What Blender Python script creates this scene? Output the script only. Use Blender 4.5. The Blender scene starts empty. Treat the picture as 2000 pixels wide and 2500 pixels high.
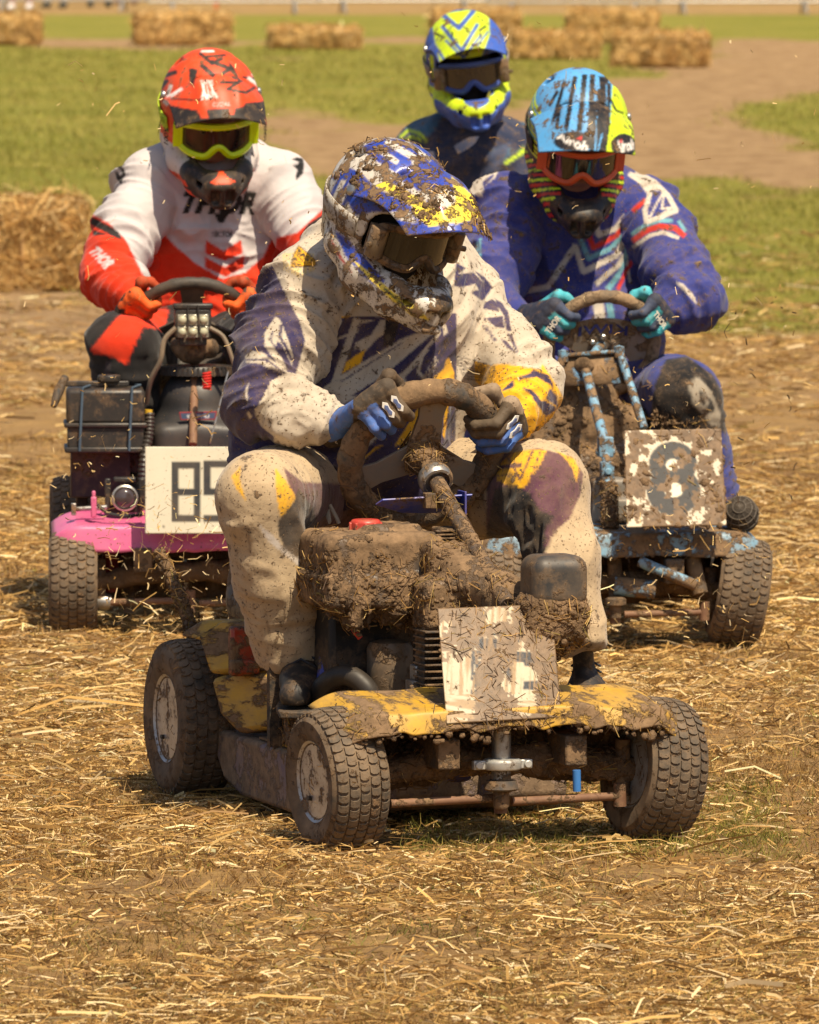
import bpy, bmesh, math, random
import numpy as np
from mathutils import Vector, Matrix, Euler

# ------------------------------------------------------------------ camera, sky, sun, exposure
SC = bpy.context.scene
COL = SC.collection
FPX, CAMH = 21900.0, 1.9                 # focal length in photo pixels, camera height
PITCH = math.atan(1572 / FPX)
cam_d = bpy.data.cameras.new("camera")
cam = bpy.data.objects.new("camera", cam_d); COL.objects.link(cam)
cam.location = (0, 0, CAMH)
cam.rotation_euler = (math.pi / 2 - PITCH, 0, 0)
cam_d.sensor_fit = 'VERTICAL'; cam_d.sensor_height = 36.0; cam_d.sensor_width = 28.8
cam_d.lens = FPX / 2500 * 36
cam_d.clip_start = 0.5; cam_d.clip_end = 9000
cam_d.dof.use_dof = True; cam_d.dof.focus_distance = 17.75; cam_d.dof.aperture_fstop = 18.0
SC.camera = cam

SUN_EL, SUN_AZ = math.radians(59), math.radians(27)     # behind the camera, to the right
sdir = Vector((math.sin(SUN_AZ) * math.cos(SUN_EL), -math.cos(SUN_AZ) * math.cos(SUN_EL), math.sin(SUN_EL)))
w = bpy.data.worlds.new("World"); SC.world = w; w.use_nodes = True
nt = w.node_tree; bg = nt.nodes["Background"]
sky = nt.nodes.new("ShaderNodeTexSky"); sky.sky_type = 'NISHITA'; sky.sun_disc = False
sky.sun_elevation = SUN_EL
sky.sun_rotation = math.atan2(sdir.x, sdir.y)
sky.dust_density = 2.5; sky.air_density = 1.0
nt.links.new(sky.outputs[0], bg.inputs[0]); bg.inputs[1].default_value = 0.072
sun_d = bpy.data.lights.new("sun", 'SUN'); sun_d.energy = 4.7; sun_d.angle = math.radians(0.55)
sun_d.color = (1.0, 0.855, 0.63)
sun = bpy.data.objects.new("sun", sun_d); COL.objects.link(sun)
sun.location = (5, -10, 30); sun.rotation_euler = sdir.to_track_quat('Z', 'Y').to_euler()
SC.view_settings.view_transform = 'Standard'; SC.view_settings.look = 'None'
SC.view_settings.exposure = 0.55; SC.view_settings.gamma = 1
SC.render.engine = 'CYCLES'
SC.cycles.use_denoising = True
SC.cycles.max_bounces = 6; SC.cycles.transparent_max_bounces = 12
SC.cycles.caustics_reflective = False; SC.cycles.caustics_refractive = False

random.seed(7); RNG = np.random.default_rng(11)

# ------------------------------------------------------------------ layout: photo pixel + distance -> place
_c, _s = math.cos(PITCH), math.sin(PITCH)
def P(px, py, Y):
    a = (px - 1000) / FPX; b = -(py - 1250) / FPX
    dy = _c + b * _s; dz = -_s + b * _c
    k = Y / dy
    return np.array((a * k, Y, CAMH + dz * k))
def proj(V):
    V = np.asarray(V, float)
    x, y, z = V[..., 0], V[..., 1], V[..., 2] - CAMH
    f = y * _c - z * _s; u = y * _s + z * _c
    return 1000 + FPX * x / f, 1250 - FPX * u / f
def G(px, py):                            # point of the ground plane under a pixel
    a = (px - 1000) / FPX; b = -(py - 1250) / FPX
    k = -CAMH / (-_s + b * _c)
    return np.array((a * k, (_c + b * _s) * k, 0.0))
def cr(x0, y0, s, pts): return [(x0 + x * s, y0 + y * s) for x, y in pts]

# ------------------------------------------------------------------ objects
def tag(o, label=None, cat=None, group=None, kind=None):
    if label: o["label"] = label
    if cat: o["category"] = cat
    if group: o["group"] = group
    if kind: o["kind"] = kind
    return o
def thing(name, label, cat, loc=(0, 0, 0), rz=0.0, group=None):
    o = bpy.data.objects.new(name, None); COL.objects.link(o)
    o.location = loc; o.rotation_euler = (0, 0, rz); o.empty_display_size = .1
    return tag(o, label, cat, group)
def mesh_np(name, V, F, cols=None, smooth=True):
    """V (n,3), F (m,k) arrays -> mesh; cols (n,3) -> colour attribute Col"""
    V = np.ascontiguousarray(V, np.float32); F = np.ascontiguousarray(F, np.int32)
    me = bpy.data.meshes.new(name)
    me.vertices.add(len(V)); me.vertices.foreach_set("co", V.ravel())
    k = F.shape[1]
    me.loops.add(F.size); me.loops.foreach_set("vertex_index", F.ravel())
    me.polygons.add(len(F)); me.polygons.foreach_set("loop_start", np.arange(len(F), dtype=np.int32) * k)
    me.polygons.foreach_set("loop_total", np.full(len(F), k, np.int32))
    if smooth: me.polygons.foreach_set("use_smooth", np.ones(len(F), bool))
    if cols is not None:
        a = me.color_attributes.new("Col", 'FLOAT_COLOR', 'POINT')
        c4 = np.ones((len(V), 4), np.float32); c4[:, :3] = cols
        a.data.foreach_set("color", c4.ravel())
    me.update(calc_edges=True); me.validate()
    return me
def link(name, me, mat, parent=None, label=None, bev=0, kind=None):
    o = bpy.data.objects.new(name, me); COL.objects.link(o)
    if mat is not None:
        me.materials.clear(); me.materials.append(mat)
    if parent is not None: o.parent = parent
    if label: o["label"] = label
    if kind: o["kind"] = kind
    if bev:
        m = o.modifiers.new("bevel", 'BEVEL'); m.width = bev; m.segments = 2; m.limit_method = 'ANGLE'
        m.angle_limit = math.radians(38); m.harden_normals = False
    return o
def nrm(v):
    v = np.asarray(v, float); return v / (np.linalg.norm(v) + 1e-12)
def frame(d, up=(0, 0, 1)):
    d = nrm(d); up = np.asarray(up, float)
    if abs(np.dot(d, nrm(up))) > .97: up = np.array((1., 0, 0)) if abs(d[0]) < .9 else np.array((0, 1., 0))
    x = nrm(np.cross(up, d)); y = np.cross(d, x)
    return x, y, d
class MB:
    """collects shapes of one part; build() links them as one mesh"""
    def __init__(s): s.V = []; s.F = []
    def add(s, V, F):
        n = len(s.V); s.V += [tuple(map(float, v)) for v in V]; s.F += [tuple(i + n for i in f) for f in F]; return s
    def box(s, c, size, R=None):
        c = np.asarray(c, float); h = np.asarray(size, float) / 2
        v = [np.array((x, y, z)) * h for x in (-1, 1) for y in (-1, 1) for z in (-1, 1)]
        if R is not None: v = [np.asarray(R) @ q for q in v]
        return s.add([c + q for q in v], [(0, 1, 3, 2), (4, 6, 7, 5), (0, 4, 5, 1), (2, 3, 7, 6), (0, 2, 6, 4), (1, 5, 7, 3)])
    def tube(s, pts, r, n=12, caps=True, closed=False):
        pts = [np.asarray(p, float) for p in pts]; m = len(pts)
        rr = r if hasattr(r, '__len__') else [r] * m
        V = []; F = []; prev = None
        for i, p in enumerate(pts):
            if closed: t = pts[(i + 1) % m] - pts[i - 1]
            else: t = pts[min(i + 1, m - 1)] - pts[max(i - 1, 0)]
            t = nrm(t)
            if prev is None: x, y, _ = frame(t)
            else:
                x = nrm(prev - t * np.dot(prev, t)); y = np.cross(t, x)
            prev = x
            for k in range(n):
                a = 2 * math.pi * k / n
                V.append(p + rr[i] * (math.cos(a) * x + math.sin(a) * y))
        for i in range(m if closed else m - 1):
            j = (i + 1) % m
            for k in range(n):
                F.append((i * n + k, i * n + (k + 1) % n, j * n + (k + 1) % n, j * n + k))
        if caps and not closed:
            F.append(tuple(range(n - 1, -1, -1))); F.append(tuple((m - 1) * n + k for k in range(n)))
        return s.add(V, F)
    def cyl(s, a, b, r, r2=None, n=20): return s.tube([a, b], [r, r if r2 is None else r2], n)
    def lathe(s, o, d, prof, n=32, closed=False, up=(0, 0, 1)):
        """profile [(radius, height along d)]"""
        o = np.asarray(o, float); x, y, d = frame(d, up); V = []; F = []; m = len(prof)
        for r, h in prof:
            for k in range(n):
                a = 2 * math.pi * k / n
                V.append(o + d * h + r * (math.cos(a) * x + math.sin(a) * y))
        for i in range(m if closed else m - 1):
            j = (i + 1) % m
            for k in range(n): F.append((i * n + k, i * n + (k + 1) % n, j * n + (k + 1) % n, j * n + k))
        if not closed:
            if prof[0][0] > 1e-6: F.append(tuple(range(n - 1, -1, -1)))
            if prof[-1][0] > 1e-6: F.append(tuple((m - 1) * n + k for k in range(n)))
        return s.add(V, F)
    def prism(s, poly, o, ux, uy, t):
        """2D outline in plane (ux, uy) through o, thickness t along ux x uy"""
        o, ux, uy = np.asarray(o, float), nrm(ux), nrm(uy); d = np.cross(ux, uy) * t; n = len(poly)
        V = [o + ux * a + uy * b for a, b in poly]; V += [v + d for v in V]
        F = [tuple(range(n - 1, -1, -1)), tuple(range(n, 2 * n))] + [(i, (i + 1) % n, n + (i + 1) % n, n + i) for i in range(n)]
        return s.add(V, F)
    def build(s, name, mat, parent=None, bev=0, smooth=True, label=None, kind=None, mesh_only=False):
        me = bpy.data.meshes.new(name); me.from_pydata(s.V, [], s.F)
        bm = bmesh.new(); bm.from_mesh(me); bmesh.ops.recalc_face_normals(bm, faces=bm.faces); bm.to_mesh(me); bm.free()
        if smooth:
            me.polygons.foreach_set("use_smooth", np.ones(len(me.polygons), bool))
            try: me.set_sharp_from_angle(angle=math.radians(40))
            except Exception: pass
        me.update()
        if mesh_only: return me
        return link(name, me, mat, parent, label, bev, kind)
def ring(c, ux, uy, R, n=40, a0=0, a1=2 * math.pi, closed=True):
    c, ux, uy = map(lambda v: np.asarray(v, float), (c, ux, uy))
    k = n if closed else n + 1
    return [c + R * (math.cos(a0 + (a1 - a0) * i / n) * ux + math.sin(a0 + (a1 - a0) * i / n) * uy) for i in range(k)]
def spline(pts, n=8):
    """Catmull-Rom through the points"""
    p = [np.asarray(q, float) for q in pts]; p = [2 * p[0] - p[1]] + p + [2 * p[-1] - p[-2]]; out = []
    for i in range(1, len(p) - 2):
        for k in range(n):
            t = k / n
            out.append(.5 * ((2 * p[i]) + (-p[i - 1] + p[i + 1]) * t + (2 * p[i - 1] - 5 * p[i] + 4 * p[i + 1] - p[i + 2]) * t * t + (-p[i - 1] + 3 * p[i] - 3 * p[i + 1] + p[i + 2]) * t ** 3))
    out.append(p[-2]); return out

# ------------------------------------------------------------------ noise
def _hash(ix, iy, iz, seed):
    h = (ix.astype(np.int64) * 374761393 + iy.astype(np.int64) * 668265263 + iz.astype(np.int64) * 2147483647 + seed * 1274126177) & 0xffffffff
    h = ((h ^ (h >> 13)) * 1274126177) & 0xffffffff
    return ((h ^ (h >> 16)) & 0xffff).astype(np.float32) / 65535.
def vnoise(Pn, sc, seed=0):
    p = np.asarray(Pn, np.float64) * sc; i = np.floor(p).astype(np.int64); f = p - i; f = f * f * (3 - 2 * f)
    r = 0
    for dx in (0, 1):
        wx = f[..., 0] if dx else 1 - f[..., 0]
        for dy in (0, 1):
            wy = f[..., 1] if dy else 1 - f[..., 1]
            for dz in (0, 1):
                wz = f[..., 2] if dz else 1 - f[..., 2]
                r = r + wx * wy * wz * _hash(i[..., 0] + dx, i[..., 1] + dy, i[..., 2] + dz, seed)
    return r
def fbm(Pn, sc, oct=4, seed=0, gain=.5):
    r = 0; a = 1; t = 0
    for o in range(oct):
        r = r + a * vnoise(Pn, sc * 2 ** o, seed + o * 17); t += a; a *= gain
    return r / t                                    # 0..1

# ------------------------------------------------------------------ implicit shapes -> one continuous skin
class SDF:
    def __init__(s, lo, hi, h):
        lo, hi = np.asarray(lo, float), np.asarray(hi, float)
        if (hi < lo).any(): lo, hi = np.minimum(lo, hi) - .1, np.maximum(lo, hi) + .1
        s.lo = lo; s.h = h; s.n = np.ceil((np.asarray(hi, float) - s.lo) / h).astype(int) + 1
        s.f = np.full(s.n, .08, np.float32); s.prims = []
    def pts(s, a, b):
        g = [s.lo[k] + s.h * np.arange(a[k], b[k]) for k in range(3)]
        return np.stack(np.meshgrid(*g, indexing='ij'), -1)
    def region(s, lo, hi, pad):
        a = np.maximum(0, np.floor((np.asarray(lo) - pad - s.lo) / s.h).astype(int)); b = np.minimum(s.n, np.ceil((np.asarray(hi) + pad - s.lo) / s.h).astype(int) + 1)
        return a, b
    def op(s, fn, lo, hi, k, grp, mode):
        a, b = s.region(lo, hi, .03 + k)
        if (b <= a).any(): return s
        sl = tuple(slice(a[i], b[i]) for i in range(3)); d = fn(s.pts(a, b)).astype(np.float32); o = s.f[sl]
        if mode == 'u':
            if k > 0:
                hh = np.maximum(k - np.abs(o - d), 0) / k; s.f[sl] = np.minimum(o, d) - hh * hh * k / 4
            else: s.f[sl] = np.minimum(o, d)
            s.prims.append((fn, grp))
        else:
            if k > 0:
                hh = np.maximum(k - np.abs(o + d), 0) / k; s.f[sl] = np.maximum(o, -d) + hh * hh * k / 4
            else: s.f[sl] = np.maximum(o, -d)
        return s
    def cap(s, a, b, ra, rb=None, k=.02, grp=0, mode='u'):
        a, b = np.asarray(a, float), np.asarray(b, float); rb = ra if rb is None else rb; ab = b - a; L = max(ab @ ab, 1e-9)
        def fn(p):
            t = np.clip(((p - a) @ ab) / L, 0, 1)
            return np.linalg.norm(p - a - t[..., None] * ab, axis=-1) - (ra + (rb - ra) * t)
        R = max(ra, rb)
        return s.op(fn, np.minimum(a, b) - R, np.maximum(a, b) + R, k, grp, mode)
    def chain(s, pts, rad, k=.02, grp=0):
        for i in range(len(pts) - 1): s.cap(pts[i], pts[i + 1], rad[i], rad[i + 1], k, grp)
        return s
    def ell(s, c, r, R=None, k=.02, grp=0, mode='u'):
        c, r = np.asarray(c, float), np.asarray(r, float)
        M = np.eye(3) if R is None else np.asarray(R, float)
        def fn(p):
            q = (p - c) @ M
            k0 = np.linalg.norm(q / r, axis=-1); k1 = np.linalg.norm(q / (r * r), axis=-1)
            return k0 * (k0 - 1) / np.maximum(k1, 1e-6)
        m = r.max(); return s.op(fn, c - m, c + m, k, grp, mode)
    def box(s, c, hs, rd=.01, R=None, k=.02, grp=0, mode='u'):
        c, hs = np.asarray(c, float), np.asarray(hs, float); M = np.eye(3) if R is None else np.asarray(R, float)
        def fn(p):
            q = np.abs((p - c) @ M) - (hs - rd)
            return np.linalg.norm(np.maximum(q, 0), axis=-1) + np.minimum(q.max(-1), 0) - rd
        m = np.linalg.norm(hs); return s.op(fn, c - m, c + m, k, grp, mode)
    def cut(s, p, d, rad=.16):
        p = np.asarray(p, float); d = nrm(d); a, b = s.region(p - rad, p + rad, 0); sl = tuple(slice(a[i], b[i]) for i in range(3)); q = s.pts(a, b) - p
        m = np.linalg.norm(q, axis=-1) < rad; s.f[sl] = np.where(m, np.maximum(s.f[sl], (q @ d)), s.f[sl]).astype(np.float32); return s
    def noise(s, amp, sc, oct=3, seed=0, bias=.5):
        idx = np.where(np.abs(s.f) < .05)
        p = s.lo + s.h * np.stack(idx, -1)
        s.f[idx] -= amp * (fbm(p, sc, oct, seed) - bias) * 2
        return s
    def mesh(s, sub=0, smooth=1):
        f = s.f; ins = f < 0; n = s.n
        def cell(a, i, j, k): return a[i:n[0] - 1 + i, j:n[1] - 1 + j, k:n[2] - 1 + k]
        cnt = sum(cell(ins, i, j, k).astype(np.int8) for i in (0, 1) for j in (0, 1) for k in (0, 1))
        ci = np.where((cnt > 0) & (cnt < 8)); m = len(ci[0]); idx = -np.ones(n - 1, np.int64); idx[ci] = np.arange(m)
        acc = np.zeros((m, 3)); num = np.zeros(m); base = np.stack(ci, -1)
        cs = [(i, j, k) for i in (0, 1) for j in (0, 1) for k in (0, 1)]
        for a in cs:
            for b in cs:
                if sum(b) - sum(a) == 1 and all(b[q] >= a[q] for q in range(3)):
                    fa = f[ci[0] + a[0], ci[1] + a[1], ci[2] + a[2]]; fb = f[ci[0] + b[0], ci[1] + b[1], ci[2] + b[2]]
                    x = (fa < 0) != (fb < 0); t = np.where(x, fa / np.where(x, fa - fb, 1), 0)
                    pa = np.array(a, float); d = np.array(b, float) - pa
                    acc += x[:, None] * (pa + t[:, None] * d); num += x
        V = s.lo + s.h * (base + acc / num[:, None])
        Q = []
        for ax in range(3):
            u, v = [(1, 2), (2, 0), (0, 1)][ax]
            lo = [slice(None)] * 3; hi = [slice(None)] * 3
            for q in (u, v): lo[q] = slice(1, n[q] - 1); hi[q] = slice(1, n[q] - 1)
            lo[ax] = slice(0, n[ax] - 1); hi[ax] = slice(1, n[ax])
            A = ins[tuple(lo)]; B = ins[tuple(hi)]
            e = np.where(A != B); flip = B[e]
            c = [None] * 3; c[ax] = e[ax]; c[u] = e[u] + 1; c[v] = e[v] + 1
            def at(du, dv):
                k = list(c); k[u] = k[u] - du; k[v] = k[v] - dv; return idx[k[0], k[1], k[2]]
            q = np.stack([at(1, 1), at(0, 1), at(0, 0), at(1, 0)], -1)
            q[flip] = q[flip][:, ::-1]; Q.append(q)
        Q = np.concatenate(Q); Q = Q[(Q >= 0).all(1)]
        for _ in range(smooth): V = lap(V, Q, .5)
        for _ in range(sub):
            V, Q = subdiv(V, Q); V = lap(V, Q, .5)
        return V, Q
    def groups(s, V):
        D = np.stack([fn(V) for fn, g in s.prims], -1); g = np.array([g for fn, g in s.prims])
        return g[np.argmin(D, -1)]
def lap(V, Q, lam=.5):
    n = len(V); a = Q.ravel(); b = np.roll(Q, -1, 1).ravel()
    S = np.stack([np.bincount(a, V[b, k], n) + np.bincount(b, V[a, k], n) for k in range(3)], -1)
    c = np.bincount(a, minlength=n) + np.bincount(b, minlength=n)
    return V + lam * (S / np.maximum(c, 1)[:, None] - V) * (c > 0)[:, None]
def subdiv(V, Q):
    n = len(V); E = np.sort(np.stack([Q, np.roll(Q, -1, 1)], -1).reshape(-1, 2), 1)
    key = E[:, 0] * n + E[:, 1]; uk, inv = np.unique(key, return_inverse=True)
    em = .5 * (V[uk // n] + V[uk % n]); fm = V[Q].mean(1)
    e = inv.reshape(-1, 4) + n; c = np.arange(len(Q)) + n + len(uk)
    nq = np.stack([np.stack([Q[:, k], e[:, k], c, e[:, k - 1]], -1) for k in range(4)], 1).reshape(-1, 4)
    return np.concatenate([V, em, fm]), nq
def vnormals(V, Q):
    a, b, c, d = (V[Q[:, k]] for k in range(4)); fn = np.cross(c - a, d - b)
    N = np.stack([sum(np.bincount(Q[:, k], fn[:, q], len(V)) for k in range(4)) for q in range(3)], -1)
    return N / (np.linalg.norm(N, axis=1, keepdims=True) + 1e-12)

# ------------------------------------------------------------------ print on cloth and paint: outlines -> colours of the surface points
def inpoly(px, py, poly):
    poly = np.asarray(poly, float); r = np.zeros(len(px), bool)
    lo, hi = poly.min(0), poly.max(0); m = np.where((px >= lo[0]) & (px <= hi[0]) & (py >= lo[1]) & (py <= hi[1]))[0]
    if len(m) == 0: return r
    x, y = px[m], py[m]; c = np.zeros(len(m), bool)
    for i in range(len(poly)):
        (x1, y1), (x2, y2) = poly[i - 1], poly[i]
        if y1 == y2: continue
        c ^= ((y1 > y) != (y2 > y)) & (x < (x2 - x1) * (y - y1) / (y2 - y1) + x1)
    r[m] = c; return r
def stroke(pts, wd):
    """band of width wd along a polyline -> list of polygons"""
    out = []; pts = [np.asarray(p, float) for p in pts]
    for a, b in zip(pts[:-1], pts[1:]):
        d = b - a; L = np.linalg.norm(d) + 1e-9; d /= L; q = np.array((-d[1], d[0])) * wd / 2; e = d * wd * .25
        out.append([a - q - e, b - q + e, b + q + e, a + q - e])
    return out
_fontcache = {}
def text_tris(txt, bold=0.0, shear=0.0):
    key = (txt, bold, shear)
    if key not in _fontcache:
        c = bpy.data.curves.new("txt", 'FONT'); c.body = txt; c.size = 1; c.shear = shear; c.offset = bold; c.resolution_u = 3
        o = bpy.data.objects.new("txt", c); COL.objects.link(o); bpy.context.view_layer.update()
        me = o.evaluated_get(bpy.context.evaluated_depsgraph_get()).to_mesh(); me.calc_loop_triangles()
        V = np.array([v.co[:2] for v in me.vertices]); T = np.array([t.vertices[:] for t in me.loop_triangles])
        o.to_mesh_clear(); bpy.data.objects.remove(o); bpy.data.curves.remove(c)
        lo, hi = V.min(0), V.max(0); V = (V - lo) / (hi - lo)
        _fontcache[key] = (V, T)
    return _fontcache[key]
def text_polys(txt, quad, bold=.02, shear=0.0):
    """lettering fitted in a quad: top-left, top-right, bottom-right, bottom-left"""
    V, T = text_tris(txt, bold, shear); tl, tr, br, bl = [np.asarray(q, float) for q in quad]
    u, v = V[:, :1], V[:, 1:]
    W = (1 - v) * ((1 - u) * bl + u * br) + v * ((1 - u) * tl + u * tr) if False else (v * ((1 - u) * tl + u * tr) + (1 - v) * ((1 - u) * bl + u * br))
    return [W[t] for t in T]
def sRGB(r, g, b):
    f = lambda c: (c / 255 / 12.92) if c / 255 <= .04045 else ((c / 255 + .055) / 1.055) ** 2.4
    return (f(r), f(g), f(b))
def paint(px, py, base, layers, sel=None):
    """layers: (colour, [polygons]) painted in order, edges averaged over a few offsets"""
    return sum(_paint(px + dx, py + dy, base, layers, sel) for dx, dy in ((-.9, -1.3), (1.3, -.9), (.9, 1.3), (-1.3, .9))) / 4
def _paint(px, py, base, layers, sel=None):
    C = np.empty((len(px), 3)); C[:] = base
    for lay in layers:
        col, polys = lay[0], lay[1]; grp = lay[2] if len(lay) > 2 else None
        for pl in polys:
            m = inpoly(px, py, pl)
            if grp is not None and sel is not None: m &= np.isin(sel, grp)
            C[m] = col
    return C

# ------------------------------------------------------------------ materials
_M = {}
MUD = (0.185, 0.115, 0.060)
def mat(name, color=(.5, .5, .5), attr=False, rough=.6, metal=0.0, mud=0.0, mudscale=28.0, mudcol=MUD, speck=0.0, dust=0.0,
        bump=0.0, bscale=60.0, weave=0.0, var=.12, coat=0.0, spec=.4, sheen=0.0, streak=None, crease=0.0, film=.5):
    if name in _M: return _M[name]
    m = bpy.data.materials.new(name); m.use_nodes = True; t = m.node_tree; N = t.nodes; L = t.links; b = N["Principled BSDF"]
    tc = N.new("ShaderNodeTexCoord"); co = tc.outputs["Object"]
    def noise(sc, det=4, ro=.6, vec=None):
        n = N.new("ShaderNodeTexNoise"); n.inputs["Scale"].default_value = sc; n.inputs["Detail"].default_value = det; n.inputs["Roughness"].default_value = ro
        L.new(vec if vec is not None else co, n.inputs["Vector"]); return n.outputs["Fac"]
    def ramp(src, lo, hi, a=0.0, c=1.0):
        r = N.new("ShaderNodeMapRange"); r.inputs["From Min"].default_value = lo; r.inputs["From Max"].default_value = hi
        r.inputs["To Min"].default_value = a; r.inputs["To Max"].default_value = c; L.new(src, r.inputs["Value"]); return r.outputs[0]
    def math_(op, a, c):
        n = N.new("ShaderNodeMath"); n.operation = op; n.use_clamp = True
        for i, q in enumerate((a, c)):
            if isinstance(q, (int, float)): n.inputs[i].default_value = q
            else: L.new(q, n.inputs[i])
        return n.outputs[0]
    def mixc(fac, a, c):
        n = N.new("ShaderNodeMix"); n.data_type = 'RGBA'
        if isinstance(fac, (int, float)): n.inputs[0].default_value = fac
        else: L.new(fac, n.inputs[0])
        for i, q in ((6, a), (7, c)):
            if isinstance(q, tuple): n.inputs[i].default_value = (*q, 1)
            else: L.new(q, n.inputs[i])
        return n.outputs[2]
    if attr:
        at = N.new("ShaderNodeAttribute"); at.attribute_name = "Col"; base = at.outputs["Color"]
    else:
        rg = N.new("ShaderNodeRGB"); rg.outputs[0].default_value = (*color, 1); base = rg.outputs[0]
    if var:
        hs = N.new("ShaderNodeHueSaturation"); L.new(base, hs.inputs["Color"]); L.new(ramp(noise(14, 5), .3, .7, 1 - var, 1 + var), hs.inputs["Value"]); base = hs.outputs[0]
    hgt = None; mask = None
    if dust: base = mixc(ramp(noise(7, 6, .7), .36, .70, 0, dust), base, (.30, .205, .12))
    if mud:
        th = .5 - (mud - .5) * .36
        wv = co
        if streak:
            mp = N.new("ShaderNodeMapping"); mp.inputs["Scale"].default_value = streak; L.new(co, mp.inputs["Vector"]); wv = mp.outputs[0]
        fine_ = N.new("ShaderNodeMath"); fine_.operation = 'MULTIPLY_ADD'; L.new(noise(mudscale * 7, 5, .7), fine_.inputs[0]); fine_.inputs[1].default_value = .16; L.new(noise(mudscale, 8, .68, wv), fine_.inputs[2])
        mask = ramp(fine_.outputs[0], th + .08 - .03, th + .08 + .03)
        base = mixc(ramp(fine_.outputs[0], th - .06, th + .09, 0, film), base, tuple(min(1, c * 1.25) for c in mudcol))
    if speck:
        sp = ramp(noise(170, 4, .6), .69 - .075 * speck, .71 - .075 * speck)
        mask = sp if mask is None else math_('MAXIMUM', mask, sp)
    if mask is not None:
        mc = mixc(ramp(noise(40, 6, .7), .3, .72), tuple(c * .62 for c in mudcol), tuple(min(1, c * 1.5) for c in mudcol))
        base = mixc(mask, base, mc)
        L.new(ramp(mask, 0, 1, rough, .92), b.inputs["Roughness"])
        if metal: L.new(ramp(mask, 0, 1, metal, 0), b.inputs["Metallic"])
    else:
        L.new(ramp(noise(25, 4), .3, .7, max(0, rough - .07), min(1, rough + .07)), b.inputs["Roughness"]); b.inputs["Metallic"].default_value = metal
    L.new(base, b.inputs["Base Color"])
    b.inputs["Specular IOR Level"].default_value = spec
    b.inputs["Coat Weight"].default_value = coat; b.inputs["Coat Roughness"].default_value = .08
    if sheen: b.inputs["Sheen Weight"].default_value = sheen
    prev = None
    def addbump(src, dist, strength=1.0):
        nonlocal prev
        n = N.new("ShaderNodeBump"); n.inputs["Distance"].default_value = dist; n.inputs["Strength"].default_value = strength; L.new(src, n.inputs["Height"])
        if prev is not None: L.new(prev, n.inputs["Normal"])
        prev = n.outputs[0]
    if bump: addbump(noise(bscale, 6, .65), bump)
    if mask is not None:
        mm = N.new("ShaderNodeMath"); mm.operation = 'MULTIPLY_ADD'; L.new(noise(90, 5, .7), mm.inputs[0]); mm.inputs[1].default_value = 1.0; L.new(mask, mm.inputs[2])
        q = N.new("ShaderNodeMath"); q.operation = 'MULTIPLY'; L.new(mm.outputs[0], q.inputs[0]); L.new(mask, q.inputs[1]); addbump(q.outputs[0], .0022)
    if crease:
        mp2 = N.new("ShaderNodeMapping"); mp2.inputs["Scale"].default_value = (1, 1, .55); mp2.inputs["Rotation"].default_value = (.3, .5, .2); L.new(co, mp2.inputs["Vector"])
        rn = N.new("ShaderNodeTexNoise"); rn.noise_type = 'RIDGED_MULTIFRACTAL'; rn.inputs["Scale"].default_value = 8; rn.inputs["Detail"].default_value = 2; rn.inputs["Roughness"].default_value = .4; rn.inputs["Distortion"].default_value = .6; L.new(mp2.outputs[0], rn.inputs["Vector"])
        addbump(rn.outputs["Fac"], crease)
    if weave:
        addbump(noise(420, 3, .6), weave); addbump(noise(38, 5, .6), weave * 4)
    if prev is not None: L.new(prev, b.inputs["Normal"])
    _M[name] = m; return m

# ------------------------------------------------------------------ the ground
def axis(segs, lo, hi):
    a = []
    for x0, x1, st in segs: a += list(np.arange(x0, x1, st))
    a = np.array(a); out = [lo]
    return np.array(sorted(set([lo, -900, -300, -120, -60, -35, -22] + list(np.round(a, 4)) + [22, 35, 60, 120, 300, 900, hi])))
gx = axis([(-15, -3, .5), (-3, 3, .11), (3, 15.1, .5)], -4000, 4000)
gy = np.array([-4000, -800, -200, -60, -20, 0, 6, 10] + list(np.arange(12, 45, .12)) + list(np.arange(45, 70, .25)) + list(np.arange(70, 135, .6)) + [150, 180, 240, 340, 520, 900, 1800, 4000])
GX, GY = np.meshgrid(gx, gy, indexing='ij')
gp = np.stack([GX.ravel(), GY.ravel(), np.zeros(GX.size)], -1)
near = np.clip((60 - gp[:, 1]) / 30, 0, 1) * (np.abs(gp[:, 0]) < 14) * (gp[:, 1] > 11)
def ground_z(p):
    q = np.stack([p[..., 0], p[..., 1], 0 * p[..., 0]], -1)
    return (fbm(q, 1.6, 4, 3) - .5) * .05 + (fbm(q, 7, 3, 9) - .5) * .022
gp[:, 2] = near * ground_z(gp)
front = gp[:, 1] > 8
qx = np.full(len(gp), 1000.); qy = np.full(len(gp), 4000.)
flat = gp[front].copy(); flat[:, 2] = 0; qx[front], qy[front] = proj(flat)
wob = (fbm(gp * [1, .35, 0], .8, 3, 5) - .5) * 2; k_ = np.clip((qy + 330) / 1000, .06, 1.2)
qy_ = qy + wob * 90 * k_; qx_ = qx + (fbm(gp * [1, .35, 0], .9, 3, 8) - .5) * 160 * k_
grass_w = np.zeros(len(gp)); dirt_w = np.zeros(len(gp)); lit_w = np.zeros(len(gp))
grass_w[(qy < 830) & (qx > 1380) | (qy < 690)] = 1
track = [(2600, 80), (2000, 104), (1720, 118), (1650, 160), (1480, 205), (1000, 285), (680, 300), (620, 335), (660, 385), (800, 405), (1150, 455), (1560, 465), (2000, 455), (2600, 440), (2600, 340), (2000, 330), (1820, 305), (1790, 262), (2000, 235), (2600, 215)]
grass_w = np.maximum(np.clip((845 - qy_) / 90, 0, 1) * np.clip((qx_ - 1330) / 90, 0, 1), np.clip((700 - qy_) / 50, 0, 1))
strip_ = [(-800, 95), (1060, 96), (1060, 116), (-800, 118)]
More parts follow.
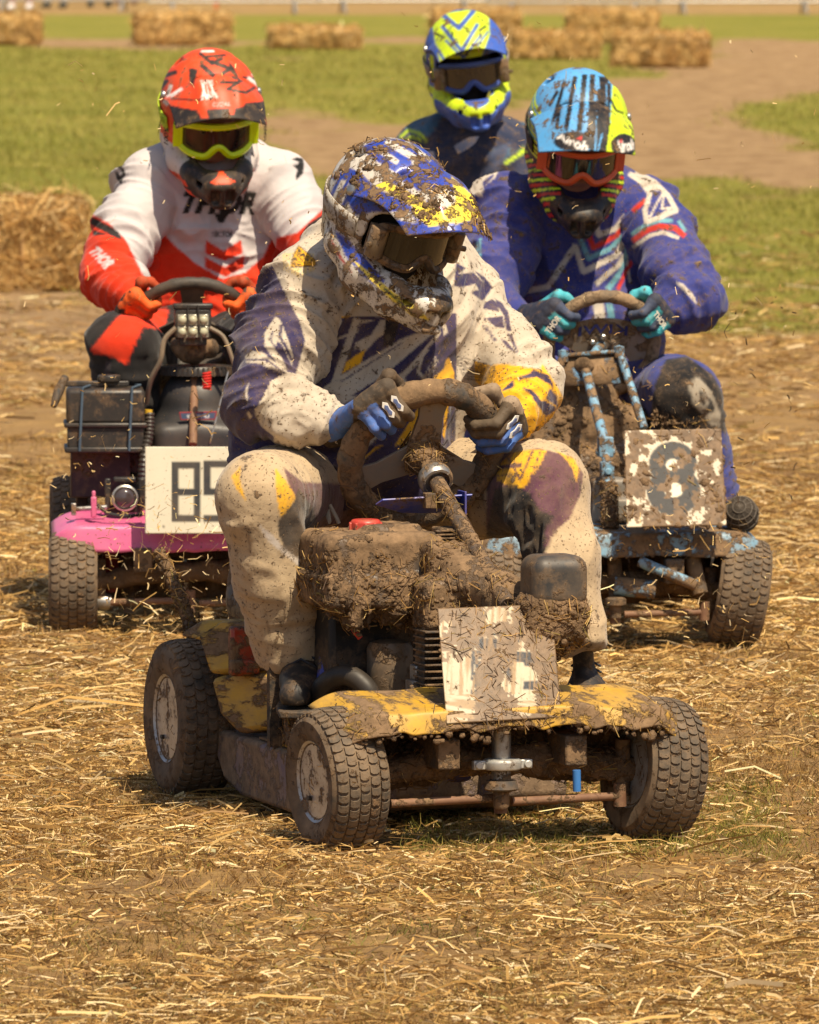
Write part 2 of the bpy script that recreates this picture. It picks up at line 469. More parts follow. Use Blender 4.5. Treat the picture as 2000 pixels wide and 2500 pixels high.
jr = np.random.default_rng(3); t_in = np.zeros(len(gp))
for _ in range(24):
    jx, jy = jr.normal(0, 34, len(gp)) * k_ * 1.3, jr.normal(0, 22, len(gp)) * k_
    t_in += (inpoly(qx_ + jx, qy_ + jy, track) | inpoly(qx_ + jx, qy_ + jy * .5, strip_)) / 24.
dirt_w = t_in; grass_w = grass_w * (1 - t_in)
dl = np.clip((qy_ - 660) / 60, 0, 1) * np.clip((980 - qy_) / 120, 0, 1) * np.clip((1200 - qx) / 100, 0, 1); dirt_w = np.maximum(dirt_w, dl)
lit_w = np.clip((qy_ - 780) / 420, 0, 1)
beyond = (qy < 37); grass_w[beyond] = 0.33; dirt_w[beyond] = .2
cols = np.stack([grass_w, dirt_w, lit_w], -1)
ii = np.arange(GX.size).reshape(GX.shape)
gq = np.stack([ii[:-1, :-1], ii[1:, :-1], ii[1:, 1:], ii[:-1, 1:]], -1).reshape(-1, 4)
def ground_mat():
    m = bpy.data.materials.new("field_soil"); m.use_nodes = True; t = m.node_tree; N = t.nodes; L = t.links; b = N["Principled BSDF"]
    geo = N.new("ShaderNodeNewGeometry"); at = N.new("ShaderNodeAttribute"); at.attribute_name = "Col"
    sx = N.new("ShaderNodeSeparateColor"); L.new(at.outputs["Color"], sx.inputs[0])
    def noise(sc, det=5, ro=.6, st=None):
        n = N.new("ShaderNodeTexNoise"); n.inputs["Scale"].default_value = sc; n.inputs["Detail"].default_value = det; n.inputs["Roughness"].default_value = ro
        v = geo.outputs["Position"]
        if st:
            mp = N.new("ShaderNodeMapping"); mp.inputs["Scale"].default_value = st; L.new(v, mp.inputs[0]); v = mp.outputs[0]
        L.new(v, n.inputs["Vector"]); return n.outputs["Fac"]
    def ramp(src, lo, hi, a=0., c=1.):
        r = N.new("ShaderNodeMapRange"); r.inputs[1].default_value = lo; r.inputs[2].default_value = hi; r.inputs[3].default_value = a; r.inputs[4].default_value = c
        L.new(src, r.inputs[0]); return r.outputs[0]
    def mix(f, a, c):
        n = N.new("ShaderNodeMix"); n.data_type = 'RGBA'
        if isinstance(f, float): n.inputs[0].default_value = f
        else: L.new(f, n.inputs[0])
        for i, q in ((6, a), (7, c)):
            if isinstance(q, tuple): n.inputs[i].default_value = (*q, 1)
            else: L.new(q, n.inputs[i])
        return n.outputs[2]
    soil = mix(ramp(noise(9, 8, .7), .3, .7), (.19, .105, .043), (.38, .235, .105))
    straw = mix(ramp(noise(45, 5, .7), .35, .65), (.30, .17, .055), (.52, .33, .125))
    soil2 = mix(ramp(noise(5, 6, .7), .42, .6, 0, .75), soil, straw)
    gr = mix(ramp(noise(14, 6, .7), .3, .7), (.15, .155, .022), (.28, .26, .042))
    gr = mix(ramp(noise(.55, 4, .6), .40, .68, 0, .6), gr, (.36, .29, .065))
    gr = mix(ramp(noise(3.2, 5, .7), .56, .72, 0, .6), gr, (.10, .125, .018))
    tan = mix(ramp(noise(2.2, 6, .7), .3, .7), (.30, .19, .085), (.46, .31, .14))
    dirt = mix(ramp(noise(4.5, 7, .72, (1, .4, 1)), .33, .68), (.23, .135, .062), (.46, .305, .155))
    c = mix(sx.outputs[2], mix(ramp(noise(3, 6, .7), .4, .62), dirt, straw), soil2)
    def rag(src):
        a = N.new("ShaderNodeMath"); a.operation = 'MULTIPLY_ADD'; L.new(noise(2.6, 8, .75), a.inputs[0]); a.inputs[1].default_value = 1.3; L.new(src, a.inputs[2])
        return ramp(a.outputs[0], .95, 1.35)
    c = mix(rag(sx.outputs[1]), c, dirt)
    c = mix(rag(sx.outputs[0]), c, gr)
    L.new(c, b.inputs["Base Color"]); b.inputs["Roughness"].default_value = .95; b.inputs["Specular IOR Level"].default_value = .15
    bp = N.new("ShaderNodeBump"); bp.inputs["Distance"].default_value = .05; bp.inputs["Strength"].default_value = .9; L.new(noise(16, 8, .7), bp.inputs["Height"]); L.new(bp.outputs[0], b.inputs["Normal"])
    return m
ground = link("ground", mesh_np("ground", gp, gq, cols), ground_mat()); ground["kind"] = "structure"
tag(ground, "field ground of brown soil, straw litter and green grass", "ground")

# ------------------------------------------------------------------ straw and grass
def fiber_mat(name, tr=.25, rough=.6):
    m = bpy.data.materials.new(name); m.use_nodes = True; t = m.node_tree; b = t.nodes["Principled BSDF"]
    at = t.nodes.new("ShaderNodeAttribute"); at.attribute_name = "Col"; t.links.new(at.outputs["Color"], b.inputs["Base Color"])
    b.inputs["Roughness"].default_value = rough; b.inputs["Specular IOR Level"].default_value = .25
    tb = t.nodes.new("ShaderNodeBsdfTranslucent"); t.links.new(at.outputs["Color"], tb.inputs[0])
    mx = t.nodes.new("ShaderNodeMixShader"); mx.inputs[0].default_value = tr
    t.links.new(b.outputs[0], mx.inputs[1]); t.links.new(tb.outputs[0], mx.inputs[2]); t.links.new(mx.outputs[0], t.nodes["Material Output"].inputs[0])
    return m
FIB = fiber_mat("dry_straw"); GRS = fiber_mat("grass_blades", .3)
def strips(c, d, L, wd, bend, rng, taper=1.0, seg=2):
    """flat bent stalks: centre, direction, length, width, bend vector -> V, Q (vectorised)"""
    n = len(c); d = d / np.linalg.norm(d, axis=1, keepdims=True)
    up = rng.normal(size=(n, 3)); sd = np.cross(d, up); sd /= np.linalg.norm(sd, axis=1, keepdims=True) + 1e-9
    V = []
    for k in range(seg + 1):
        t = k / seg; p = c + d * (L * (t - .5))[:, None] + bend * (4 * t * (1 - t))
        w_ = wd * (1 - (1 - taper) * t)
        V += [p - sd * w_[:, None] / 2, p + sd * w_[:, None] / 2]
    V = np.stack(V, 1).reshape(-1, 3); m = 2 * (seg + 1); o = np.arange(n)[:, None] * m
    Q = np.concatenate([o + np.array([2 * k, 2 * k + 1, 2 * k + 3, 2 * k + 2]) for k in range(seg)], 0)
    return V, Q, m
def pick(pal, n, rng, jit=.22):
    pal = np.array(pal); c = pal[rng.integers(0, len(pal), n)]; return np.clip(c * (1 + jit * rng.normal(size=(n, 1))), .01, .9)
STRAW = [(.60, .38, .13), (.66, .45, .18), (.50, .30, .095), (.72, .52, .25), (.42, .24, .075), (.34, .19, .06), (.28, .16, .06), (.78, .60, .34)]
DRY = [(.28, .155, .05), (.36, .21, .065), (.23, .13, .05), (.40, .24, .08), (.19, .105, .04), (.26, .19, .05), (.46, .30, .10)]
GREEN = [(.15, .15, .025), (.20, .19, .03), (.26, .22, .045), (.12, .13, .022), (.34, .26, .06)]
def litter(n, x0, x1, y0, y1, thr, seed, lmul=1.0, wmul=1.0, hgt=.022, seg=2, pal=None, elv=.16):
    rng = np.random.default_rng(seed)
    p = np.stack([rng.uniform(x0, x1, n), rng.uniform(y0, y1, n), np.zeros(n)], -1)
    dn = fbm(p * [1, .6, 0], 2.4, 4, 31); p = p[(dn + rng.normal(0, .09, n)) > thr]; n = len(p)
    p[:, 2] = ground_z(p) + rng.random(n) ** 1.7 * hgt + .002
    a = rng.uniform(0, 2 * math.pi, n); el = rng.normal(0, elv, n)
    d = np.stack([np.cos(a) * np.cos(el), np.sin(a) * np.cos(el), np.sin(el)], -1)
    L = np.clip(rng.lognormal(math.log(.045), .55, n), .012, .20) * lmul; wd = np.clip(rng.lognormal(math.log(.0023), .4, n), .0011, .0065) * wmul
    bend = rng.normal(0, .07, (n, 3)) * L[:, None]; bend[:, 2] = np.abs(bend[:, 2])
    V, Q, m = strips(p, d, L, wd, bend, rng, seg=seg)
    V[:, 2] = np.maximum(V[:, 2], ground_z(V) + .001)
    return V, Q, np.repeat(pick(pal or STRAW, n, rng), m, 0)
def tufts(n, x0, x1, y0, y1, thr, seed, pal, nb=9, hg=(.02, .06), wd=.0022, spread=.5, rad=.02, zfun=ground_z, keep=None, seg=2):
    rng = np.random.default_rng(seed)
    p = np.stack([rng.uniform(x0, x1, n), rng.uniform(y0, y1, n), np.zeros(n)], -1)
    p = p[(fbm(p * [1, .6, 0], 1.7, 3, seed + 4) + rng.normal(0, .06, n)) > thr]
    if keep is not None: p = p[keep(p)]
    tone = rng.random(len(p)); c = np.repeat(p, nb, 0); n = len(c)
    c[:, :2] += rng.normal(0, rad, (n, 2)); c[:, 2] = zfun(c)
    d = np.stack([rng.normal(0, spread, n), rng.normal(0, spread, n), np.ones(n)], -1); d /= np.linalg.norm(d, axis=1, keepdims=True)
    L = rng.uniform(hg[0], hg[1], n); wdt = wd * rng.uniform(.6, 1.4, n); bend = rng.normal(0, .12, (n, 3)) * L[:, None]; bend[:, 2] = 0
    V, Q, m = strips(c + d * L[:, None] * .45, d, L, wdt, bend, rng, taper=.15, seg=seg)
    col = pick(pal, n, rng) * (0.75 + .5 * np.repeat(tone, nb))[:, None]
    return V, Q, np.repeat(col, m, 0)
def merge(parts):
    V = []; Q = []; C = []; o = 0
    for v, q, c in parts: V.append(v); Q.append(q + o); C.append(c); o += len(v)
    return np.concatenate(V), np.concatenate(Q), np.concatenate(C)
def stuff(name, parts, m, label, cat):
    V, Q, C = merge(parts); o = link(name, mesh_np(name, V, Q, C), m); return tag(o, label, cat, kind="stuff")
CHAFF = STRAW + DRY
stuff("straw_litter", [litter(50000, -1.25, 1.25, 13.6, 20.5, .40, 1, .85), litter(150000, -1.25, 1.25, 13.6, 20.5, .34, 7, .40, 1.0, .018, 1, CHAFF, .35), litter(34000, -1.7, 1.7, 20.5, 27.5, .42, 2, 1.15, 1.25), litter(66000, -1.7, 1.7, 20.5, 27.5, .36, 8, .55, 1.3, .018, 1, CHAFF, .3), litter(46000, -2.4, 2.4, 27.5, 39, .43, 3, 1.0, 1.7, .02, 1, CHAFF),
      litter(1700, -1.5, 1.5, 13.6, 20.5, .46, 4, 2.2, 1.5, .03), litter(9000, -6, -1.25, 13, 27, .45, 5, 1.3, 1.5), litter(9000, 1.25, 6, 13, 27, .45, 6, 1.3, 1.5), litter(7000, -3.2, 3.2, 38.5, 47, .48, 9, 1.3, 2.6, .02, 1, CHAFF)],
      FIB, "loose broken straw scattered over the brown soil", "straw")
def near_green(p):
    r = np.random.default_rng(5).random(len(p)); w_ = np.exp(-((p[:, 0] - .42) / .45) ** 2 - ((p[:, 1] - 17.2) / 1.6) ** 2)
    return r < .10 + .75 * w_
stuff("trampled_grass", [tufts(9000, -1.4, 1.4, 13.6, 21, .44, 21, DRY, 10, (.012, .042), .0020, .62, .022, seg=1), tufts(3200, -1.9, 1.9, 21, 30, .46, 22, DRY, 8, (.018, .05), .0032, .6, seg=1),
      tufts(520, -1.4, 1.4, 13.6, 21, .5, 27, DRY[:5], 34, (.02, .058), .0022, .85, .035, seg=1), tufts(420, -1.4, 1.4, 13.6, 21, .5, 28, [(.14, .08, .03), (.20, .13, .04), (.17, .13, .035)], 40, (.015, .045), .0022, .9, .04, seg=1),
      tufts(4200, -1.2, 1.5, 13.8, 21, .46, 23, GREEN, 8, (.012, .045), .0019, .6, keep=near_green), tufts(900, .0, .75, 17.2, 18.4, .3, 24, GREEN, 8, (.012, .045), .0019, .6)],
      FIB, "short brown and green grass stubble trampled into the soil", "grass")
zf0 = lambda p: np.clip((60 - p[:, 1]) / 30, 0, 1) * ground_z(p)
def on_lawn(p):
    x, y = proj(p * [1, 1, 0]); w_ = (fbm(p * [1, .35, 0], .8, 3, 5) - .5) * 180 * np.clip((y + 330) / 1000, .06, 1.2)
    y_ = y + w_ + np.random.default_rng(8).normal(0, 45, len(y)) * np.clip((y - 300) / 400, 0, 1)
    return (((y_ < 800) & (x + np.random.default_rng(9).normal(0, 60, len(y)) > 1380)) | (y_ < 670)) & ~inpoly(x, y + w_, track) & (y > 118)
LAWN = [(.225, .215, .034), (.265, .24, .04), (.31, .27, .056), (.20, .195, .03), (.38, .30, .085)]
stuff("lawn_grass", [tufts(11500, -3.6, 3.6, 36.5, 62, .3, 41, LAWN, 7, (.018, .045), .007, .6, .07, zf0, on_lawn, seg=1), tufts(7500, -5.5, 5.5, 62, 98, .3, 42, LAWN, 6, (.02, .05), .012, .6, .12, zf0, on_lawn, seg=1)],
      GRS, "green lawn grass growing on both sides of the dirt track", "grass")

# ------------------------------------------------------------------ straw bales
BALE = mat("bale_straw", (.46, .285, .10), rough=.9, var=.4, bump=.01, bscale=70)
def bale(label, cx, cy, z0, L, D, H, rz, nst, seed, group=None):
    t = thing("straw_bale", label, "straw bale", (cx, cy, z0), rz, group)
    s = SDF((-L / 2 - .08, -D / 2 - .08, -.06), (L / 2 + .08, D / 2 + .08, H + .08), .03 if nst < 4000 else .02)
    s.box((0, 0, H / 2), (L / 2, D / 2, H / 2), .05).noise(.022, 9, 3, seed)
    V, Q = s.mesh(); V[:, 2] = np.maximum(V[:, 2], 0)
    N = vnormals(V, Q); link("packed_straw", mesh_np("packed_straw", V, Q), BALE, t)
    rng = np.random.default_rng(seed); i = rng.integers(0, len(V), nst); nn = N[i]
    tg = np.cross(nn, rng.normal(size=(nst, 3))) + nn * rng.normal(.12, .22, (nst, 1))
    ln = np.clip(rng.lognormal(math.log(.09), .5, nst), .03, .3); wd = rng.uniform(.0025, .0065, nst) * (1 if nst > 4000 else 2.2)
    v, q, m = strips(V[i] + nn * rng.uniform(0, .018, (nst, 1)), tg, ln, wd, rng.normal(0, .1, (nst, 3)) * ln[:, None], rng)
    v[:, 2] = np.maximum(v[:, 2], .001)
    link("loose_straw", mesh_np("loose_straw", v, q, np.repeat(pick(STRAW[:6], nst, rng), m, 0)), FIB, t, kind="stuff")
    for fx in (-.24, .24):
        tw = MB(); h = .004; a = [(fx * L, -D / 2 - .004, .03), (fx * L, -D / 2 - .004, H - .04), (fx * L, -D / 2 + .03, H + .004), (fx * L, D / 2 - .03, H + .004), (fx * L, D / 2 + .004, H - .04), (fx * L, D / 2 + .004, .03)]
        tw.tube(a, h, 6); tw.build("twine", mat("baler_twine", (.42, .25, .11), rough=.8), t)
    return t
def far_bale(label, x0, x1, yb, H, rz=0, seed=1, z0=0, D=.46):
    g = G((x0 + x1) / 2, yb); L = (x1 - x0) * g[1] / FPX
    if rz: L = (L - D * abs(math.sin(rz))) / math.cos(rz)
    return bale(label, g[0], g[1] + D / 2, z0, L, D, H, rz, 1500, seed)
g_ = G(60, 716); bale("large shaggy straw bale beside the orange and white rider", g_[0] - .30, g_[1] + .22, 0, 1.1, .46, .40, .12, 9000, 51)
far_bale("straw bale by the feet of the spectators in pink trousers", -130, 96, 112, .33, 0, 52)
far_bale("tall squared straw bale on the dirt strip behind the orange helmet", 325, 562, 112, .345, .03, 53)
far_bale("low flat straw bale between two taller ones on the dirt strip", 655, 880, 122, .235, -.04, 54)
far_bale("straw bale mostly hidden behind the blue and yellow helmet", 1055, 1268, 104, .345, 0, 55)
far_bale("low straw bale butted against the taller bale beside the barrier feet", 1248, 1462, 146, .27, 0, 56)
far_bale("tallest straw bale standing behind the angled bale", 1386, 1606, 108, .36, .02, 57)
far_bale("angled straw bale at the edge of the churned dirt track", 1490, 1738, 166, .33, -.32, 58)

# ------------------------------------------------------------------ crowd barriers, spectators and a board, far behind
GALV = mat("galvanised_steel", (.36, .36, .34), rough=.45, metal=.6, var=.15)
def barrier(x, y, rz):
    t = thing("crowd_barrier", "galvanised steel crowd barrier standing behind the straw bales", "barrier", (x, y, 0), rz, "crowd barriers along the field edge")
    MB().tube([(-1.12, 0, .16), (-1.12, 0, 1.06), (-1.06, 0, 1.1), (1.06, 0, 1.1), (1.12, 0, 1.06), (1.12, 0, .16)], .019, 8).tube([(-1.12, 0, .16), (1.12, 0, .16)], .019, 8).build("frame", GALV, t)
    bar = MB().tube([(0, 0, .17), (0, 0, 1.09)], .0075, 6).build("bar", GALV, t, mesh_only=True); bar.materials.append(GALV)
    for k in range(17):
        o = link("bar", bar, None, t); o.location = (-1.0 + k * .125, 0, 0)
    for sx in (-.8, .8):
        MB().tube(spline([(sx, -.33, .012), (sx, -.27, .03), (sx, -.1, .14), (sx, 0, .17), (sx, .1, .14), (sx, .27, .03), (sx, .33, .012)], 4), .019, 8).build("foot", GALV, t)
for k in range(7):
    g = G(-260 + 415 * k, 31 - (k % 2) * 3 + k * 1.2); barrier(g[0], g[1], math.radians([4, -6, 3, 7, -4, 5, -5][k]))
def bystander(px, py, label, legs, top, shoe):
    g = G(px, py); t = thing("person", label, "person", (g[0], g[1], 0), random.uniform(-.5, .5), "spectators behind the barriers")
    def part(nm, c, lo, hi, fn):
        s = SDF(lo, hi, .026); fn(s); V, Q = s.mesh(); link(nm, mesh_np(nm, V, Q), mat("cloth_%s_%d_%d" % (nm, int(c[0] * 99), int(c[2] * 99)), c, rough=.85), t)
    def lg(s):
        for e in (-1, 1): s.chain([(e * .10, 0, .95), (e * .11, -.01, .5), (e * .12, .01, .09)], [.095, .065, .05], .03)
        s.ell((0, 0, .98), (.17, .12, .12), k=.04)
    part("trousers", legs, (-.3, -.25, -.02), (.3, .25, 1.2), lg)
    for e in (-1, 1): part("shoe", shoe, (e * .12 - .1, -.3, -.03), (e * .12 + .1, .15, .2), lambda s: s.cap((e * .12, .03, .04), (e * .13, -.14, .032), .043, .035).cap((e * .12, .03, .04), (e * .12, .02, .1), .045, k=.03))
    def tp(s):
        s.chain([(0, 0, 1.02), (0, .01, 1.25), (0, 0, 1.42)], [.15, .165, .13], .05)
        for e in (-1, 1): s.chain([(e * .19, 0, 1.42), (e * .25, .02, 1.14), (e * .23, -.08, .92)], [.06, .048, .035], .03)
    part("jacket", top, (-.4, -.3, .8), (.4, .3, 1.6), tp)
    def hd(s): s.ell((0, -.01, 1.66), (.075, .095, .115)).cap((0, .01, 1.42), (0, 0, 1.6), .055, k=.03).cap((0, -.1, 1.65), (0, -.115, 1.62), .012, k=.015); s.cap((0, .01, 1.42), (0, .0, 1.2), .06, .1, k=.03); [s.chain([(0, 0, 1.38), (e * .19, 0, 1.40), (e * .25, .02, 1.14), (e * .23, -.08, .92), (e * .22, -.12, .8)], [.05, .04, .03, .026, .028], .02) for e in (-1, 1)]
    part("body", (.55, .33, .24), (-.35, -.3, .7), (.35, .2, 1.85), hd)
bystander(50, 24, "spectator in dusty pink trousers behind the barrier", (.50, .26, .22), (.2, .2, .3), (.7, .68, .66))
bystander(135, 20, "spectator with white socks and black shoes behind the barrier", (.66, .62, .58), (.1, .1, .12), (.03, .035, .03))
bystander(243, 18, "spectator in pale trousers with dark green shoes behind the barrier", (.72, .66, .58), (.3, .1, .1), (.03, .06, .03))
bystander(310, 12, "spectator with bare tanned legs standing behind the barrier", (.5, .28, .2), (.55, .5, .4), (.25, .16, .1))
g = G(528, 22)
t = thing("notice_board", "small white board on an orange post behind the tall bale", "sign", (g[0], g[1], 0))
MB().box((0, 0, .3), (.055, .055, .6)).build("post", mat("orange_post", (.55, .16, .05), rough=.6), t, .004)
MB().box((0, -.04, .30), (.40, .02, .30)).build("board", mat("white_board", (.75, .70, .64), rough=.5), t, .004)

# ------------------------------------------------------------------ riders: helmet, goggles, gloves, clothes
def rot_h(yaw, pitch, roll):
    return np.array(Euler((math.radians(pitch), math.radians(roll), math.radians(yaw)), 'XYZ').to_matrix()) if False else \
        np.array((Matrix.Rotation(math.radians(yaw), 3, 'Z') @ Matrix.Rotation(math.radians(pitch), 3, 'X') @ Matrix.Rotation(math.radians(roll), 3, 'Y')))
_hel = {}
def helmet_shell():
    if 'v' in _hel: return _hel['v']
    s = SDF((-.16, -.29, -.20), (.16, .21, .20), .0045)
    s.ell((0, .018, .035), (.127, .152, .135), k=.0)
    s.ell((0, .022, -.040), (.112, .138, .112), k=.04)
    for e in (-1, 1):
        s.chain([(e * .092, .02, -.065), (e * .084, -.06, -.088), (e * .055, -.145, -.090), (e * .014, -.212, -.094)], [.034, .031, .031, .030], .025)
        s.chain([(e * .084, -.04, -.112), (e * .050, -.135, -.126), (e * .012, -.204, -.130)], [.026, .024, .022], .025)
    s.cap((-.018, -.208, -.094), (.018, -.208, -.094), .032, k=.03)
    s.box((0, -.232, -.108), (.024, .016, .036), .010, k=.018)
    s.ell((0, .018, .03), (.108, .133, .117), k=.006, mode='s')
    s.cap((0, .025, -.05), (0, .03, -.22), .088, k=.008, mode='s')
    s.ell((0, -.090, -.10), (.066, .100, .10), k=.012, mode='s')
    s.box((0, -.15, .006), (.101, .125, .052), .030, k=.008, mode='s')
    for e in (-1, 1):
        s.box((e * .018, -.248, -.108), (.011, .014, .020), .004, k=.004, mode='s')
        s.box((e * .048, -.19, -.088), (.012, .03, .007), .004, k=.004, mode='s')
        s.box((e * .05, -.075, .135), (.011, .022, .03), .004, k=.006, mode='s')
        s.box((e * .078, .07, .128), (.011, .022, .03), .004, k=.006, mode='s')
        s.box((e * .125, .11, .02), (.02, .02, .008), .004, k=.006, mode='s')
    V, Q = s.mesh(); _hel['v'] = (V, Q); return _hel['v']
def sheet(fn, nu, nv, th, flip=False):
    """closed curved sheet from fn(u, v) -> point, thickness th"""
    U, W = np.meshgrid(np.linspace(0, 1, nu), np.linspace(0, 1, nv), indexing='ij')
    A = fn(U.ravel(), W.ravel()); i = np.arange(nu * nv).reshape(nu, nv)
    Qa = np.stack([i[:-1, :-1], i[1:, :-1], i[1:, 1:], i[:-1, 1:]], -1).reshape(-1, 4)
    N = vnormals(A, Qa)
    if flip: Qa = Qa[:, ::-1]; N = -N
    B = A - N * th; n = nu * nv
    rim = np.concatenate([i[:, 0], i[-1, 1:], i[-2::-1, -1], i[0, -2:0:-1]]); r2 = np.roll(rim, -1)
    Qs = np.stack([rim, rim + n, r2 + n, r2], -1)
    if flip: Qs = Qs[:, ::-1]
    return np.concatenate([A, B]), np.concatenate([Qa, Qa[:, ::-1] + n, Qs])
def peak_shell(front=.235, wide=1.0, lift=0.0, point=.03, ridge=.008):
    def fn(u, v):
        x_ = 2 * u - 1; w_ = (.129 + (.098 * wide - .129) * v ** .8)
        yb = -.015 - .075 * (1 - x_ ** 2); yf = -front + point * x_ ** 2
        y = yb + (yf - yb) * v
        z0 = .168 - .105 * np.abs(x_) ** 1.9 - .0 * v; z1 = .112 + lift - .040 * np.abs(x_) ** 2.0
        z = z0 + (z1 - z0) * v + .020 * np.sin(math.pi * v) + ridge * (np.exp(-((np.abs(x_) - .42) / .10) ** 2)) * np.sin(math.pi * np.minimum(v * 1.1, 1)) ** .5
        return np.stack([x_ * w_, y, z], -1)
    return sheet(fn, 66, 46, .0035, True)
def in_helmet(V, c, R): return V @ R.T + c
def goggles(parent, c, R, root, fr_m, lens_m, strap_m, canister=None, label=None):
    cy, Rc, A = -.030, .117, 57
    def pt(a, z, r=Rc): return (math.sin(a) * r * .93, cy - math.cos(a) * r, z)
    def zlow(a):
        d = abs(math.degrees(a)); notch = .030 * math.exp(-(d / 11) ** 2); return -.046 + notch + .016 * (d / A) ** 3
    def zup(a): return .046 - .010 * (abs(math.degrees(a)) / A) ** 3
    an = [math.radians(-A + 2 * A * i / 44) for i in range(45)]
    def place(m, name, mt, bev=0, par=None):
        m.V = [tuple(np.asarray(v) @ R.T + c - root) for v in m.V]; return m.build(name, mt, par or parent, bev)
    fr = MB(); loop = [np.array(pt(a, zup(a))) for a in an] + [np.array(pt(a, zlow(a))) for a in reversed(an)]
    V = []; n = len(loop); mid = np.array((0, cy, 0.0))
    prof = [(-.011, -.010), (.004, -.008), (.006, .006), (-.004, .010), (-.012, .004)]
    for i, p in enumerate(loop):
        tg = nrm(loop[(i + 1) % n] - loop[i - 1]); ou = nrm(np.array((p[0], p[1] - cy, 0))); sd = nrm(np.cross(tg, ou))
        for a, b in prof: V.append(p + ou * b + sd * a * -1)
    k = len(prof); F = [(i * k + j, i * k + (j + 1) % k, ((i + 1) % n) * k + (j + 1) % k, ((i + 1) % n) * k + j) for i in range(n) for j in range(k)]
    fr.add(V, F)
    for e in (-1, 1):
        a = math.radians(e * (A + 5)); x, y, z = pt(a, .0, .122)
        fr.box((x, y, 0), (.016, .030, .062), np.array(Matrix.Rotation(-a * .0 + e * math.radians(12), 3, 'Z')))
    g = place(fr, "goggles", fr_m, .002)
    ln = MB(); V = []; F = []; nz = 6
    for a in an:
        for j in range(nz):
            t = j / (nz - 1); V.append(pt(a, zlow(a) + (zup(a) - zlow(a)) * t, Rc + .002))
    F = [(i * nz + j, (i + 1) * nz + j, (i + 1) * nz + j + 1, i * nz + j + 1) for i in range(44) for j in range(nz - 1)]
    ln.add(V, F); place(ln, "lens", lens_m, 0, g)
    st = MB(); V = []; F = []; ns = 60; hb = .022
    for i in range(ns + 1):
        a = math.radians(66 + (360 - 132) * i / ns)      # angle from straight ahead
        for zz in (-hb, -hb * .3, hb * .3, hb):
            z = .0 + zz + .012 * (1 - math.cos(a)) * .5
            q = max(.2, 1 - ((z - .03) / .137) ** 2) ** .5
            V.append((math.sin(a) * (.1305 * max(q, .95)), .018 - math.cos(a) * (.1555 * max(q, .95)), z))
    F = [(i * 4 + j, (i + 1) * 4 + j, (i + 1) * 4 + j + 1, i * 4 + j + 1) for i in range(ns) for j in range(3)]
    st.add(V, F); so = place(st, "strap", strap_m, 0, g)
    md = so.modifiers.new("thick", 'SOLIDIFY'); md.thickness = .003; md.offset = 1
    if canister:
        for e in (-1, 1):
            a = math.radians(e * (A - 1)); x, y, z = pt(a, 0, .127); cn = MB()
            cn.lathe((x, y, -.036), (0, 0, 1), [(.0, 0), (.017, 0), (.020, .004), (.020, .066), (.017, .070), (0, .070)], 20)
            cn.box((x * .93, y + .012, 0), (.02, .03, .05)); cn.cyl((x * 1.15, y - .004, -.004), (x * 1.30, y - .01, -.004), .006, n=10)
            place(cn, "film_canister", canister, .002, g)
    return g
SKIN = mat("skin", (.52, .27, .18), rough=.55, var=.15)
def head_body(parent, c, R, chest, root, skin=None):
    lo = np.minimum(c - .2, chest - .22); hi = np.maximum(c + .2, chest + .22)
    s = SDF(lo, hi, .0088); q = lambda p: np.asarray(p) @ R.T + c
    s.ell(q((0, .025, .02)), (.078, .098, .098), R, k=0); s.ell(q((0, -.02, -.045)), (.062, .078, .07), R, k=.03)
    s.cap(q((0, -.092, .0)), q((0, -.112, -.03)), .010, .015, k=.014)
    for e in (-1, 1):
        s.ell(q((e * .032, -.098, .006)), (.018, .016, .012), R, k=.012, mode='s')
        s.cap(q((e * .045, -.083, .028)), q((e * .015, -.094, .024)), .009, k=.014)
        s.ell(q((e * .016, -.098, -.036)), (.010, .009, .008), R, k=.008)
        s.ell(q((e * .078, .015, -.005)), (.012, .025, .032), R, k=.01)
    s.cap(q((-.022, -.092, -.064)), q((.022, -.092, -.064)), .0075, k=.008); s.cap(q((-.02, -.089, -.077)), q((.02, -.089, -.077)), .008, k=.008)
    s.cap(q((0, .05, -.06)), chest, .058, .07, k=.03); s.ell(chest, (.14, .10, .13), k=.05)
    V, Q = s.mesh(); b = link("body", mesh_np("body", V - root, Q), skin or SKIN, parent)
    for e in (-1, 1):
        ey = MB().lathe(q((e * .032, -.086, .006)) - root, R @ np.array((0, -1, 0)), [(0, -.012), (.009, -.008), (.0118, 0), (.009, .008), (.0055, .0104), (0, .012)], 14)
        ey.build("eye", mat("eye_white", (.55, .5, .45), rough=.15), b)
        MB().lathe(q((e * .032, -.0975, .006)) - root, R @ np.array((0, -1, 0)), [(0.0055, -.001), (.0045, .001), (0, .0016)], 12).build("iris", mat("iris_brown", (.03, .02, .012), rough=.1), b)
    return b
def hair(parent, c, R, root): pass
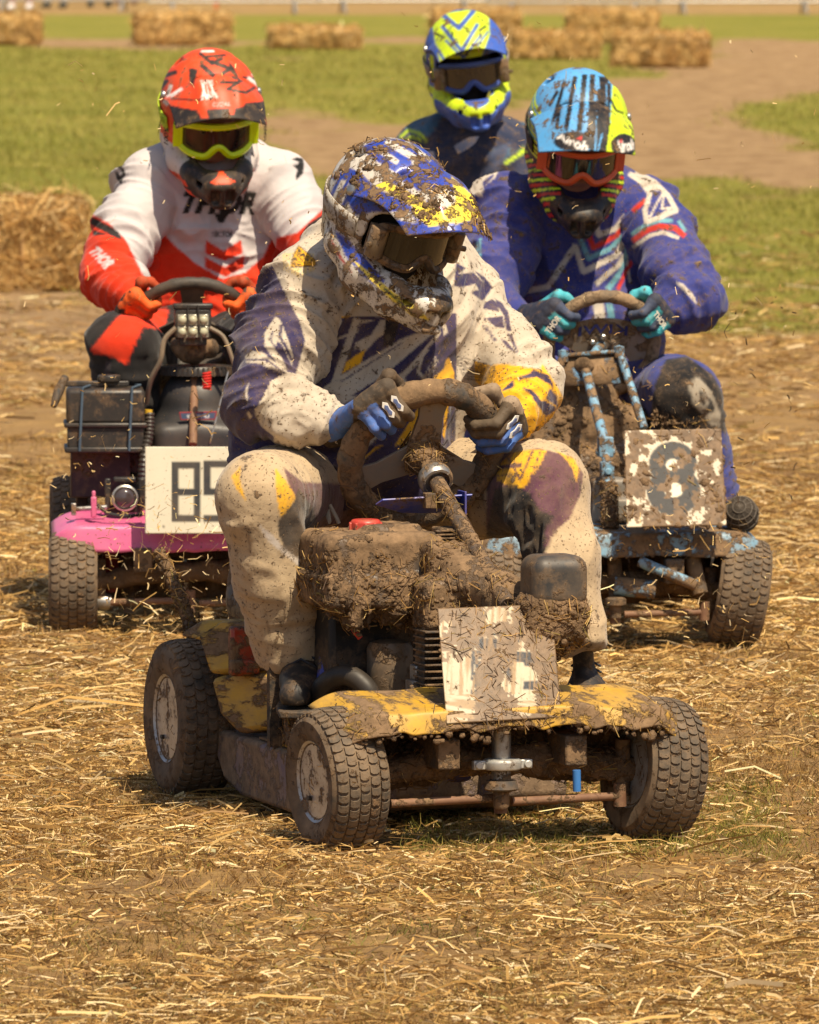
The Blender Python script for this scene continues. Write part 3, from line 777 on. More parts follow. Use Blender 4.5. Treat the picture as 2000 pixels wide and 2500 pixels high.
def add_helmet(parent, root, c, yaw, pitch, roll, shell_m, paint_fn, peak_kw, peak_m=None, sc=1.0):
    R = rot_h(yaw, pitch, roll) * sc; V, Q = helmet_shell(); W = in_helmet(V, c, R); px, py = proj(W)
    C = paint_fn(px, py, V, 'shell')
    rr = np.linalg.norm((V - [0, .018, .03]) / [.108, .133, .117], axis=1); C[(rr < 1.045) & (np.abs(V[:, 0]) < .104)] = (.012, .012, .013)
    h = link("helmet", mesh_np("helmet", W - root, Q, C), shell_m, parent)
    if peak_kw is not None:
        V, Q = peak_shell(**peak_kw); W = in_helmet(V, c, R); px, py = proj(W); C = paint_fn(px, py, V, 'peak')
        n = len(V) // 2; C[n:] = (.03, .03, .032)
        link("peak", mesh_np("peak", W - root, Q, C), peak_m or shell_m, h)
        for e in (-1, 1):
            q = np.array((e * .124, .0, .068)) @ R.T + c - root; MB().lathe(q, R @ np.array((e, 0, .15)), [(0, -.002), (.011, -.002), (.011, .003), (.007, .006), (0, .006)], 14).build("peak_screw", mat("screw_alloy", (.4, .4, .4), rough=.35, metal=.8), h)
    return h, R
def glove(parent, root, c, t, o, e2, wrist, r, mats, paint_fn, name="glove", thumb=1.0, cuff=True):
    """hand closed on a rim: c rim centre, t little finger -> index, o outwards, e2 the way the fingers go round"""
    c, wrist = np.asarray(c, float), np.asarray(wrist, float); t, o, e2 = nrm(t), nrm(o), nrm(e2)
    s = SDF(np.minimum(c, wrist) - .12, np.maximum(c, wrist) + .12, .0032 if c[1] < 20 else .0042)
    D = lambda ph, R: (math.cos(math.radians(ph)) * o + math.sin(math.radians(ph)) * e2) * R
    wid = [-.034, -.0115, .0115, .034]; ln = [.86, .98, 1.04, .97]; fr = [.0095, .0108, .0112, .0110]
    mcps = []
    for i in range(4):
        b = c + t * wid[i]; l = ln[i]
        m_ = b + D(2 + 6 * (1 - l), r + .027); mcps.append(m_)
        pip = b + D(66 * l + 6, r + .0235); dip = b + D(122 * l + 8, r + .0150); tip = b + D(172 * l, r + .0120)
        s.chain([m_, pip, dip, tip], [fr[i] * 1.16, fr[i] * 1.04, fr[i] * .97, fr[i] * .86], .0035, grp=i + 1)
    hub = wrist
    for i in range(4): s.cap(hub + t * wid[i] * .55, mcps[i], .020, .0150, k=.020, grp=5)
    s.cap(hub, hub + (hub - np.mean(mcps, 0)) * .25, .031, .034, k=.02, grp=6)
    th0 = hub + t * .022 + (c - hub) * .30; th1 = c + t * .047 + D(-58, r + .021); th2 = c + t * .050 * thumb + D(-104, r + .017); th3 = c + t * .049 * thumb + D(-142, r + .0135)
    s.chain([th0, th1, th2, th3], [.019, .0150, .0128, .0108], .006, grp=7)
    V, Q = s.mesh(); g = s.groups(V); px, py = proj(V)
    C = paint_fn(px, py, g, V)
    Nn = vnormals(V, Q); V = V + Nn * ((fbm(V, 160, 2, 5) - .5) * .0022)[:, None]
    return link(name, mesh_np(name, V - root, Q, C), mats, parent)
def folds(V, Q, A, B, amp, seed, around=7.0, along=26.0, ctr=None, rad=.2):
    """cloth folds across a limb A -> B"""
    ax = nrm(np.asarray(B) - np.asarray(A)); t = (V - A) @ ax; perp = V - np.asarray(A) - t[:, None] * ax
    x, y, _ = frame(ax); q = np.stack([(perp @ x) * around, (perp @ y) * around, t * along * 1.45 + (perp @ x) * around * .9], -1)
    q = q + (vnoise(V, 9, seed + 7)[:, None] - .5) * 1.6
    n1 = vnoise(q, .8, seed); n2 = vnoise(q + 31, 1.7, seed + 3); r = .72 * (1 - np.abs(2 * n1 - 1)) ** 2.2 + .28 * (1 - np.abs(2 * n2 - 1)) ** 1.6
    r = r * (.35 + 1.1 * vnoise(V, 11, seed + 5))
    w_ = np.ones(len(V)) if ctr is None else np.exp(-np.sum((V - ctr) ** 2, 1) / rad ** 2)
    return 2.5 * amp * (r - .25) * w_
def cloth(name, s, root, mt, parent, base, layers, fold_list=(), sub=1, fine=.0011, cut=None):
    V, Q = s.mesh(sub=sub); grp = s.groups(V); N = vnormals(V, Q); d = np.zeros(len(V))
    for f in fold_list:
        sel = np.isin(grp, f[0]); wgt = sel.astype(float); wgt = lap(np.stack([wgt] * 3, -1), Q, .5)[:, 0]
        for _ in range(4): wgt = lap(np.stack([wgt] * 3, -1), Q, .6)[:, 0]
        d += wgt * folds(V, Q, *f[1:])
    d += (fbm(V, 45, 3, 77) - .5) * fine * 2
    V = V + N * d[:, None]
    px, py = proj(V); C = paint(px, py, base, layers, grp)
    return link(name, mesh_np(name, V - root, Q, C), mt, parent), V, Q
def boot(parent, root, heel, toe, mt, sole_m, top=None, q=1.0):
    heel, toe = np.asarray(heel, float), np.asarray(toe, float); d = toe - heel; up = np.array((0, 0, 1.))
    lo = np.minimum(heel, toe) - .12; hi = np.maximum(heel, toe) + np.array((.12, .12, .3))
    s = SDF(lo, hi, .008); s.cap(heel + up * .030, toe + up * .026, .038 * q, .032 * q, k=.02); s.cap(heel + d * .30 + up * .05, heel + up * .16 if top is None else top, .038 * q, .040 * q, k=.03); s.ell(heel + d * .55 + up * .045, (.042, .042, .032), k=.03)
    V, Q = s.mesh(); V[:, 2] = np.maximum(V[:, 2], heel[2] - .006) if abs(heel[2] - toe[2]) < .02 else V[:, 2]
    b = link("boot", mesh_np("boot", V - root, Q), mt, parent)
    x = nrm(np.cross(d, up)); m = MB()
    pts = [(-.038, -.045), (.038, -.045), (.046, .10), (.044, np.linalg.norm(d) * .8), (.025, np.linalg.norm(d) + .04), (-.025, np.linalg.norm(d) + .04), (-.044, np.linalg.norm(d) * .8), (-.046, .10)]
    m.prism(pts, heel - up * .014 - root, x, nrm(d), .014 if np.cross(x, nrm(d))[2] > 0 else -.014); m.build("sole", sole_m, b, .003)
    lc = MB()
    for k in range(4):
        q = heel + d * (.38 + .1 * k) + up * (.105 - .012 * k) - root; lc.tube([q - x * .03 - up * .012, q + up * .004, q + x * .03 - up * .012], .0028, 6)
    lc.build("laces", mat("bootlace", (.03, .03, .035), rough=.8), b, kind="stuff")
    return b

# ------------------------------------------------------------------ mowers
RUB = mat("tyre_rubber", (.035, .031, .027), rough=.85, mud=.36, mudscale=16, dust=.9, bump=.001, mudcol=(.15, .092, .048))
LUG = mat("tyre_tread", (.040, .036, .030), rough=.8, mud=.22, mudscale=40, dust=.75, bump=.0012, bscale=120, mudcol=(.17, .105, .055))
RIMM = mat("wheel_steel", (.50, .49, .47), rough=.36, metal=.45, mud=.30, mudscale=26, speck=.5)
RIMD = mat("wheel_steel_dull", (.20, .19, .18), rough=.5, metal=.5, mud=.55, mudscale=20)
CHR = mat("bright_bolt", (.62, .61, .58), rough=.25, metal=.95, mud=.22, mudscale=60)
MUDM = mat("wet_mud", (.19, .120, .066), rough=.95, var=.6, bump=.009, bscale=130, spec=.2)
MUDD = mat("dark_mud", (.11, .068, .037), rough=.95, var=.5, bump=.009, bscale=120, spec=.2)
BLK = mat("black_plastic", (.018, .018, .019), rough=.42, mud=.08, mudscale=30, speck=.3, dust=.10)
BLKM = mat("black_muddy", (.022, .022, .022), rough=.5, mud=.52, mudscale=24, dust=.5)
STEEL = mat("bare_steel", (.42, .41, .39), rough=.4, metal=.8, mud=.35, mudscale=30)
RUST = mat("rusty_tube", (.20, .10, .055), rough=.7, var=.3, mud=.3)
DARKG = mat("grimy_iron", (.06, .052, .045), rough=.7, mud=.55, mudscale=18)
def TX(root):
    R = np.array(root.matrix_basis.to_3x3()); l = np.array(root.location)
    return (lambda p: (np.asarray(p, float) - l) @ R), (lambda p: np.asarray(p, float) @ R.T + l), R     # world->local, local->world
_ico = None
def ico():
    global _ico
    if _ico is None:
        bm = bmesh.new(); bmesh.ops.create_icosphere(bm, subdivisions=1, radius=1); bm.verts.ensure_lookup_table()
        _ico = (np.array([v.co[:] for v in bm.verts]), np.array([[v.index for v in f.verts] for f in bm.faces])); bm.free()
    return _ico
def tri_sample(V, F, n, rng):
    V = np.asarray(V, float); T = []
    for f in F:
        for k in range(1, len(f) - 1): T.append((f[0], f[k], f[k + 1]))
    T = np.array(T); a, b, c = V[T[:, 0]], V[T[:, 1]], V[T[:, 2]]; cr_ = np.cross(b - a, c - a); ar = np.linalg.norm(cr_, axis=1); i = rng.choice(len(T), n, p=ar / ar.sum())
    u, v = rng.random(n), rng.random(n); fl = u + v > 1; u[fl], v[fl] = 1 - u[fl], 1 - v[fl]
    return a[i] + u[:, None] * (b - a)[i] + v[:, None] * (c - a)[i], cr_[i] / (ar[i][:, None] + 1e-12)
def mud_on(parent, src, n, size, seed, keep=None, flat=.45, fib=1.0, name="caked_mud", fl=(.02, .07), hang=0.0, face=None, lumps=True):
    """clods of mud and stuck straw on the surfaces of a part (V, F in the parent's frame)"""
    if size > .0045: n = int(n * 1.35); size *= .36; fib *= .30; flat *= .7
    else: n = int(n * .8); size *= .9; fib *= .4
    fl = (fl[0] * .8, fl[1] * .8)
    rng = np.random.default_rng(seed); p, nn = tri_sample(src[0], src[1], n, rng)
    if face is not None: nn[(nn @ np.asarray(face, float)) < 0] *= -1
    if keep is not None:
        k = keep(p, nn, rng); p, nn = p[k], nn[k]
    n = len(p); parts_V = []
    if n == 0: return
    if lumps:
        B, T = ico(); m = len(B)
        sz = np.clip(rng.lognormal(math.log(size), .5, n), size * .3, size * 3)
        r1 = rng.normal(size=(n, 3)); x = np.cross(nn, r1); x /= np.linalg.norm(x, axis=1, keepdims=True) + 1e-9; y = np.cross(nn, x)
        el = rng.uniform(.6, 1.7, (n, 1, 1))
        L_ = B[None] * np.array([1, 1, 1]); W = L_[..., :1] * x[:, None] * el + L_[..., 1:2] * y[:, None] + L_[..., 2:] * nn[:, None] * flat
        no = .55 + .9 * vnoise((L_ * 1.6 + rng.uniform(0, 90, (n, 1, 3))).reshape(-1, 3), 1.0, seed).reshape(n, m)
        W = p[:, None] + W * no[..., None] * sz[:, None, None]
        W[..., 2] -= hang * np.abs(rng.normal(size=(n, 1))) * sz[:, None]
        F = (np.arange(n)[:, None, None] * m + T[None]).reshape(-1, 3)
        o = link(name, mesh_np(name, W.reshape(-1, 3), F), MUDM, parent, kind="stuff")
    nf = int(n * fib)
    if nf:
        i = rng.integers(0, n, nf); tg = np.cross(nn[i], rng.normal(size=(nf, 3))) + nn[i] * rng.normal(.05, .25, (nf, 1)); ln = rng.uniform(fl[0], fl[1], nf)
        v, q, m = strips(p[i] + nn[i] * size * .35, tg, ln, rng.uniform(.0009, .0023, nf), rng.normal(0, .12, (nf, 3)) * ln[:, None], rng)
        pal = STRAW[4:7] + DRY + [(.10, .06, .035)] * 5 + [STRAW[1]]
        link("stuck_straw", mesh_np("stuck_straw", v, q, np.repeat(pick(pal, nf, rng), m, 0)), FIB, parent, kind="stuff")
def wheel(parent, c, R, W, rim, toe=0.0, camber=0.0, out=-1, rim_m=None, hub=True, seed=0, rows=5, nl=44, muddy=False):
    """toe/camber degrees; out -1: outer face to -x"""
    c = np.asarray(c, float); M = np.array(Matrix.Rotation(math.radians(toe), 3, 'Z') @ Matrix.Rotation(math.radians(camber), 3, 'Y')); ax = M @ np.array((1., 0, 0))
    w2 = W / 2; rim_m = rim_m or RIMM
    pf = [(rim - .004, -w2 * .78), (rim + .004, -w2 * .86), (rim + (R - rim) * .35, -w2 * 1.02), (rim + (R - rim) * .68, -w2 * 1.03), (R - .014, -w2 * .93), (R - .005, -w2 * .76), (R - .001, -w2 * .45), (R, 0)]
    pf = pf + [(r, -h) for r, h in pf[-2::-1]]
    # rim: dished disc with a hub boss
    o = out
    rm = MB().lathe(c, ax, [(rim - .001, -w2 * .80), (rim + .006, -w2 * .90), (rim + .006, -w2 * .84), (rim - .006, -w2 * .70), (rim - .012, -w2 * .2), (rim - .012, w2 * .2), (rim - .006, w2 * .70), (rim + .006, w2 * .84), (rim + .006, w2 * .90), (rim - .001, w2 * .80)], 40)
    rm.lathe(c, ax * o, [(rim - .011, -w2 * .55), (rim * .84, -w2 * .62), (rim * .70, -w2 * .42), (rim * .50, -w2 * .50), (rim * .40, -w2 * .35), (rim * .36, w2 * .10), (rim * .30, w2 * .22), (rim * .16, w2 * .26), (0, w2 * .26)], 40)
    wh = rm.build("wheel", rim_m, parent)
    ty = MB().lathe(c, ax, pf, 64); ty.build("tyre", RUB, wh)
    if muddy:
        mud_on(wh, (ty.V, ty.F), 420, .0052, int(abs(c[0]) * 1000 + c[1] * 77) + (9 if c[0] > 0 else 0), keep=lambda p, n, r: (fbm(p, 20, 3, 6) > .54) & (np.abs((p - c) @ ax) < w2 * .95), flat=.5, fib=.9)
        rm_ = MB().lathe(c, ax * out, [(rim - .012, -w2 * .5), (rim - .008, w2 * .66)], 24); mud_on(wh, (rm_.V, rm_.F), 160, .006, 5, keep=lambda p, n, r: (fbm(p, 22, 2, 8) > .5), flat=.5, fib=.3)
    # moulded tread blocks
    tb = MB(); x, y, d = frame(ax); sw = W * .93 / rows
    def prof(h): return R - .013 * abs(h / (w2)) ** 3.5
    dA = 2 * math.pi / nl; V = []; F = []
    def pt(a, h, r): return c + d * h + r * (math.cos(a) * x + math.sin(a) * y)
    for j in range(rows):
        h0 = -W * .93 / 2 + j * sw + sw * .07; h1 = h0 + sw * .86; hm = (h0 + h1) / 2
        for i in range(nl):
            a = (i + (j % 2) * .5) * dA; a0, a1 = a - dA * .385, a + dA * .385; ch = dA * .16
            vs = []
            for lift in (-.004, .0030):
                for aa in (a0, a1):
                    for hh, of in ((h0, 0), (h0 + sw * .24, ch), (h1 - sw * .24, ch), (h1, 0)):
                        vs.append(pt(aa + of + (0 if lift < 0 else (.010 * (1 if aa == a0 else -1))), hh, prof(hh) + lift))
            n = len(V); V += vs
            F += [tuple(n + q for q in f) for f in ((8, 9, 13, 12), (9, 10, 14, 13), (10, 11, 15, 14), (0, 1, 9, 8), (1, 2, 10, 9), (2, 3, 11, 10), (4, 12, 13, 5), (5, 13, 14, 6), (6, 14, 15, 7), (0, 8, 12, 4), (3, 7, 15, 11))]
    tb.add(V, F); tb.build("tread", LUG, wh, smooth=False, kind="stuff")
    if hub:
        MB().lathe(c, ax * o, [(0, w2 * .2), (.017, w2 * .2), (.017, w2 * .52), (.013, w2 * .60), (0, w2 * .60)], 6).build("hub_nut", CHR, wh, .001)
        vb = c + ax * o * w2 * .45 + M @ np.array((0, .55, -.72)) * rim * .72; MB().cyl(vb, vb + ax * o * .028 + M @ np.array((0, -.004, .004)), .006, .0045, 10).build("valve", BLK, wh)
    return wh
def steering_wheel(root_obj, c, ax, R, tr, mt, spokes_m, up=(0, 0, 1), spoke='Y', name="steering_wheel"):
    """c, ax in the mower's frame; ax points forward-down along the column"""
    c = np.asarray(c, float); ax = nrm(ax); ux = nrm(np.cross(ax, up)) * 1.0; uy = nrm(np.cross(ux, ax))
    if np.dot(uy, up) < 0: uy = -uy
    if ux[0] < 0: ux = -ux
    rim = MB(); n = 72
    rim.tube(ring(c, ux, uy, R, n), [tr * (1 + .07 * math.sin(i * 2.1) + .05 * math.sin(i * .9 + 1)) for i in range(n)], 16, closed=True)
    ro = rim.build(name, mt, root_obj)
    if spoke == 'Y':
        for a in (90, 205, 335):
            d = np.array((math.cos(math.radians(a)), math.sin(math.radians(a)))); q = np.array((-d[1], d[0]))
            pl = [q * .040 - d * .0, d * .03 + q * .034, d * (R * .62) + q * .026, d * (R - .004) + q * .034, d * (R - .004) - q * .034, d * (R * .62) - q * .026, d * .03 - q * .034, -q * .040]
            m = MB(); m.prism([tuple(p) for p in pl], c, ux, uy, .005 + .0006 * (a % 7)); m.build("spoke", spokes_m, ro, .001)
    return ro, ux, uy, ax
def rim_point(c, ux, uy, R, deg):
    a = math.radians(deg); rad = math.cos(a) * ux + math.sin(a) * uy; return c + R * rad, rad, -math.sin(a) * ux + math.cos(a) * uy
def panel(corners, nu, nv, th, warp=None):
    tl, tr_, br, bl = [np.asarray(k, float) for k in corners]
    def fn(u, v):
        u_, v_ = u[:, None], v[:, None]; p = (1 - v_) * ((1 - u_) * tl + u_ * tr_) + v_ * ((1 - u_) * bl + u_ * br)
        return p if warp is None else p + warp(u, v)
    return sheet(fn, nu, nv, th)
def flip_out(V, Q, toward):
    """make the painted face look towards a direction"""
    n = len(V) // 2; return V, Q
def box_of(pts, pad=.1):
    pts = np.array(pts); return pts.min(0) - pad, pts.max(0) + pad
def sdf_part(name, s, mt, parent, sub=0, noise=None):
    if noise: s.noise(*noise)
    V, Q = s.mesh(sub=sub); link(name, mesh_np(name, V, Q), mt, parent); return V, Q
def seat_and_rear(t, body_m, y0=.78, wr=.30, zs=.40, rw=.160, rwid=.118, rrim=.085, fender=True, rimm=None):
    s = SDF((-.27, y0 - .05, zs - .12), (.27, y0 + .5, zs + .45), .02)
    s.box((0, y0 + .2, zs), (.20, .19, .045), .035).box((0, y0 + .38, zs + .16), (.19, .04, .18), .035, k=.04)
    sdf_part("seat", s, BLKM, t)
    MB().box((-.13, .55, .19), (.045, 1.3, .06)).box((.13, .55, .19), (.045, 1.3, .06)).box((0, y0 + .2, .23), (.30, .06, .05)).box((0, .1, .205), (.26, .06, .05)).build("chassis", DARKG, t, .004)
    MB().box((0, y0 + .2, (zs + .2) / 2), (.24, .26, zs - .25)).build("seat_support", DARKG, t, .01)
    ya = y0 + .30
    for e in (-1, 1): wheel(t, (e * wr, ya, rw), rw, rwid, rrim, 0, 0, e, rim_m=rimm, rows=5, nl=42, muddy=e < 0)
    MB().cyl((-wr, ya, rw), (wr, ya, rw), .016).build("rear_axle", DARKG, t)
    if fender:
        for e in (-1, 1):
            m = MB(); n = 12; V = []; F = []
            for i in range(n + 1):
                a = math.radians(150 - 150 * i / n); rr = rw + .035
                for xx in (e * (wr - .12), e * (wr + .05)):
                    V.append((xx, ya - math.cos(a) * -rr * -1 if False else ya + math.cos(a) * rr, rw + math.sin(a) * rr))
            F = [(2 * i, 2 * i + 1, 2 * i + 3, 2 * i + 2) for i in range(n)]
            m.add(V, F); o = m.build("rear_fender", body_m, t); md = o.modifiers.new("t", 'SOLIDIFY'); md.thickness = .004
def front_axle(t, xw, r, mt=None):
    mt = mt or DARKG
    s = SDF((-xw, -.07, r - .09), (xw, .09, r + .09), .007)
    s.chain([(-xw + .05, 0, r), (-.1, .01, r + .025), (.1, .01, r + .025), (xw - .05, 0, r)], [.024, .028, .028, .024], .02).noise(.012, 28, 3, 4)
    V, Q = sdf_part("front_axle", s, MUDM, t)
    for e in (-1, 1):
        MB().cyl((e * (xw - .065), 0, r - .05), (e * (xw - .065), 0, r + .06), .015, n=14).cyl((e * (xw - .065), 0, r), (e * (xw + .0), 0, r), .011, n=12).build("spindle", DARKG, t)
    MB().tube([(-xw + .09, -.055, r - .045), (0, -.06, r - .04)], .0085, 10).cyl((-.012, -.06, r - .07), (-.012, -.06, r - .015), .013, n=10).build("tie_rod", RUST, t)
    MB().tube([(.01, -.062, r - .048), (xw - .09, -.055, r - .045)], .0085, 10).cyl((xw - .09, -.055, r - .065), (xw - .09, -.055, r - .02), .013, n=10).build("tie_rod", RUST, t)
    return V, Q

# ---- mower 1: yellow, caked in mud --------------------------------------------------------------
m1 = thing("lawn_mower", "mud-caked yellow racing lawn mower with silver wheels and an unreadable number plate", "lawn mower", (.17, 17.40, 0), math.radians(18))
bpy.context.view_layer.update()
w1, W1, R1 = TX(m1)
L1 = lambda px, py, Y: w1(P(px, py, Y))
YEL = mat("yellow_muddy_paint", (.56, .315, .016), rough=.5, mud=.47, mudscale=15, dust=.35, streak=(1, .35, 1))
YELS = mat("yellow_smeared_paint", (.58, .33, .015), rough=.5, mud=.50, mudscale=13, dust=.3, streak=(.5, .5, 1.6))
BLU = mat("blue_muddy_paint", (.03, .05, .30), rough=.4, mud=.28, mudscale=22, speck=.3)
DECK = mat("deck_paint", (.055, .055, .16), rough=.6, mud=.60, mudscale=11, dust=1.0, mudcol=(.20, .135, .082))
FR = .139
wheel(m1, (-.325, 0, FR), FR, .118, .074, toe=5, camber=-3, out=-1, nl=42, muddy=True)
wheel(m1, (.325, 0, FR), FR, .118, .074, toe=6, camber=6, out=1, nl=42, muddy=True)
seat_and_rear(m1, YELS, y0=.79, wr=.298, zs=.38, fender=False)
ax_src = front_axle(m1, .325, FR)
# bent front apron
def apron_fn(x0, x1, yb, yf, zt, lip, seed, dip=.0, wav=.006):
    def fn(u, v):
        x = x0 + (x1 - x0) * u; e = np.clip(np.abs(2 * u - 1) * 1.0 - .80, 0, 1) / .20
        v1 = np.clip(v / .72, 0, 1); v2 = np.clip((v - .72) / .28, 0, 1)
        y = yb + (yf - yb) * v1 - .012 * v2 + .03 * e ** 2
        z = zt - .022 * v1 - lip * v2 ** 1.2 - .030 * e ** 2 + dip * (1 - (2 * u - 1) ** 2)
        n = (fbm(np.stack([x * 9, y * 9, 0 * x], -1), 1, 3, seed) - .5) * 2 * wav
        return np.stack([x, y + n * v2 * 1.5, z + n + 2.0 * wav * v2 * (vnoise(np.stack([x * 38, 0 * x, 0 * x], -1), 1, seed + 3) - .7)], -1)
    return fn
V, Q = sheet(apron_fn(-.342, .342, .10, -.115, .296, .034, 3), 110, 50, .004); Q = Q[:, ::-1]
link("front_apron", mesh_np("front_apron", V, Q), YEL, m1); n_ = len(V) // 2; qa = Q[(Q < n_).all(1)]
mud_on(m1, (V, qa), 900, .009, 61, keep=lambda p, n, r: (fbm(p, 16, 3, 2) + .10 * (p[:, 1] < -.10) + r.normal(0, .05, len(p))) > .535, flat=.35, fib=1.2, face=(0, -.3, 1))
mud_on(m1, (V, qa), 2600, .010, 62, keep=lambda p, n, r: p[:, 2] < .268, flat=.8, fib=1.0, hang=1.6, face=(0, -1, 0))
# number plate, smeared
PLW = sRGB(184, 170, 143); PLK = sRGB(38, 42, 50); smear = sRGB(190, 150, 98)
c4 = [L1(1068, 1487, 17.36), L1(1345, 1476, 17.44), L1(1372, 1752, 17.31), L1(1092, 1768, 17.23)]
V, Q = panel(c4, 104, 98, .003, lambda u, v: np.stack([0 * u, -.004 * np.sin(math.pi * u) + .004 * v, 0 * u], -1))
if np.mean(vnormals(V, Q)[: len(V) // 2, 1]) > 0: Q = Q[:, ::-1]
px, py = proj(W1(V)); c9 = lambda pts: cr(1020, 1440, .2319, pts)
fr_ = lambda a, b, c_, d_: c9([(a, b), (c_, b), (c_, d_), (a, d_)])
lay = [(PLK, [c9([(600, 480), (640, 460), (860, 460), (870, 700), (830, 1040), (640, 1120), (560, 1110), (560, 700)])]),
       (PLK, [fr_(930, 450, 1075, 560), fr_(930, 720, 1000, 960), fr_(1120, 700, 1305, 805), c9([(1115, 960), (1290, 950), (1280, 1055), (1110, 1050)]), fr_(1000, 650, 1200, 760)]),
       (PLW, stroke(c9([(700, 498), (820, 490), (858, 520), (845, 700), (800, 1020)]), 5) + stroke(c9([(690, 630), (600, 630), (645, 505)]), 4) + stroke(c9([(600, 685), (690, 685)]), 5) + stroke(c9([(610, 745), (700, 735)]), 4) +
        stroke(c9([(600, 790), (600, 860)]), 4) + stroke(c9([(570, 910), (610, 910)]), 4) + stroke(c9([(570, 960), (570, 1040), (600, 1080)]), 4) + stroke(c9([(600, 1040), (660, 1040), (650, 1090)]), 4) + stroke(c9([(860, 810), (900, 960)]), 7))]
C = paint(px, py, PLW, lay)
q3 = np.stack([px / 60, py / 60, 0 * px], -1); ang = np.where(py > 1700, .35, 1.45)
st = vnoise(np.stack([(px + (py - 1480) * .05) / 5.5, py / 70, 0 * px], -1), 1, 5); st2 = vnoise(np.stack([px / 60, (py - px * .12) / 4.5, 0 * px], -1), 1, 9)
sm = np.where(py > 1695, st2, st); mk = np.clip((sm - .42) / .3, 0, 1)[:, None]; C = C * (1 - .85 * mk) + np.array(smear) * .55 * .85 * mk
big = fbm(np.stack([px / 75, py / 75, 0 * px], -1), 1, 5, 21); edge = np.clip((1560 - py) / 60, 0, 1) * .20 + np.clip((px - 1290) / 60, 0, 1) * .13 - np.where((px < 1160) & (py > 1590), .10, 0) + np.clip((py - 1735) / 30, 0, 1) * .15
mk = (big + edge + (fbm(q3 * 9, 1, 3, 8) - .5) * .22) > .50; C[mk] = np.array(MUD) * (.5 + .8 * fbm(q3[mk] * 6, 1, 3, 2))[:, None]
link("number_plate", mesh_np("number_plate", V, Q, C), mat("plate_paint", attr=True, rough=.5, var=.08, mud=.06, mudscale=40, bump=.0006), m1)
n_ = len(V) // 2; qa = Q[(Q < n_).all(1)]
def plate_keep(p, n, r):
    x, y = proj(W1(p)); b = fbm(np.stack([x / 75, y / 75, 0 * x], -1), 1, 5, 21); e = np.clip((1560 - y) / 60, 0, 1) * .20 + np.clip((x - 1290) / 60, 0, 1) * .13 - np.where((x < 1160) & (y > 1590), .10, 0) + np.clip((y - 1735) / 30, 0, 1) * .15
    return (b + e) > .515
mud_on(m1, (V, qa), 2400, .0065, 63, keep=plate_keep, flat=.4, fib=.8, face=(0, -1, .2))
# engine with caked cowl
s = SDF(*box_of([L1(905, 1385, 17.74)], .20), .0048)
e0 = L1(905, 1385, 17.74); s.box(e0, (.124, .110, .074), .024).box(e0 + [.006, -.012, -.040], (.132, .112, .032), .016, k=.012).box(e0 + [0, 0, -.012], (.133, .120, .006), .005, k=.006).box(e0 + [.03, .0, .075], (.06, .06, .012), .01, k=.01)
s.noise(.0035, 26, 3, 8).noise(.0035, 85, 3, 9); ev = sdf_part("engine_cowl", s, mat("cowl_muddy", (.022, .024, .028), rough=.5, mud=.66, mudscale=15, dust=.4), m1)
mud_on(m1, ev, 2600, .0075, 64, keep=lambda p, n, r: ((p[:, 2] < e0[2] + .02) & (n[:, 1] < .3) & (fbm(p, 14, 3, 5) > .36)) | (fbm(p, 17, 3, 6) > .60), flat=.6, fib=1.0)
s = SDF(*box_of([L1(1075, 1330, 17.68), L1(1235, 1450, 17.52), L1(1160, 1490, 17.6)], .13), .0048)
a_ = L1(1125, 1400, 17.62); b_ = L1(1238, 1462, 17.54); s.cap(a_, b_, .045, .050, k=.02).box(L1(1085, 1415, 17.68), (.050, .06, .075), .015, k=.02).box(L1(1120, 1475, 17.62), (.085, .05, .05), .015, k=.02)
s.noise(.005, 26, 3, 12).noise(.0042, 85, 3, 13); ev2 = sdf_part("recoil_housing", s, mat("cowl_muddy"), m1)
mud_on(m1, ev2, 1700, .008, 65, keep=lambda p, n, r: (n[:, 1] < .35) & (fbm(p, 13, 3, 9) > .42), flat=.6, fib=1.1)
s = SDF(*box_of([L1(1352, 1418, 17.46)], .09), .004)
f0 = L1(1352, 1418, 17.46); s.box(f0, (.058, .055, .052), .028); fv = sdf_part("air_filter", s, mat("filter_plastic", (.03, .032, .034), rough=.5, mud=.24, mudscale=22, speck=.3, dust=.4), m1)
s = SDF(*box_of([L1(1345, 1510, 17.45), L1(1300, 1560, 17.47)], .11), .0048)
s.box(L1(1345, 1510, 17.45), (.070, .05, .05), .03).box(L1(1300, 1560, 17.47), (.05, .05, .04), .02, k=.02).noise(.010, 30, 3, 15).noise(.006, 85, 3, 16); fv = sdf_part("filter_base", s, MUDM, m1)
mud_on(m1, fv, 1100, .009, 66, keep=lambda p, n, r: n[:, 1] < .4, flat=.7, fib=1.3, hang=.6)
s = SDF(e0 + [-.15, -.14, -.16], e0 + [.22, .0, -.03], .005)       # mud hanging under the cowl
for k in range(26):
    q = e0 + [random.uniform(-.10, .16), random.uniform(-.12, -.05), -.062]; q2 = q + [random.uniform(-.02, .02), 0, -random.uniform(.01, .05)]; s.cap(q, q2, .018, .008, k=.015)
s.noise(.010, 34, 3, 3).noise(.006, 90, 3, 4); hv = sdf_part("hanging_mud", s, MUDM, m1); mud_on(m1, hv, 700, .007, 67, flat=.8, fib=1.4, hang=1.0)
k0 = L1(893, 1292, 17.74); cap = MB().lathe(k0, (0, 0, 1), [(0, -.02), (.031, -.02), (.031, .014), (.027, .019), (.024, .020), (0, .020)], 20)
for k in range(10):
    a = 2 * math.pi * k / 10; cap.box(k0 + [.031 * math.cos(a), .031 * math.sin(a), -.002], (.007, .007, .032), np.array(Matrix.Rotation(a, 3, 'Z')))
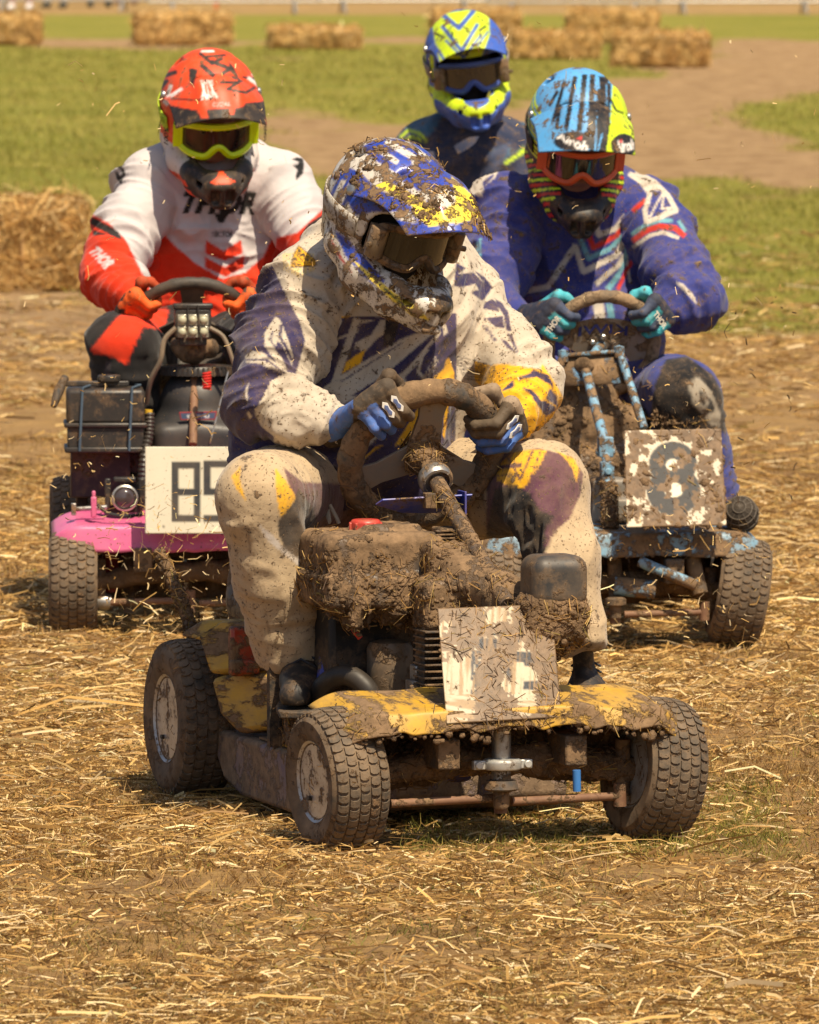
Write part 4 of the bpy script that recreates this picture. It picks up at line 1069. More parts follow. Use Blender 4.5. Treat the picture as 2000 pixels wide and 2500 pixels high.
cap.build("fuel_cap", mat("red_cap", (.50, .03, .025), rough=.4, mud=.18, mudscale=30, dust=.4), m1, .002)
MB().box(L1(870, 1318, 17.74), (.16, .12, .012)).build("tank_seam", mat("blue_faded", (.10, .20, .33), rough=.5, mud=.55, mudscale=22), m1, .004)
eb = L1(905, 1560, 17.8); MB().box(eb + [.02, .03, -.02], (.24, .16, .20)).build("engine_block", mat("engine_black", (.012, .012, .013), rough=.55, mud=.2, mudscale=14), m1, .012)
MB().lathe(L1(952, 1705, 17.72), (0, 0, 1), [(0, 0), (.044, 0), (.046, .004), (.046, .10), (.040, .112), (.02, .118), (0, .118)], 28).build("oil_filter", mat("filter_can", (.040, .036, .030), rough=.5, mud=.36, mudscale=13, dust=.6), m1)
fn_ = MB(); f1 = L1(1062, 1600, 17.58)
for k in range(9): fn_.box(f1 + [0.0, .0, -.055 + k * .013], (.065, .08, .004))
fn_.box(f1 + [0, .02, 0], (.05, .06, .12)).build("cooling_fins", DARKG, m1, .001, kind="stuff")
g1 = L1(1025, 1690, 17.62); MB().box(g1, (.045, .05, .05)).box(g1 + [.0, 0, .04], (.03, .04, .03)).cyl(g1 + [-.03, -.03, .01], g1 + [.02, -.03, .01], .008).build("carburettor", STEEL, m1, .003)
MB().tube(spline([L1(775, 1735, 17.76), L1(790, 1675, 17.72), L1(845, 1648, 17.68), L1(895, 1680, 17.66), L1(915, 1735, 17.66)], 6), .021, 14).build("hose", mat("rubber_hose", (.012, .012, .012), rough=.5, dust=.12), m1)
MB().tube([L1(840, 1485, 17.86), L1(800, 1590, 17.8), L1(790, 1680, 17.76)], .016, 10).build("frame_strut", BLU, m1)
MB().tube(spline([L1(870, 1490, 17.68), L1(862, 1530, 17.66), L1(880, 1558, 17.66)], 5), .006, 8).build("ignition_lead", mat("red_lead", (.45, .03, .02), rough=.4), m1)
MB().box(L1(900, 1670, 17.9), (.42, .02, .24)).build("shade_backing", mat("shadow_panel", (.02, .018, .016), rough=.8, mud=.3), m1)  # near-black sheet added to stand in for the shade behind the engine
MB().prism([(-.095, 0), (.09, .012), (.085, -.025), (.03, -.055), (-.04, -.052), (-.105, -.018)], L1(1045, 1215, 17.80), (1, .0, 0), (.0, -.82, .57), .004).box(L1(1128, 1250, 17.82), (.004, .05, .085)).build("steering_bracket", BLU, m1, .001)
h0 = L1(1056, 1240, 17.80); MB().lathe(h0, (0, 0, 1), [(0, 0), (.02, 0), (.02, .03), (0, .03)], 6).build("bracket_nut", DARKG, m1, .001)
# column and steering wheel
SWC = L1(1028, 1108, 17.93); cb = L1(1062, 1168, 17.84); cl = L1(1240, 1478, 17.47); cax = nrm(cl - cb)
COLM = mat("column_muddy", (.03, .03, .035), rough=.55, mud=.55, mudscale=35, dust=.3)
MB().box(L1(1100, 1318, 17.74), (.055, .08, .05)).build('louvre_box', BLKM, m1, .004)
lvr = MB()
for k in range(5): lvr.box(L1(1092, 1296 + 9 * k, 17.69), (.05, .012, .0035))
lvr.build('louvres', mat('cowl_muddy'), m1, .001, kind='stuff')
colm = MB().tube([SWC - cax * .01, cb, cl], .0165, 16); colm.build("steering_column", COLM, m1); mud_on(m1, (colm.V, colm.F), 260, .006, 68, keep=lambda p, n, r: p[:, 2] < cb[2] - .02, flat=.5, fib=1.5)
MB().lathe(cb - cax * .012, cax, [(.018, 0), (.033, .002), (.035, .008), (.035, .022), (.031, .028), (.026, .029), (.024, .022), (.018, .022)], 32).build("bearing", STEEL, m1)
SWA = nrm(np.array((.06, -.86, -.50)))
SWM = mat("muddy_foam_rim", (.035, .040, .042), rough=.7, mud=.68, mudscale=14, dust=.5, bump=.002, bscale=40)
sw1, ux1, uy1, ax1 = steering_wheel(m1, SWC, SWA, .150, .0265, SWM, mat("spoke_plate", (.22, .205, .185), rough=.5, metal=.15, mud=.25, mudscale=14, dust=.5))
rv = MB().tube(ring(SWC, ux1, uy1, .150, 60), .0262, 12, closed=True)
mud_on(sw1, (rv.V, rv.F), 1000, .0065, 69, keep=lambda p, n, r: (fbm(p, 13, 3, 4) > np.where(((p - SWC) @ uy1) < -.02, .40, .62)) & ((n @ ax1) > -.4), flat=.45, fib=.9)
s = SDF(SWC - .08, SWC + .08, .004); s.cap(SWC - ax1 * .005, SWC + ax1 * .030, .040, .030).noise(.012, 40, 3, 6); hv = sdf_part("hub_mud", s, MUDM, m1); mud_on(m1, hv, 420, .006, 70, flat=.7, fib=1.8)
# yellow side bodywork, running board, pedals
def side_panel(pts_px, name, mt, th=.05, par=m1, noise=(.006, 14, 3, 2)):
    V = []
    pts = [L1(*q) for q in pts_px]; o = np.mean(pts, 0)
    m = MB(); n = len(pts); d = np.array((th, 0, 0)); m.add(pts + [p + d for p in pts], [tuple(range(n)), tuple(range(2 * n - 1, n - 1, -1))] + [(i, (i + 1) % n, n + (i + 1) % n, n + i) for i in range(n)])
    return m.build(name, mt, par, .012)
side_panel([(478, 1552, 18.18), (540, 1512, 18.20), (705, 1516, 18.10), (705, 1665, 18.05), (600, 1640, 18.10), (508, 1650, 18.13)], "seat_tub", YELS, .20)
side_panel([(508, 1652, 18.12), (600, 1642, 18.09), (690, 1650, 18.0), (672, 1778, 17.97), (578, 1792, 18.06), (534, 1745, 18.10)], "foot_well", YELS, .10)
side_panel([(425, 1552, 18.24), (486, 1512, 18.24), (545, 1515, 18.20), (486, 1565, 18.18)], "rear_fender", YELS, .14)
MB().box(L1(590, 1590, 18.07), (.05, .03, .10)).box(L1(596, 1628, 18.06), (.06, .03, .03)).build("tail_lamp", mat("red_lamp_muddy", (.35, .04, .02), rough=.35, mud=.5, mudscale=26), m1, .006)
dk = MB(); pl = [(.40, .150), (.95, .148), (.96, .10), (.90, .05), (.78, .028), (.44, .026), (.40, .05)]
dk.prism(pl, (-.235, 0, 0), (0, 1, 0), (0, 0, 1), .0); dk = MB(); n = len(pl)
dk.add([(-.285, a, b) for a, b in pl] + [(.285, a, b) for a, b in pl], [tuple(range(n)), tuple(range(2 * n - 1, n - 1, -1))] + [(i, (i + 1) % n, n + (i + 1) % n, n + i) for i in range(n)])
dk.build("mower_deck", DECK, m1, .010)
MB().box((-.215, .60, .1535), (.11, .20, .005)).build("foot_plate", YEL, m1, .001)
mud_on(m1, (dk.V, dk.F), 420, .008, 71, keep=lambda p, n, r: (p[:, 2] > .147) & (p[:, 0] < -.15), flat=.4, fib=.8)
lv = MB().tube([L1(478, 1560, 18.36), L1(440, 1460, 18.40), L1(388, 1345, 18.45)], [.014, .013, .011], 10); lv.build("lift_lever", DARKG, m1); mud_on(m1, (lv.V, lv.F), 420, .0085, 72, flat=.7, fib=1.2)
MB().box(L1(748, 1688, 17.82), (.035, .012, .070)).build("pedal", DARKG, m1, .004); pd = MB().box(L1(740, 1760, 17.80), (.07, .05, .09)); pd.build("pedal_arm", DARKG, m1, .01); mud_on(m1, (pd.V, pd.F), 300, .008, 73, flat=.7, fib=1.2)
# under the apron: pivot post, clamp, brackets
pv = L1(1224, 1770, 17.33); pw = L1(1224, 1935, 17.33)
MB().cyl(pv + [0, 0, .02], pw, .019, n=18).build("pivot_post", STEEL, m1)
pc = L1(1226, 1866, 17.32); MB().lathe(pc - [0, 0, .010], (0, 0, 1), [(.018, 0), (.036, 0), (.038, .004), (.038, .017), (.034, .021), (.018, .021)], 28).box(pc + [-.047, 0, 0], (.026, .016, .018)).box(pc + [.047, 0, 0], (.026, .016, .018)).cyl(pc + [-.05, -.014, 0], pc + [-.05, .014, 0], .008).cyl(pc + [.05, -.014, 0], pc + [.05, .014, 0], .008).build("clamp_collar", mat("cast_alloy", (.55, .54, .50), rough=.45, metal=.5, mud=.2), m1, .002)
pb = L1(1224, 1930, 17.32); MB().lathe(pb, (0, 0, -1), [(0, -.02), (.03, -.02), (.034, -.004), (.03, 0), (.016, .002), (.016, .03), (.012, .036), (0, .036)], 18).build("drop_arm", DARKG, m1)
for (a, b, w_, mt_) in (((1115, 1790), (1120, 1900), .05, BLU), ((1330, 1800), (1345, 1890), .06, DARKG), ((1395, 1770), (1412, 1880), .035, BLU)):
    MB().tube([L1(a[0], a[1], 17.5), L1(b[0], b[1], 17.46)], w_ / 2, 10).build("bracket", mt_, m1)
MB().tube([L1(1408, 1880, 17.30), L1(1409, 1932, 17.30)], .008, 10).build("cable_end", mat("blue_sleeve", (.04, .16, .42), rough=.5), m1)
s = SDF((-.30, -.03, .10), (.30, .14, .29), .008); s.box((0, .08, .20), (.27, .03, .065), .02).box((.2, .05, .15), (.08, .05, .03), .02, k=.02).box((-.2, .06, .15), (.08, .05, .035), .02, k=.02).noise(.018, 20, 3, 31)
uv = sdf_part("front_crossmember", s, MUDD, m1); mud_on(m1, uv, 1200, .010, 74, keep=lambda p, n, r: n[:, 1] < .2, flat=.7, fib=1.2)
mud_on(m1, ax_src, 900, .009, 75, keep=lambda p, n, r: n[:, 1] < .3, flat=.7, fib=1.2)
bz = L1(1500, 1880, 17.5); MB().cyl(bz, bz + [.05, 0, .004], .022, n=18).cyl(bz + [.05, 0, .004], bz + [.075, 0, .005], .016, n=12).build("axle_stub", CHR, m1, .002)

# ---- mower 2: pink apron, plate 85 ----------------------------------------------------------------
m2 = thing("lawn_mower", "pink-fronted racing lawn mower with number plate 85 and a black battery box", "lawn mower", (-.535, 22.25, 0), math.radians(3))
m3 = thing("lawn_mower", "light blue racing lawn mower splattered with mud, number plate 8", "lawn mower", (.505, 21.87, 0), math.radians(8))
m4 = thing("lawn_mower", "lawn mower under the navy rider, hidden behind the others", "lawn mower", (.20, 26.2, 0), math.radians(4))
bpy.context.view_layer.update()
w2, W2, R2 = TX(m2); L2 = lambda px, py, Y: w2(P(px, py, Y))
w3, W3, R3 = TX(m3); L3 = lambda px, py, Y: w3(P(px, py, Y))
PINK = mat("pink_paint", (.66, .11, .28), rough=.4, speck=.5, dust=.35, coat=.2)
wheel(m2, (-.302, 0, .128), .128, .118, .066, toe=-1, camber=0, out=-1, nl=36, rim_m=RIMD)
wheel(m2, (.302, 0, .128), .128, .118, .066, toe=-1, camber=0, out=1, nl=36, rim_m=RIMD)
seat_and_rear(m2, PINK, y0=.78, wr=.285, zs=.42, rw=.16, rimm=RIMD, fender=False); front_axle(m2, .30, .128)
V, Q = sheet(apron_fn(-.352, .352, .17, -.06, .292, .060, 5, wav=.002), 60, 30, .004); Q = Q[:, ::-1]; link("front_apron", mesh_np("front_apron", V, Q), PINK, m2)
qa = Q[(Q < len(V) // 2).all(1)]; mud_on(m2, (V, qa), 500, .004, 81, keep=lambda p, n, r: (p[:, 2] < .232) & (p[:, 0] < -.2), flat=.8, fib=2.0, hang=1.0, face=(0, -1, 0))
PL8 = sRGB(206, 198, 176); PLD = sRGB(44, 46, 48)
c4 = [L2(355, 1091, 22.12), L2(615, 1091, 22.12), L2(615, 1303, 22.08), L2(355, 1303, 22.08)]
def plate_obj(c4, WT, parent, base, lay, mt, post=None, n=(84, 76), rnd=9):
    V, Q = panel(c4, n[0], n[1], .0035)
    if np.mean(vnormals(V, Q)[: len(V) // 2, 1]) > 0: Q = Q[:, ::-1]
    px, py = proj(WT(V)); C = paint(px, py, base, lay)
    if post: C = post(px, py, C)
    link("number_plate", mesh_np("number_plate", V, Q, C), mt, parent); return V, Q[(Q < len(V) // 2).all(1)]
def bar_digit(x0, x1, y0, y1, w_, segs):
    ym = (y0 + y1) / 2 + 1; R_ = {'t': (x0, y0, x1, y0 + w_), 'm': (x0, ym - w_ / 2, x1, ym + w_ / 2), 'b': (x0, y1 - w_, x1, y1), 'tl': (x0, y0, x0 + w_, ym), 'bl': (x0, ym, x0 + w_, y1), 'tr': (x1 - w_, y0, x1, ym), 'br': (x1 - w_, ym, x1, y1)}
    return [[(a, b), (c, b), (c, d), (a, d)] for a, b, c, d in (R_[k] for k in segs)]
hl = sRGB(205, 198, 180)
plate_obj(c4, W2, m2, PL8, [(hl, stroke([(362, 1098), (608, 1098), (608, 1296), (362, 1296), (362, 1098)], 4)),
    (PLD, bar_digit(419, 490, 1128, 1274, 17, ['t', 'm', 'b', 'tl', 'bl', 'tr', 'br'])), (PLD, bar_digit(497, 568, 1124, 1274, 17, ['t', 'm', 'b', 'tl', 'br'])),
    (PLD, [[(397, 1282), (402, 1282), (402, 1288), (397, 1288)]])], mat("plate_clean", attr=True, rough=.35, var=.05, speck=.25, dust=.25))
bx0 = L2(257, 1018, 22.5)
bb = MB().box(bx0 + [0, 0, .030], (.196, .16, .088)); bb.build("battery_box", BLK, m2, .010)
MB().box(bx0 + [0, 0, -.016], (.208, .172, .012)).box(bx0 + [0, 0, -.05], (.190, .156, .060)).box(bx0 + [0, 0, -.078], (.206, .17, .014)).build("battery_tray", BLK, m2, .004)
SH = mat("shock_cord", (.055, .085, .12), rough=.7)
for xx in (-.066, .058): MB().tube([bx0 + [xx, -.089, -.08], bx0 + [xx + .004, -.089, .0], bx0 + [xx + .008, -.083, .078], bx0 + [xx + .03, .0, .080], bx0 + [xx + .02, .083, .076], bx0 + [xx, .088, -.08]], .0035, 8).build("bungee_cord", SH, m2)
MB().tube([bx0 + [-.10, 0, .10], bx0 + [-.118, -.03, .065], bx0 + [-.130, -.05, .03]], [.010, .013, .008], 10).build("clamp_handle", mat("worn_handle", (.03, .026, .022), rough=.7, mud=.4), m2)
MB().box(bx0 + [-.02, .0, .084], (.16, .02, .014)).lathe(bx0 + [.01, 0, .088], (0, 0, 1), [(0, 0), (.028, 0), (.030, .008), (.028, .018), (0, .02)], 20).build("hold_down", BLK, m2, .003)
MB().box(L2(245, 1150, 22.55), (.15, .08, .13)).box(L2(330, 1130, 22.6), (.04, .04, .22)).box(L2(200, 1180, 22.6), (.03, .04, .20)).build("battery_stand", mat("purple_brown_frame", (.05, .025, .03), rough=.5, mud=.25), m2, .004)
# round headlamp
hc = L2(305, 1216, 22.28); ha = nrm((.02, -1, .03))
hb = MB().lathe(hc, -ha, [(0, .055), (.026, .055), (.032, .045), (.034, .004), (.031, 0), (.0285, .0)], 28); hb.build("headlamp", BLK, m2)
MB().lathe(hc, ha, [(.0285, -.006), (.033, -.004), (.033, .006), (.029, .008), (.0275, .002)], 28).build("headlamp_ring", mat("lamp_ring", (.5, .48, .42), rough=.3, metal=.7, dust=.3), m2)
MB().lathe(hc, ha, [(.0285, -.002), (.024, .008), (.015, .014), (0, .016)], 24).build("headlamp_lens", mat("lamp_glass", (.07, .055, .055), rough=.06, coat=.5, var=.5), m2)
MB().box(hc + [.0, .02, .045], (.055, .04, .012)).box(hc + [-.042, .024, .01], (.014, .02, .075)).box(hc + [.042, .024, .01], (.014, .02, .075)).box(hc + [0, .034, -.03], (.09, .012, .02)).build("lamp_bracket", BLK, m2, .003)
MB().box(L2(229, 1238, 22.22), (.014, .016, .052)).box(L2(229, 1208, 22.22), (.009, .012, .02)).build("pink_peg", PINK, m2, .003)
MB().tube(spline([L2(238, 1232, 22.22), L2(262, 1252, 22.2), L2(305, 1260, 22.2), L2(352, 1255, 22.22)], 5), .0045, 8).build("lamp_wire", BLK, m2)
MB().tube([L2(185, 1243, 22.26), L2(262, 1238, 22.26)], .006, 10).box(L2(180, 1243, 22.25), (.012, .02, .03)).build("apron_bolt", STEEL, m2, .002)
# engine
s = SDF(*box_of([L2(480, 1030, 22.62)], .22), .008); ec = L2(482, 1045, 22.62)
s.cap(ec + [0, 0, .01], ec + [0, 0, .06], .105, .095, k=.02).box(ec + [0, -.03, -.05], (.115, .10, .07), .03, k=.04); sdf_part("engine_cowl", s, mat("engine_plastic", (.028, .028, .030), rough=.45, dust=.16, speck=.2), m2)
lo_ = MB().lathe(ec + [0, 0, .148], (0, 0, 1), [(0, .012), (.05, .012), (.088, .010), (.094, 0), (.094, -.012), (0, -.012)], 40)
for k in range(44):
    a = 2 * math.pi * k / 44; lo_.box(ec + [.092 * math.cos(a), .092 * math.sin(a), .146], (.006, .005, .022), np.array(Matrix.Rotation(a, 3, 'Z')))
lo_.build("cooling_grille", BLK, m2, kind="stuff")
lb = [L2(437, 1006, 22.495), L2(530, 1004, 22.495), L2(526, 1025, 22.495), L2(441, 1026, 22.495)]
V, Q = panel(lb, 60, 20, .001)
if np.mean(vnormals(V, Q)[: len(V) // 2, 1]) > 0: Q = Q[:, ::-1]
px, py = proj(W2(V)); C = paint(px, py, sRGB(70, 85, 110), [(sRGB(150, 40, 35), stroke([(437, 1006), (530, 1004), (526, 1025), (441, 1026), (437, 1006)], 5)), (sRGB(200, 200, 200), text_polys("torgu", [(455, 1012), (512, 1011), (510, 1024), (457, 1025)], .02))])
link("engine_label", mesh_np("engine_label", V, Q, C), mat("label_print", attr=True, rough=.4), m2)
hs = MB(); n = 34; pth = spline([L2(366, 1008, 22.45), L2(364, 1060, 22.44), L2(352, 1120, 22.42), L2(347, 1180, 22.42)], 11)
hs.tube(pth, [.0135 if i % 2 else .0108 for i in range(len(pth))], 14); hs.build("corrugated_hose", mat("black_hose", (.016, .016, .017), rough=.4, dust=.2), m2)
MB().cyl(L2(363, 1010, 22.45), L2(363, 1000, 22.45), .010).build("hose_clip", mat("yellow_clip", (.6, .36, .03), rough=.4), m2)
sp = MB(); sp.tube([L2(505 + 9 * math.cos(i * .7), 950 - i * .75, 22.45 + .01 * math.sin(i * .7)) for i in range(56)], .0032, 6); sp.build("red_spring", mat("red_spring", (.55, .03, .02), rough=.35), m2)
# column, wheel, work light
c2c = L2(467, 793, 22.72); a2 = nrm(np.array((.01, -.76, -.65)))
BFOAM = mat("black_foam_rim", (.022, .022, .022), rough=.6, dust=.3, bump=.001, speck=.15)
sw2, ux2, uy2, ax2 = steering_wheel(m2, c2c, a2, .146, .0155, BFOAM, mat("dark_spoke", (.07, .066, .06), rough=.5, metal=.3, dust=.4))
MB().tube([c2c, L2(476, 872, 22.60), L2(471, 1085, 22.45)], .0105, 14).build("steering_column", RUST, m2)
lc_ = L2(471, 790, 22.52); lbx = MB().box(lc_, (.092, .045, .078)); lbx.build("work_light", BLK, m2, .006)
for i in range(3):
    for j in range(2):
        q = lc_ + [(-.0265 + .0265 * i), -.0235, .016 - .03 * j - .006]; MB().box(q, (.024, .003, .028)).build("led_cell", mat("led_reflector", (.36, .34, .27), rough=.2, metal=.35, var=.3), m2, .002)
        MB().lathe(q + [0, -.002, 0], (0, -1, 0), [(.011, 0), (.009, .005), (.004, .008), (0, .008)], 14).build("led_lens", mat("led_glass", (.40, .38, .26), rough=.1, coat=.3), m2)
for xx in (-.0135, .013): MB().tube([lc_ + [xx * .9, -.027, .048], lc_ + [xx * 1.1, -.028, 0], lc_ + [xx * 1.6, -.027, -.045]], .0028, 6).build("light_guard", BLK, m2)
MB().box(lc_ + [0, 0, .044], (.10, .05, .014)).box(lc_ + [0, .01, -.045], (.07, .05, .02)).build("light_housing", BLK, m2, .004)
s = SDF(*box_of([L2(475, 850, 22.58)], .09), .006); s.cap(L2(440, 848, 22.6), L2(512, 848, 22.6), .026, k=.01).cap(L2(470, 862, 22.58), L2(480, 850, 22.58), .03, k=.02).noise(.008, 40, 3, 4); sdf_part("column_clamp", s, BLKM, m2)
CAB = mat("grey_cable", (.17, .14, .10), rough=.6, dust=.5)
MB().tube(spline([L2(430, 800, 22.5), L2(402, 830, 22.5), L2(392, 880, 22.5), L2(368, 930, 22.52), L2(358, 985, 22.55)], 6), .0065, 8).build("throttle_cable", CAB, m2)
MB().tube(spline([L2(512, 800, 22.5), L2(545, 822, 22.5), L2(565, 870, 22.5), L2(590, 960, 22.52)], 6), .0055, 8).build("throttle_cable", CAB, m2)
MB().tube([L2(558, 905, 22.4), L2(513, 1082, 22.3)], .0022, 6).build("clutch_cable", STEEL, m2)
MB().cyl(L2(270, 1318, 22.3), L2(270, 1445, 22.3), .021, .017).build("kingpin", mat("red_paint", (.30, .02, .018), rough=.4, dust=.3), m2)
MB().cyl(L2(316, 1330, 22.34), L2(316, 1470, 22.34), .013).box(L2(316, 1480, 22.3), (.03, .03, .03)).build("drop_link", DARKG, m2)
MB().lathe(L2(256, 1470, 22.24), (1, 0, 0), [(0, -.02), (.018, -.018), (.022, 0), (.018, .018), (0, .02)], 18).cyl(L2(230, 1470, 22.25), L2(300, 1472, 22.25), .008).build("ball_joint", STEEL, m2)
MB().box((0, .16, .165), (.50, .03, .18)).build("front_crossmember", DARKG, m2, .01)
for px_ in (400, 450, 520): MB().cyl(L2(px_, 1340, 22.36), L2(px_, 1440, 22.36), .018).cyl(L2(px_ - 12, 1330, 22.3), L2(px_ + 12, 1330, 22.3), .014).build("under_bracket", STEEL if px_ == 450 else DARKG, m2)

# ---- mower 3: light blue, plate 8 ------------------------------------------------------------------
LBL = mat("light_blue_muddy", (.17, .38, .54), rough=.5, mud=.54, mudscale=19, speck=.6, dust=.35)
LBL2 = mat("light_blue_column", (.15, .36, .53), rough=.5, mud=.44, mudscale=34, speck=.4, dust=.2)
wheel(m3, (-.305, 0, .132), .132, .122, .066, toe=-2, camber=3, out=-1, nl=40, rim_m=RIMD)
wheel(m3, (.305, 0, .132), .132, .122, .066, toe=-4, camber=9, out=1, nl=40, rim_m=RIMD, muddy=True)
seat_and_rear(m3, LBL, y0=.78, wr=.285, zs=.42, rw=.16, rimm=RIMD); ax3s = front_axle(m3, .30, .132)
mud_on(m3, ax3s, 700, .005, 90, keep=lambda p, n, r: n[:, 1] < .3, flat=.7, fib=1.0)
V, Q = sheet(apron_fn(-.352, .352, .16, -.07, .300, .052, 7, wav=.004), 80, 34, .004); Q = Q[:, ::-1]; link("front_apron", mesh_np("front_apron", V, Q), LBL, m3)
qa = Q[(Q < len(V) // 2).all(1)]
mud_on(m3, (V, qa), 2600, .0042, 91, keep=lambda p, n, r: (fbm(p, 15, 3, 3) + r.normal(0, .05, len(p)) + .1 * (p[:, 2] < .25)) > .54, flat=.5, fib=.7, face=(0, -.5, 1))
G8 = sRGB(66, 64, 62)
def disc(cx, cy, rx, ry, n=40): return [(cx + rx * math.cos(2 * math.pi * k / n), cy + ry * math.sin(2 * math.pi * k / n)) for k in range(n)]
def post8(px, py, C):
    b = .105 + fbm(np.stack([px / 17, py / 17, 0 * px], -1), 1, 5, 41) + np.clip((px - 1715) / 60, 0, 1) * .10 + np.clip((1100 - py) / 60, 0, 1) * .06
    ins = inpoly(px, py, disc(1643, 1130, 62, 58)) | inpoly(px, py, disc(1645, 1197, 68, 62)); b = b - ins * .14
    m = b > .515; C[m] = np.array(MUD) * (.55 + .8 * fbm(np.stack([px, py, 0 * px], -1)[m] / 9, 1, 2, 2))[:, None]; return C
c4 = [L3(1524, 1052, 21.78), L3(1760, 1047, 21.84), L3(1773, 1283, 21.76), L3(1530, 1288, 21.70)]
pv3 = plate_obj(c4, W3, m3, sRGB(208, 196, 172), [(sRGB(110, 150, 175), text_polys("m", [(1672, 1060), (1690, 1060), (1690, 1070), (1672, 1070)], .02)), (G8, [disc(1643, 1132, 59, 54), disc(1645, 1199, 66, 60)]), (sRGB(226, 216, 192), [disc(1643, 1135, 17, 14), disc(1645, 1196, 23, 18)])],
    mat("plate_muddy", attr=True, rough=.5, var=.08, speck=.3, bump=.0005), post8)
def keep8(p, n, r):
    x, y = proj(W3(p)); b = .085 + fbm(np.stack([x / 17, y / 17, 0 * x], -1), 1, 5, 41) + np.clip((x - 1715) / 60, 0, 1) * .10; ins = inpoly(x, y, disc(1643, 1130, 62, 58)) | inpoly(x, y, disc(1645, 1197, 68, 62)); return (b - ins * .14) > .535
mud_on(m3, pv3, 2400, .0045, 92, keep=keep8, flat=.5, fib=.35, face=(0, -1, .2))
s = SDF(*box_of([L3(1410, 1110, 22.34)], .24), .006); e3 = L3(1400, 1110, 22.36)
s.box(e3 + [.02, 0, .02], (.155, .12, .105), .04).cap(e3 + [.0, 0, .1], e3 + [.0, 0, .125], .11, k=.03).box(e3 + [.04, -.06, -.05], (.12, .08, .06), .02, k=.03).noise(.009, 26, 4, 19)
ev = sdf_part("engine_cowl", s, mat("cowl3", (.035, .036, .04), rough=.5, mud=.68, mudscale=16, dust=.6), m3); mud_on(m3, ev, 2600, .0045, 93, keep=lambda p, n, r: (n[:, 1] < .3) & (fbm(p, 16, 3, 5) > .45), flat=.6, fib=.6)
s = SDF(*box_of([L3(1490, 1235, 22.0)], .13), .005); s.box(L3(1485, 1230, 22.0), (.045, .04, .065), .012).box(L3(1500, 1245, 21.96), (.035, .03, .03), .008, k=.01); sdf_part("gearbox", s, mat("grey_casting", (.20, .19, .17), rough=.55, metal=.2, mud=.42, mudscale=18), m3)
MB().tube([L3(1486, 1180, 21.92), L3(1490, 1290, 21.88)], .017, 12).build("steering_shaft", DARKG, m3)
sh = MB().tube([L3(1486, 1180, 21.9), L3(1490, 1290, 21.86)], .022, 10); mud_on(m3, (sh.V, sh.F), 320, .006, 94, flat=.7, fib=.6)
c3c = L3(1468, 843, 22.38); a3 = nrm(np.array((.05, -.92, -.38)))
TAN = mat("muddy_wrapped_rim", (.10, .075, .05), rough=.8, mud=.66, mudscale=16, mudcol=(.26, .175, .10), dust=.8, bump=.001)
sw3, ux3, uy3, ax3 = steering_wheel(m3, c3c, a3, .135, .0165, TAN, None, spoke=None)
# plate of the steering wheel with cut letters
PL3 = mat("wheel_plate", (.27, .245, .21), rough=.5, metal=.3, mud=.42, mudscale=14, dust=.5)
pm = MB(); oa = [(.135 * math.cos(math.radians(a)), .135 * math.sin(math.radians(a))) for a in range(22, 159, 8)]
pm.prism([(.126, .020)] + [(.120 * math.cos(math.radians(a)), .020 + .056 * math.sin(math.radians(a))) for a in range(15, 166, 10)] + [(-.126, .020), (-.06, -.02), (-.045, -.075), (-.03, -.128), (.03, -.128), (.045, -.075), (.06, -.02)], c3c, ux3, uy3, .004)
pm.build("wheel_plate", PL3, sw3, .001)
pq = MB(); pq.prism([(.124, .030), (.060, -.018), (.075, -.045), (.128, -.035)], c3c, ux3, uy3, .0035); pq.build("wheel_plate", PL3, sw3, .001)
Vt, Tt = text_tris("KIWI", .012); lt = MB(); X_ = (.5 - Vt[:, 0]) * .125; Y_ = .036 + Vt[:, 1] * .026 - (X_ / .12) ** 2 * .03
f_ = ax3 * .0065; lt.add([c3c + ux3 * a + uy3 * b + (f_ if np.dot(f_, (0, -1, 0)) > 0 else -f_) for a, b in zip(X_, Y_)], [tuple(k) for k in Tt]); lt.build("cut_letters", mat("cutout_blue", (.018, .022, .11), rough=.5), sw3, kind="stuff")
nb = MB()
for a in (30, 90, 150, 210, 270, 330): q = c3c + (ux3 * math.cos(math.radians(a)) + uy3 * math.sin(math.radians(a))) * .030 + nrm(f_) * .006; nb.lathe(q, nrm(f_), [(0, 0), (.008, 0), (.008, .010), (.005, .013), (0, .013)], 6)
nb.build("hub_bolts", CHR, sw3, .001, kind="stuff")
kb = rim_point(c3c, ux3, uy3, .137, 158)[0] + np.array((.006, -.03, .012)); MB().lathe(kb, (0, 0, 1), [(0, -.016), (.012, -.012), (.0165, 0), (.012, .012), (0, .016)], 18).build("steering_knob", mat("grey_knob", (.09, .085, .08), rough=.6, dust=.5), sw3)
u0 = L3(1427, 893, 22.24); u1 = L3(1478, 1085, 21.98); MB().tube([c3c, u0, u1], .0125, 14).build("steering_column", LBL2, m3)
uj = MB().box(u1 + [0, 0, -.006], (.036, .034, .05)).cyl(u1 + [-.024, 0, -.018], u1 + [.024, 0, -.018], .008); u2 = L3(1482, 1150, 21.94); uj.box(u2, (.032, .034, .045)).cyl(u2 + [0, -.026, 0], u2 + [0, .026, 0], .009); uj.build("universal_joint", LBL2, m3, .003)
MB().tube([u1 + [0, 0, -.02], u2 + [0, 0, .015]], .011, 10).tube([u2, L3(1486, 1190, 21.92)], .015, 10).build("joint_shaft", LBL2, m3)
fr1, fr2, fr3, fr4 = L3(1375, 868, 22.24), L3(1512, 858, 22.24), L3(1345, 965, 22.22), L3(1572, 1045, 22.15)
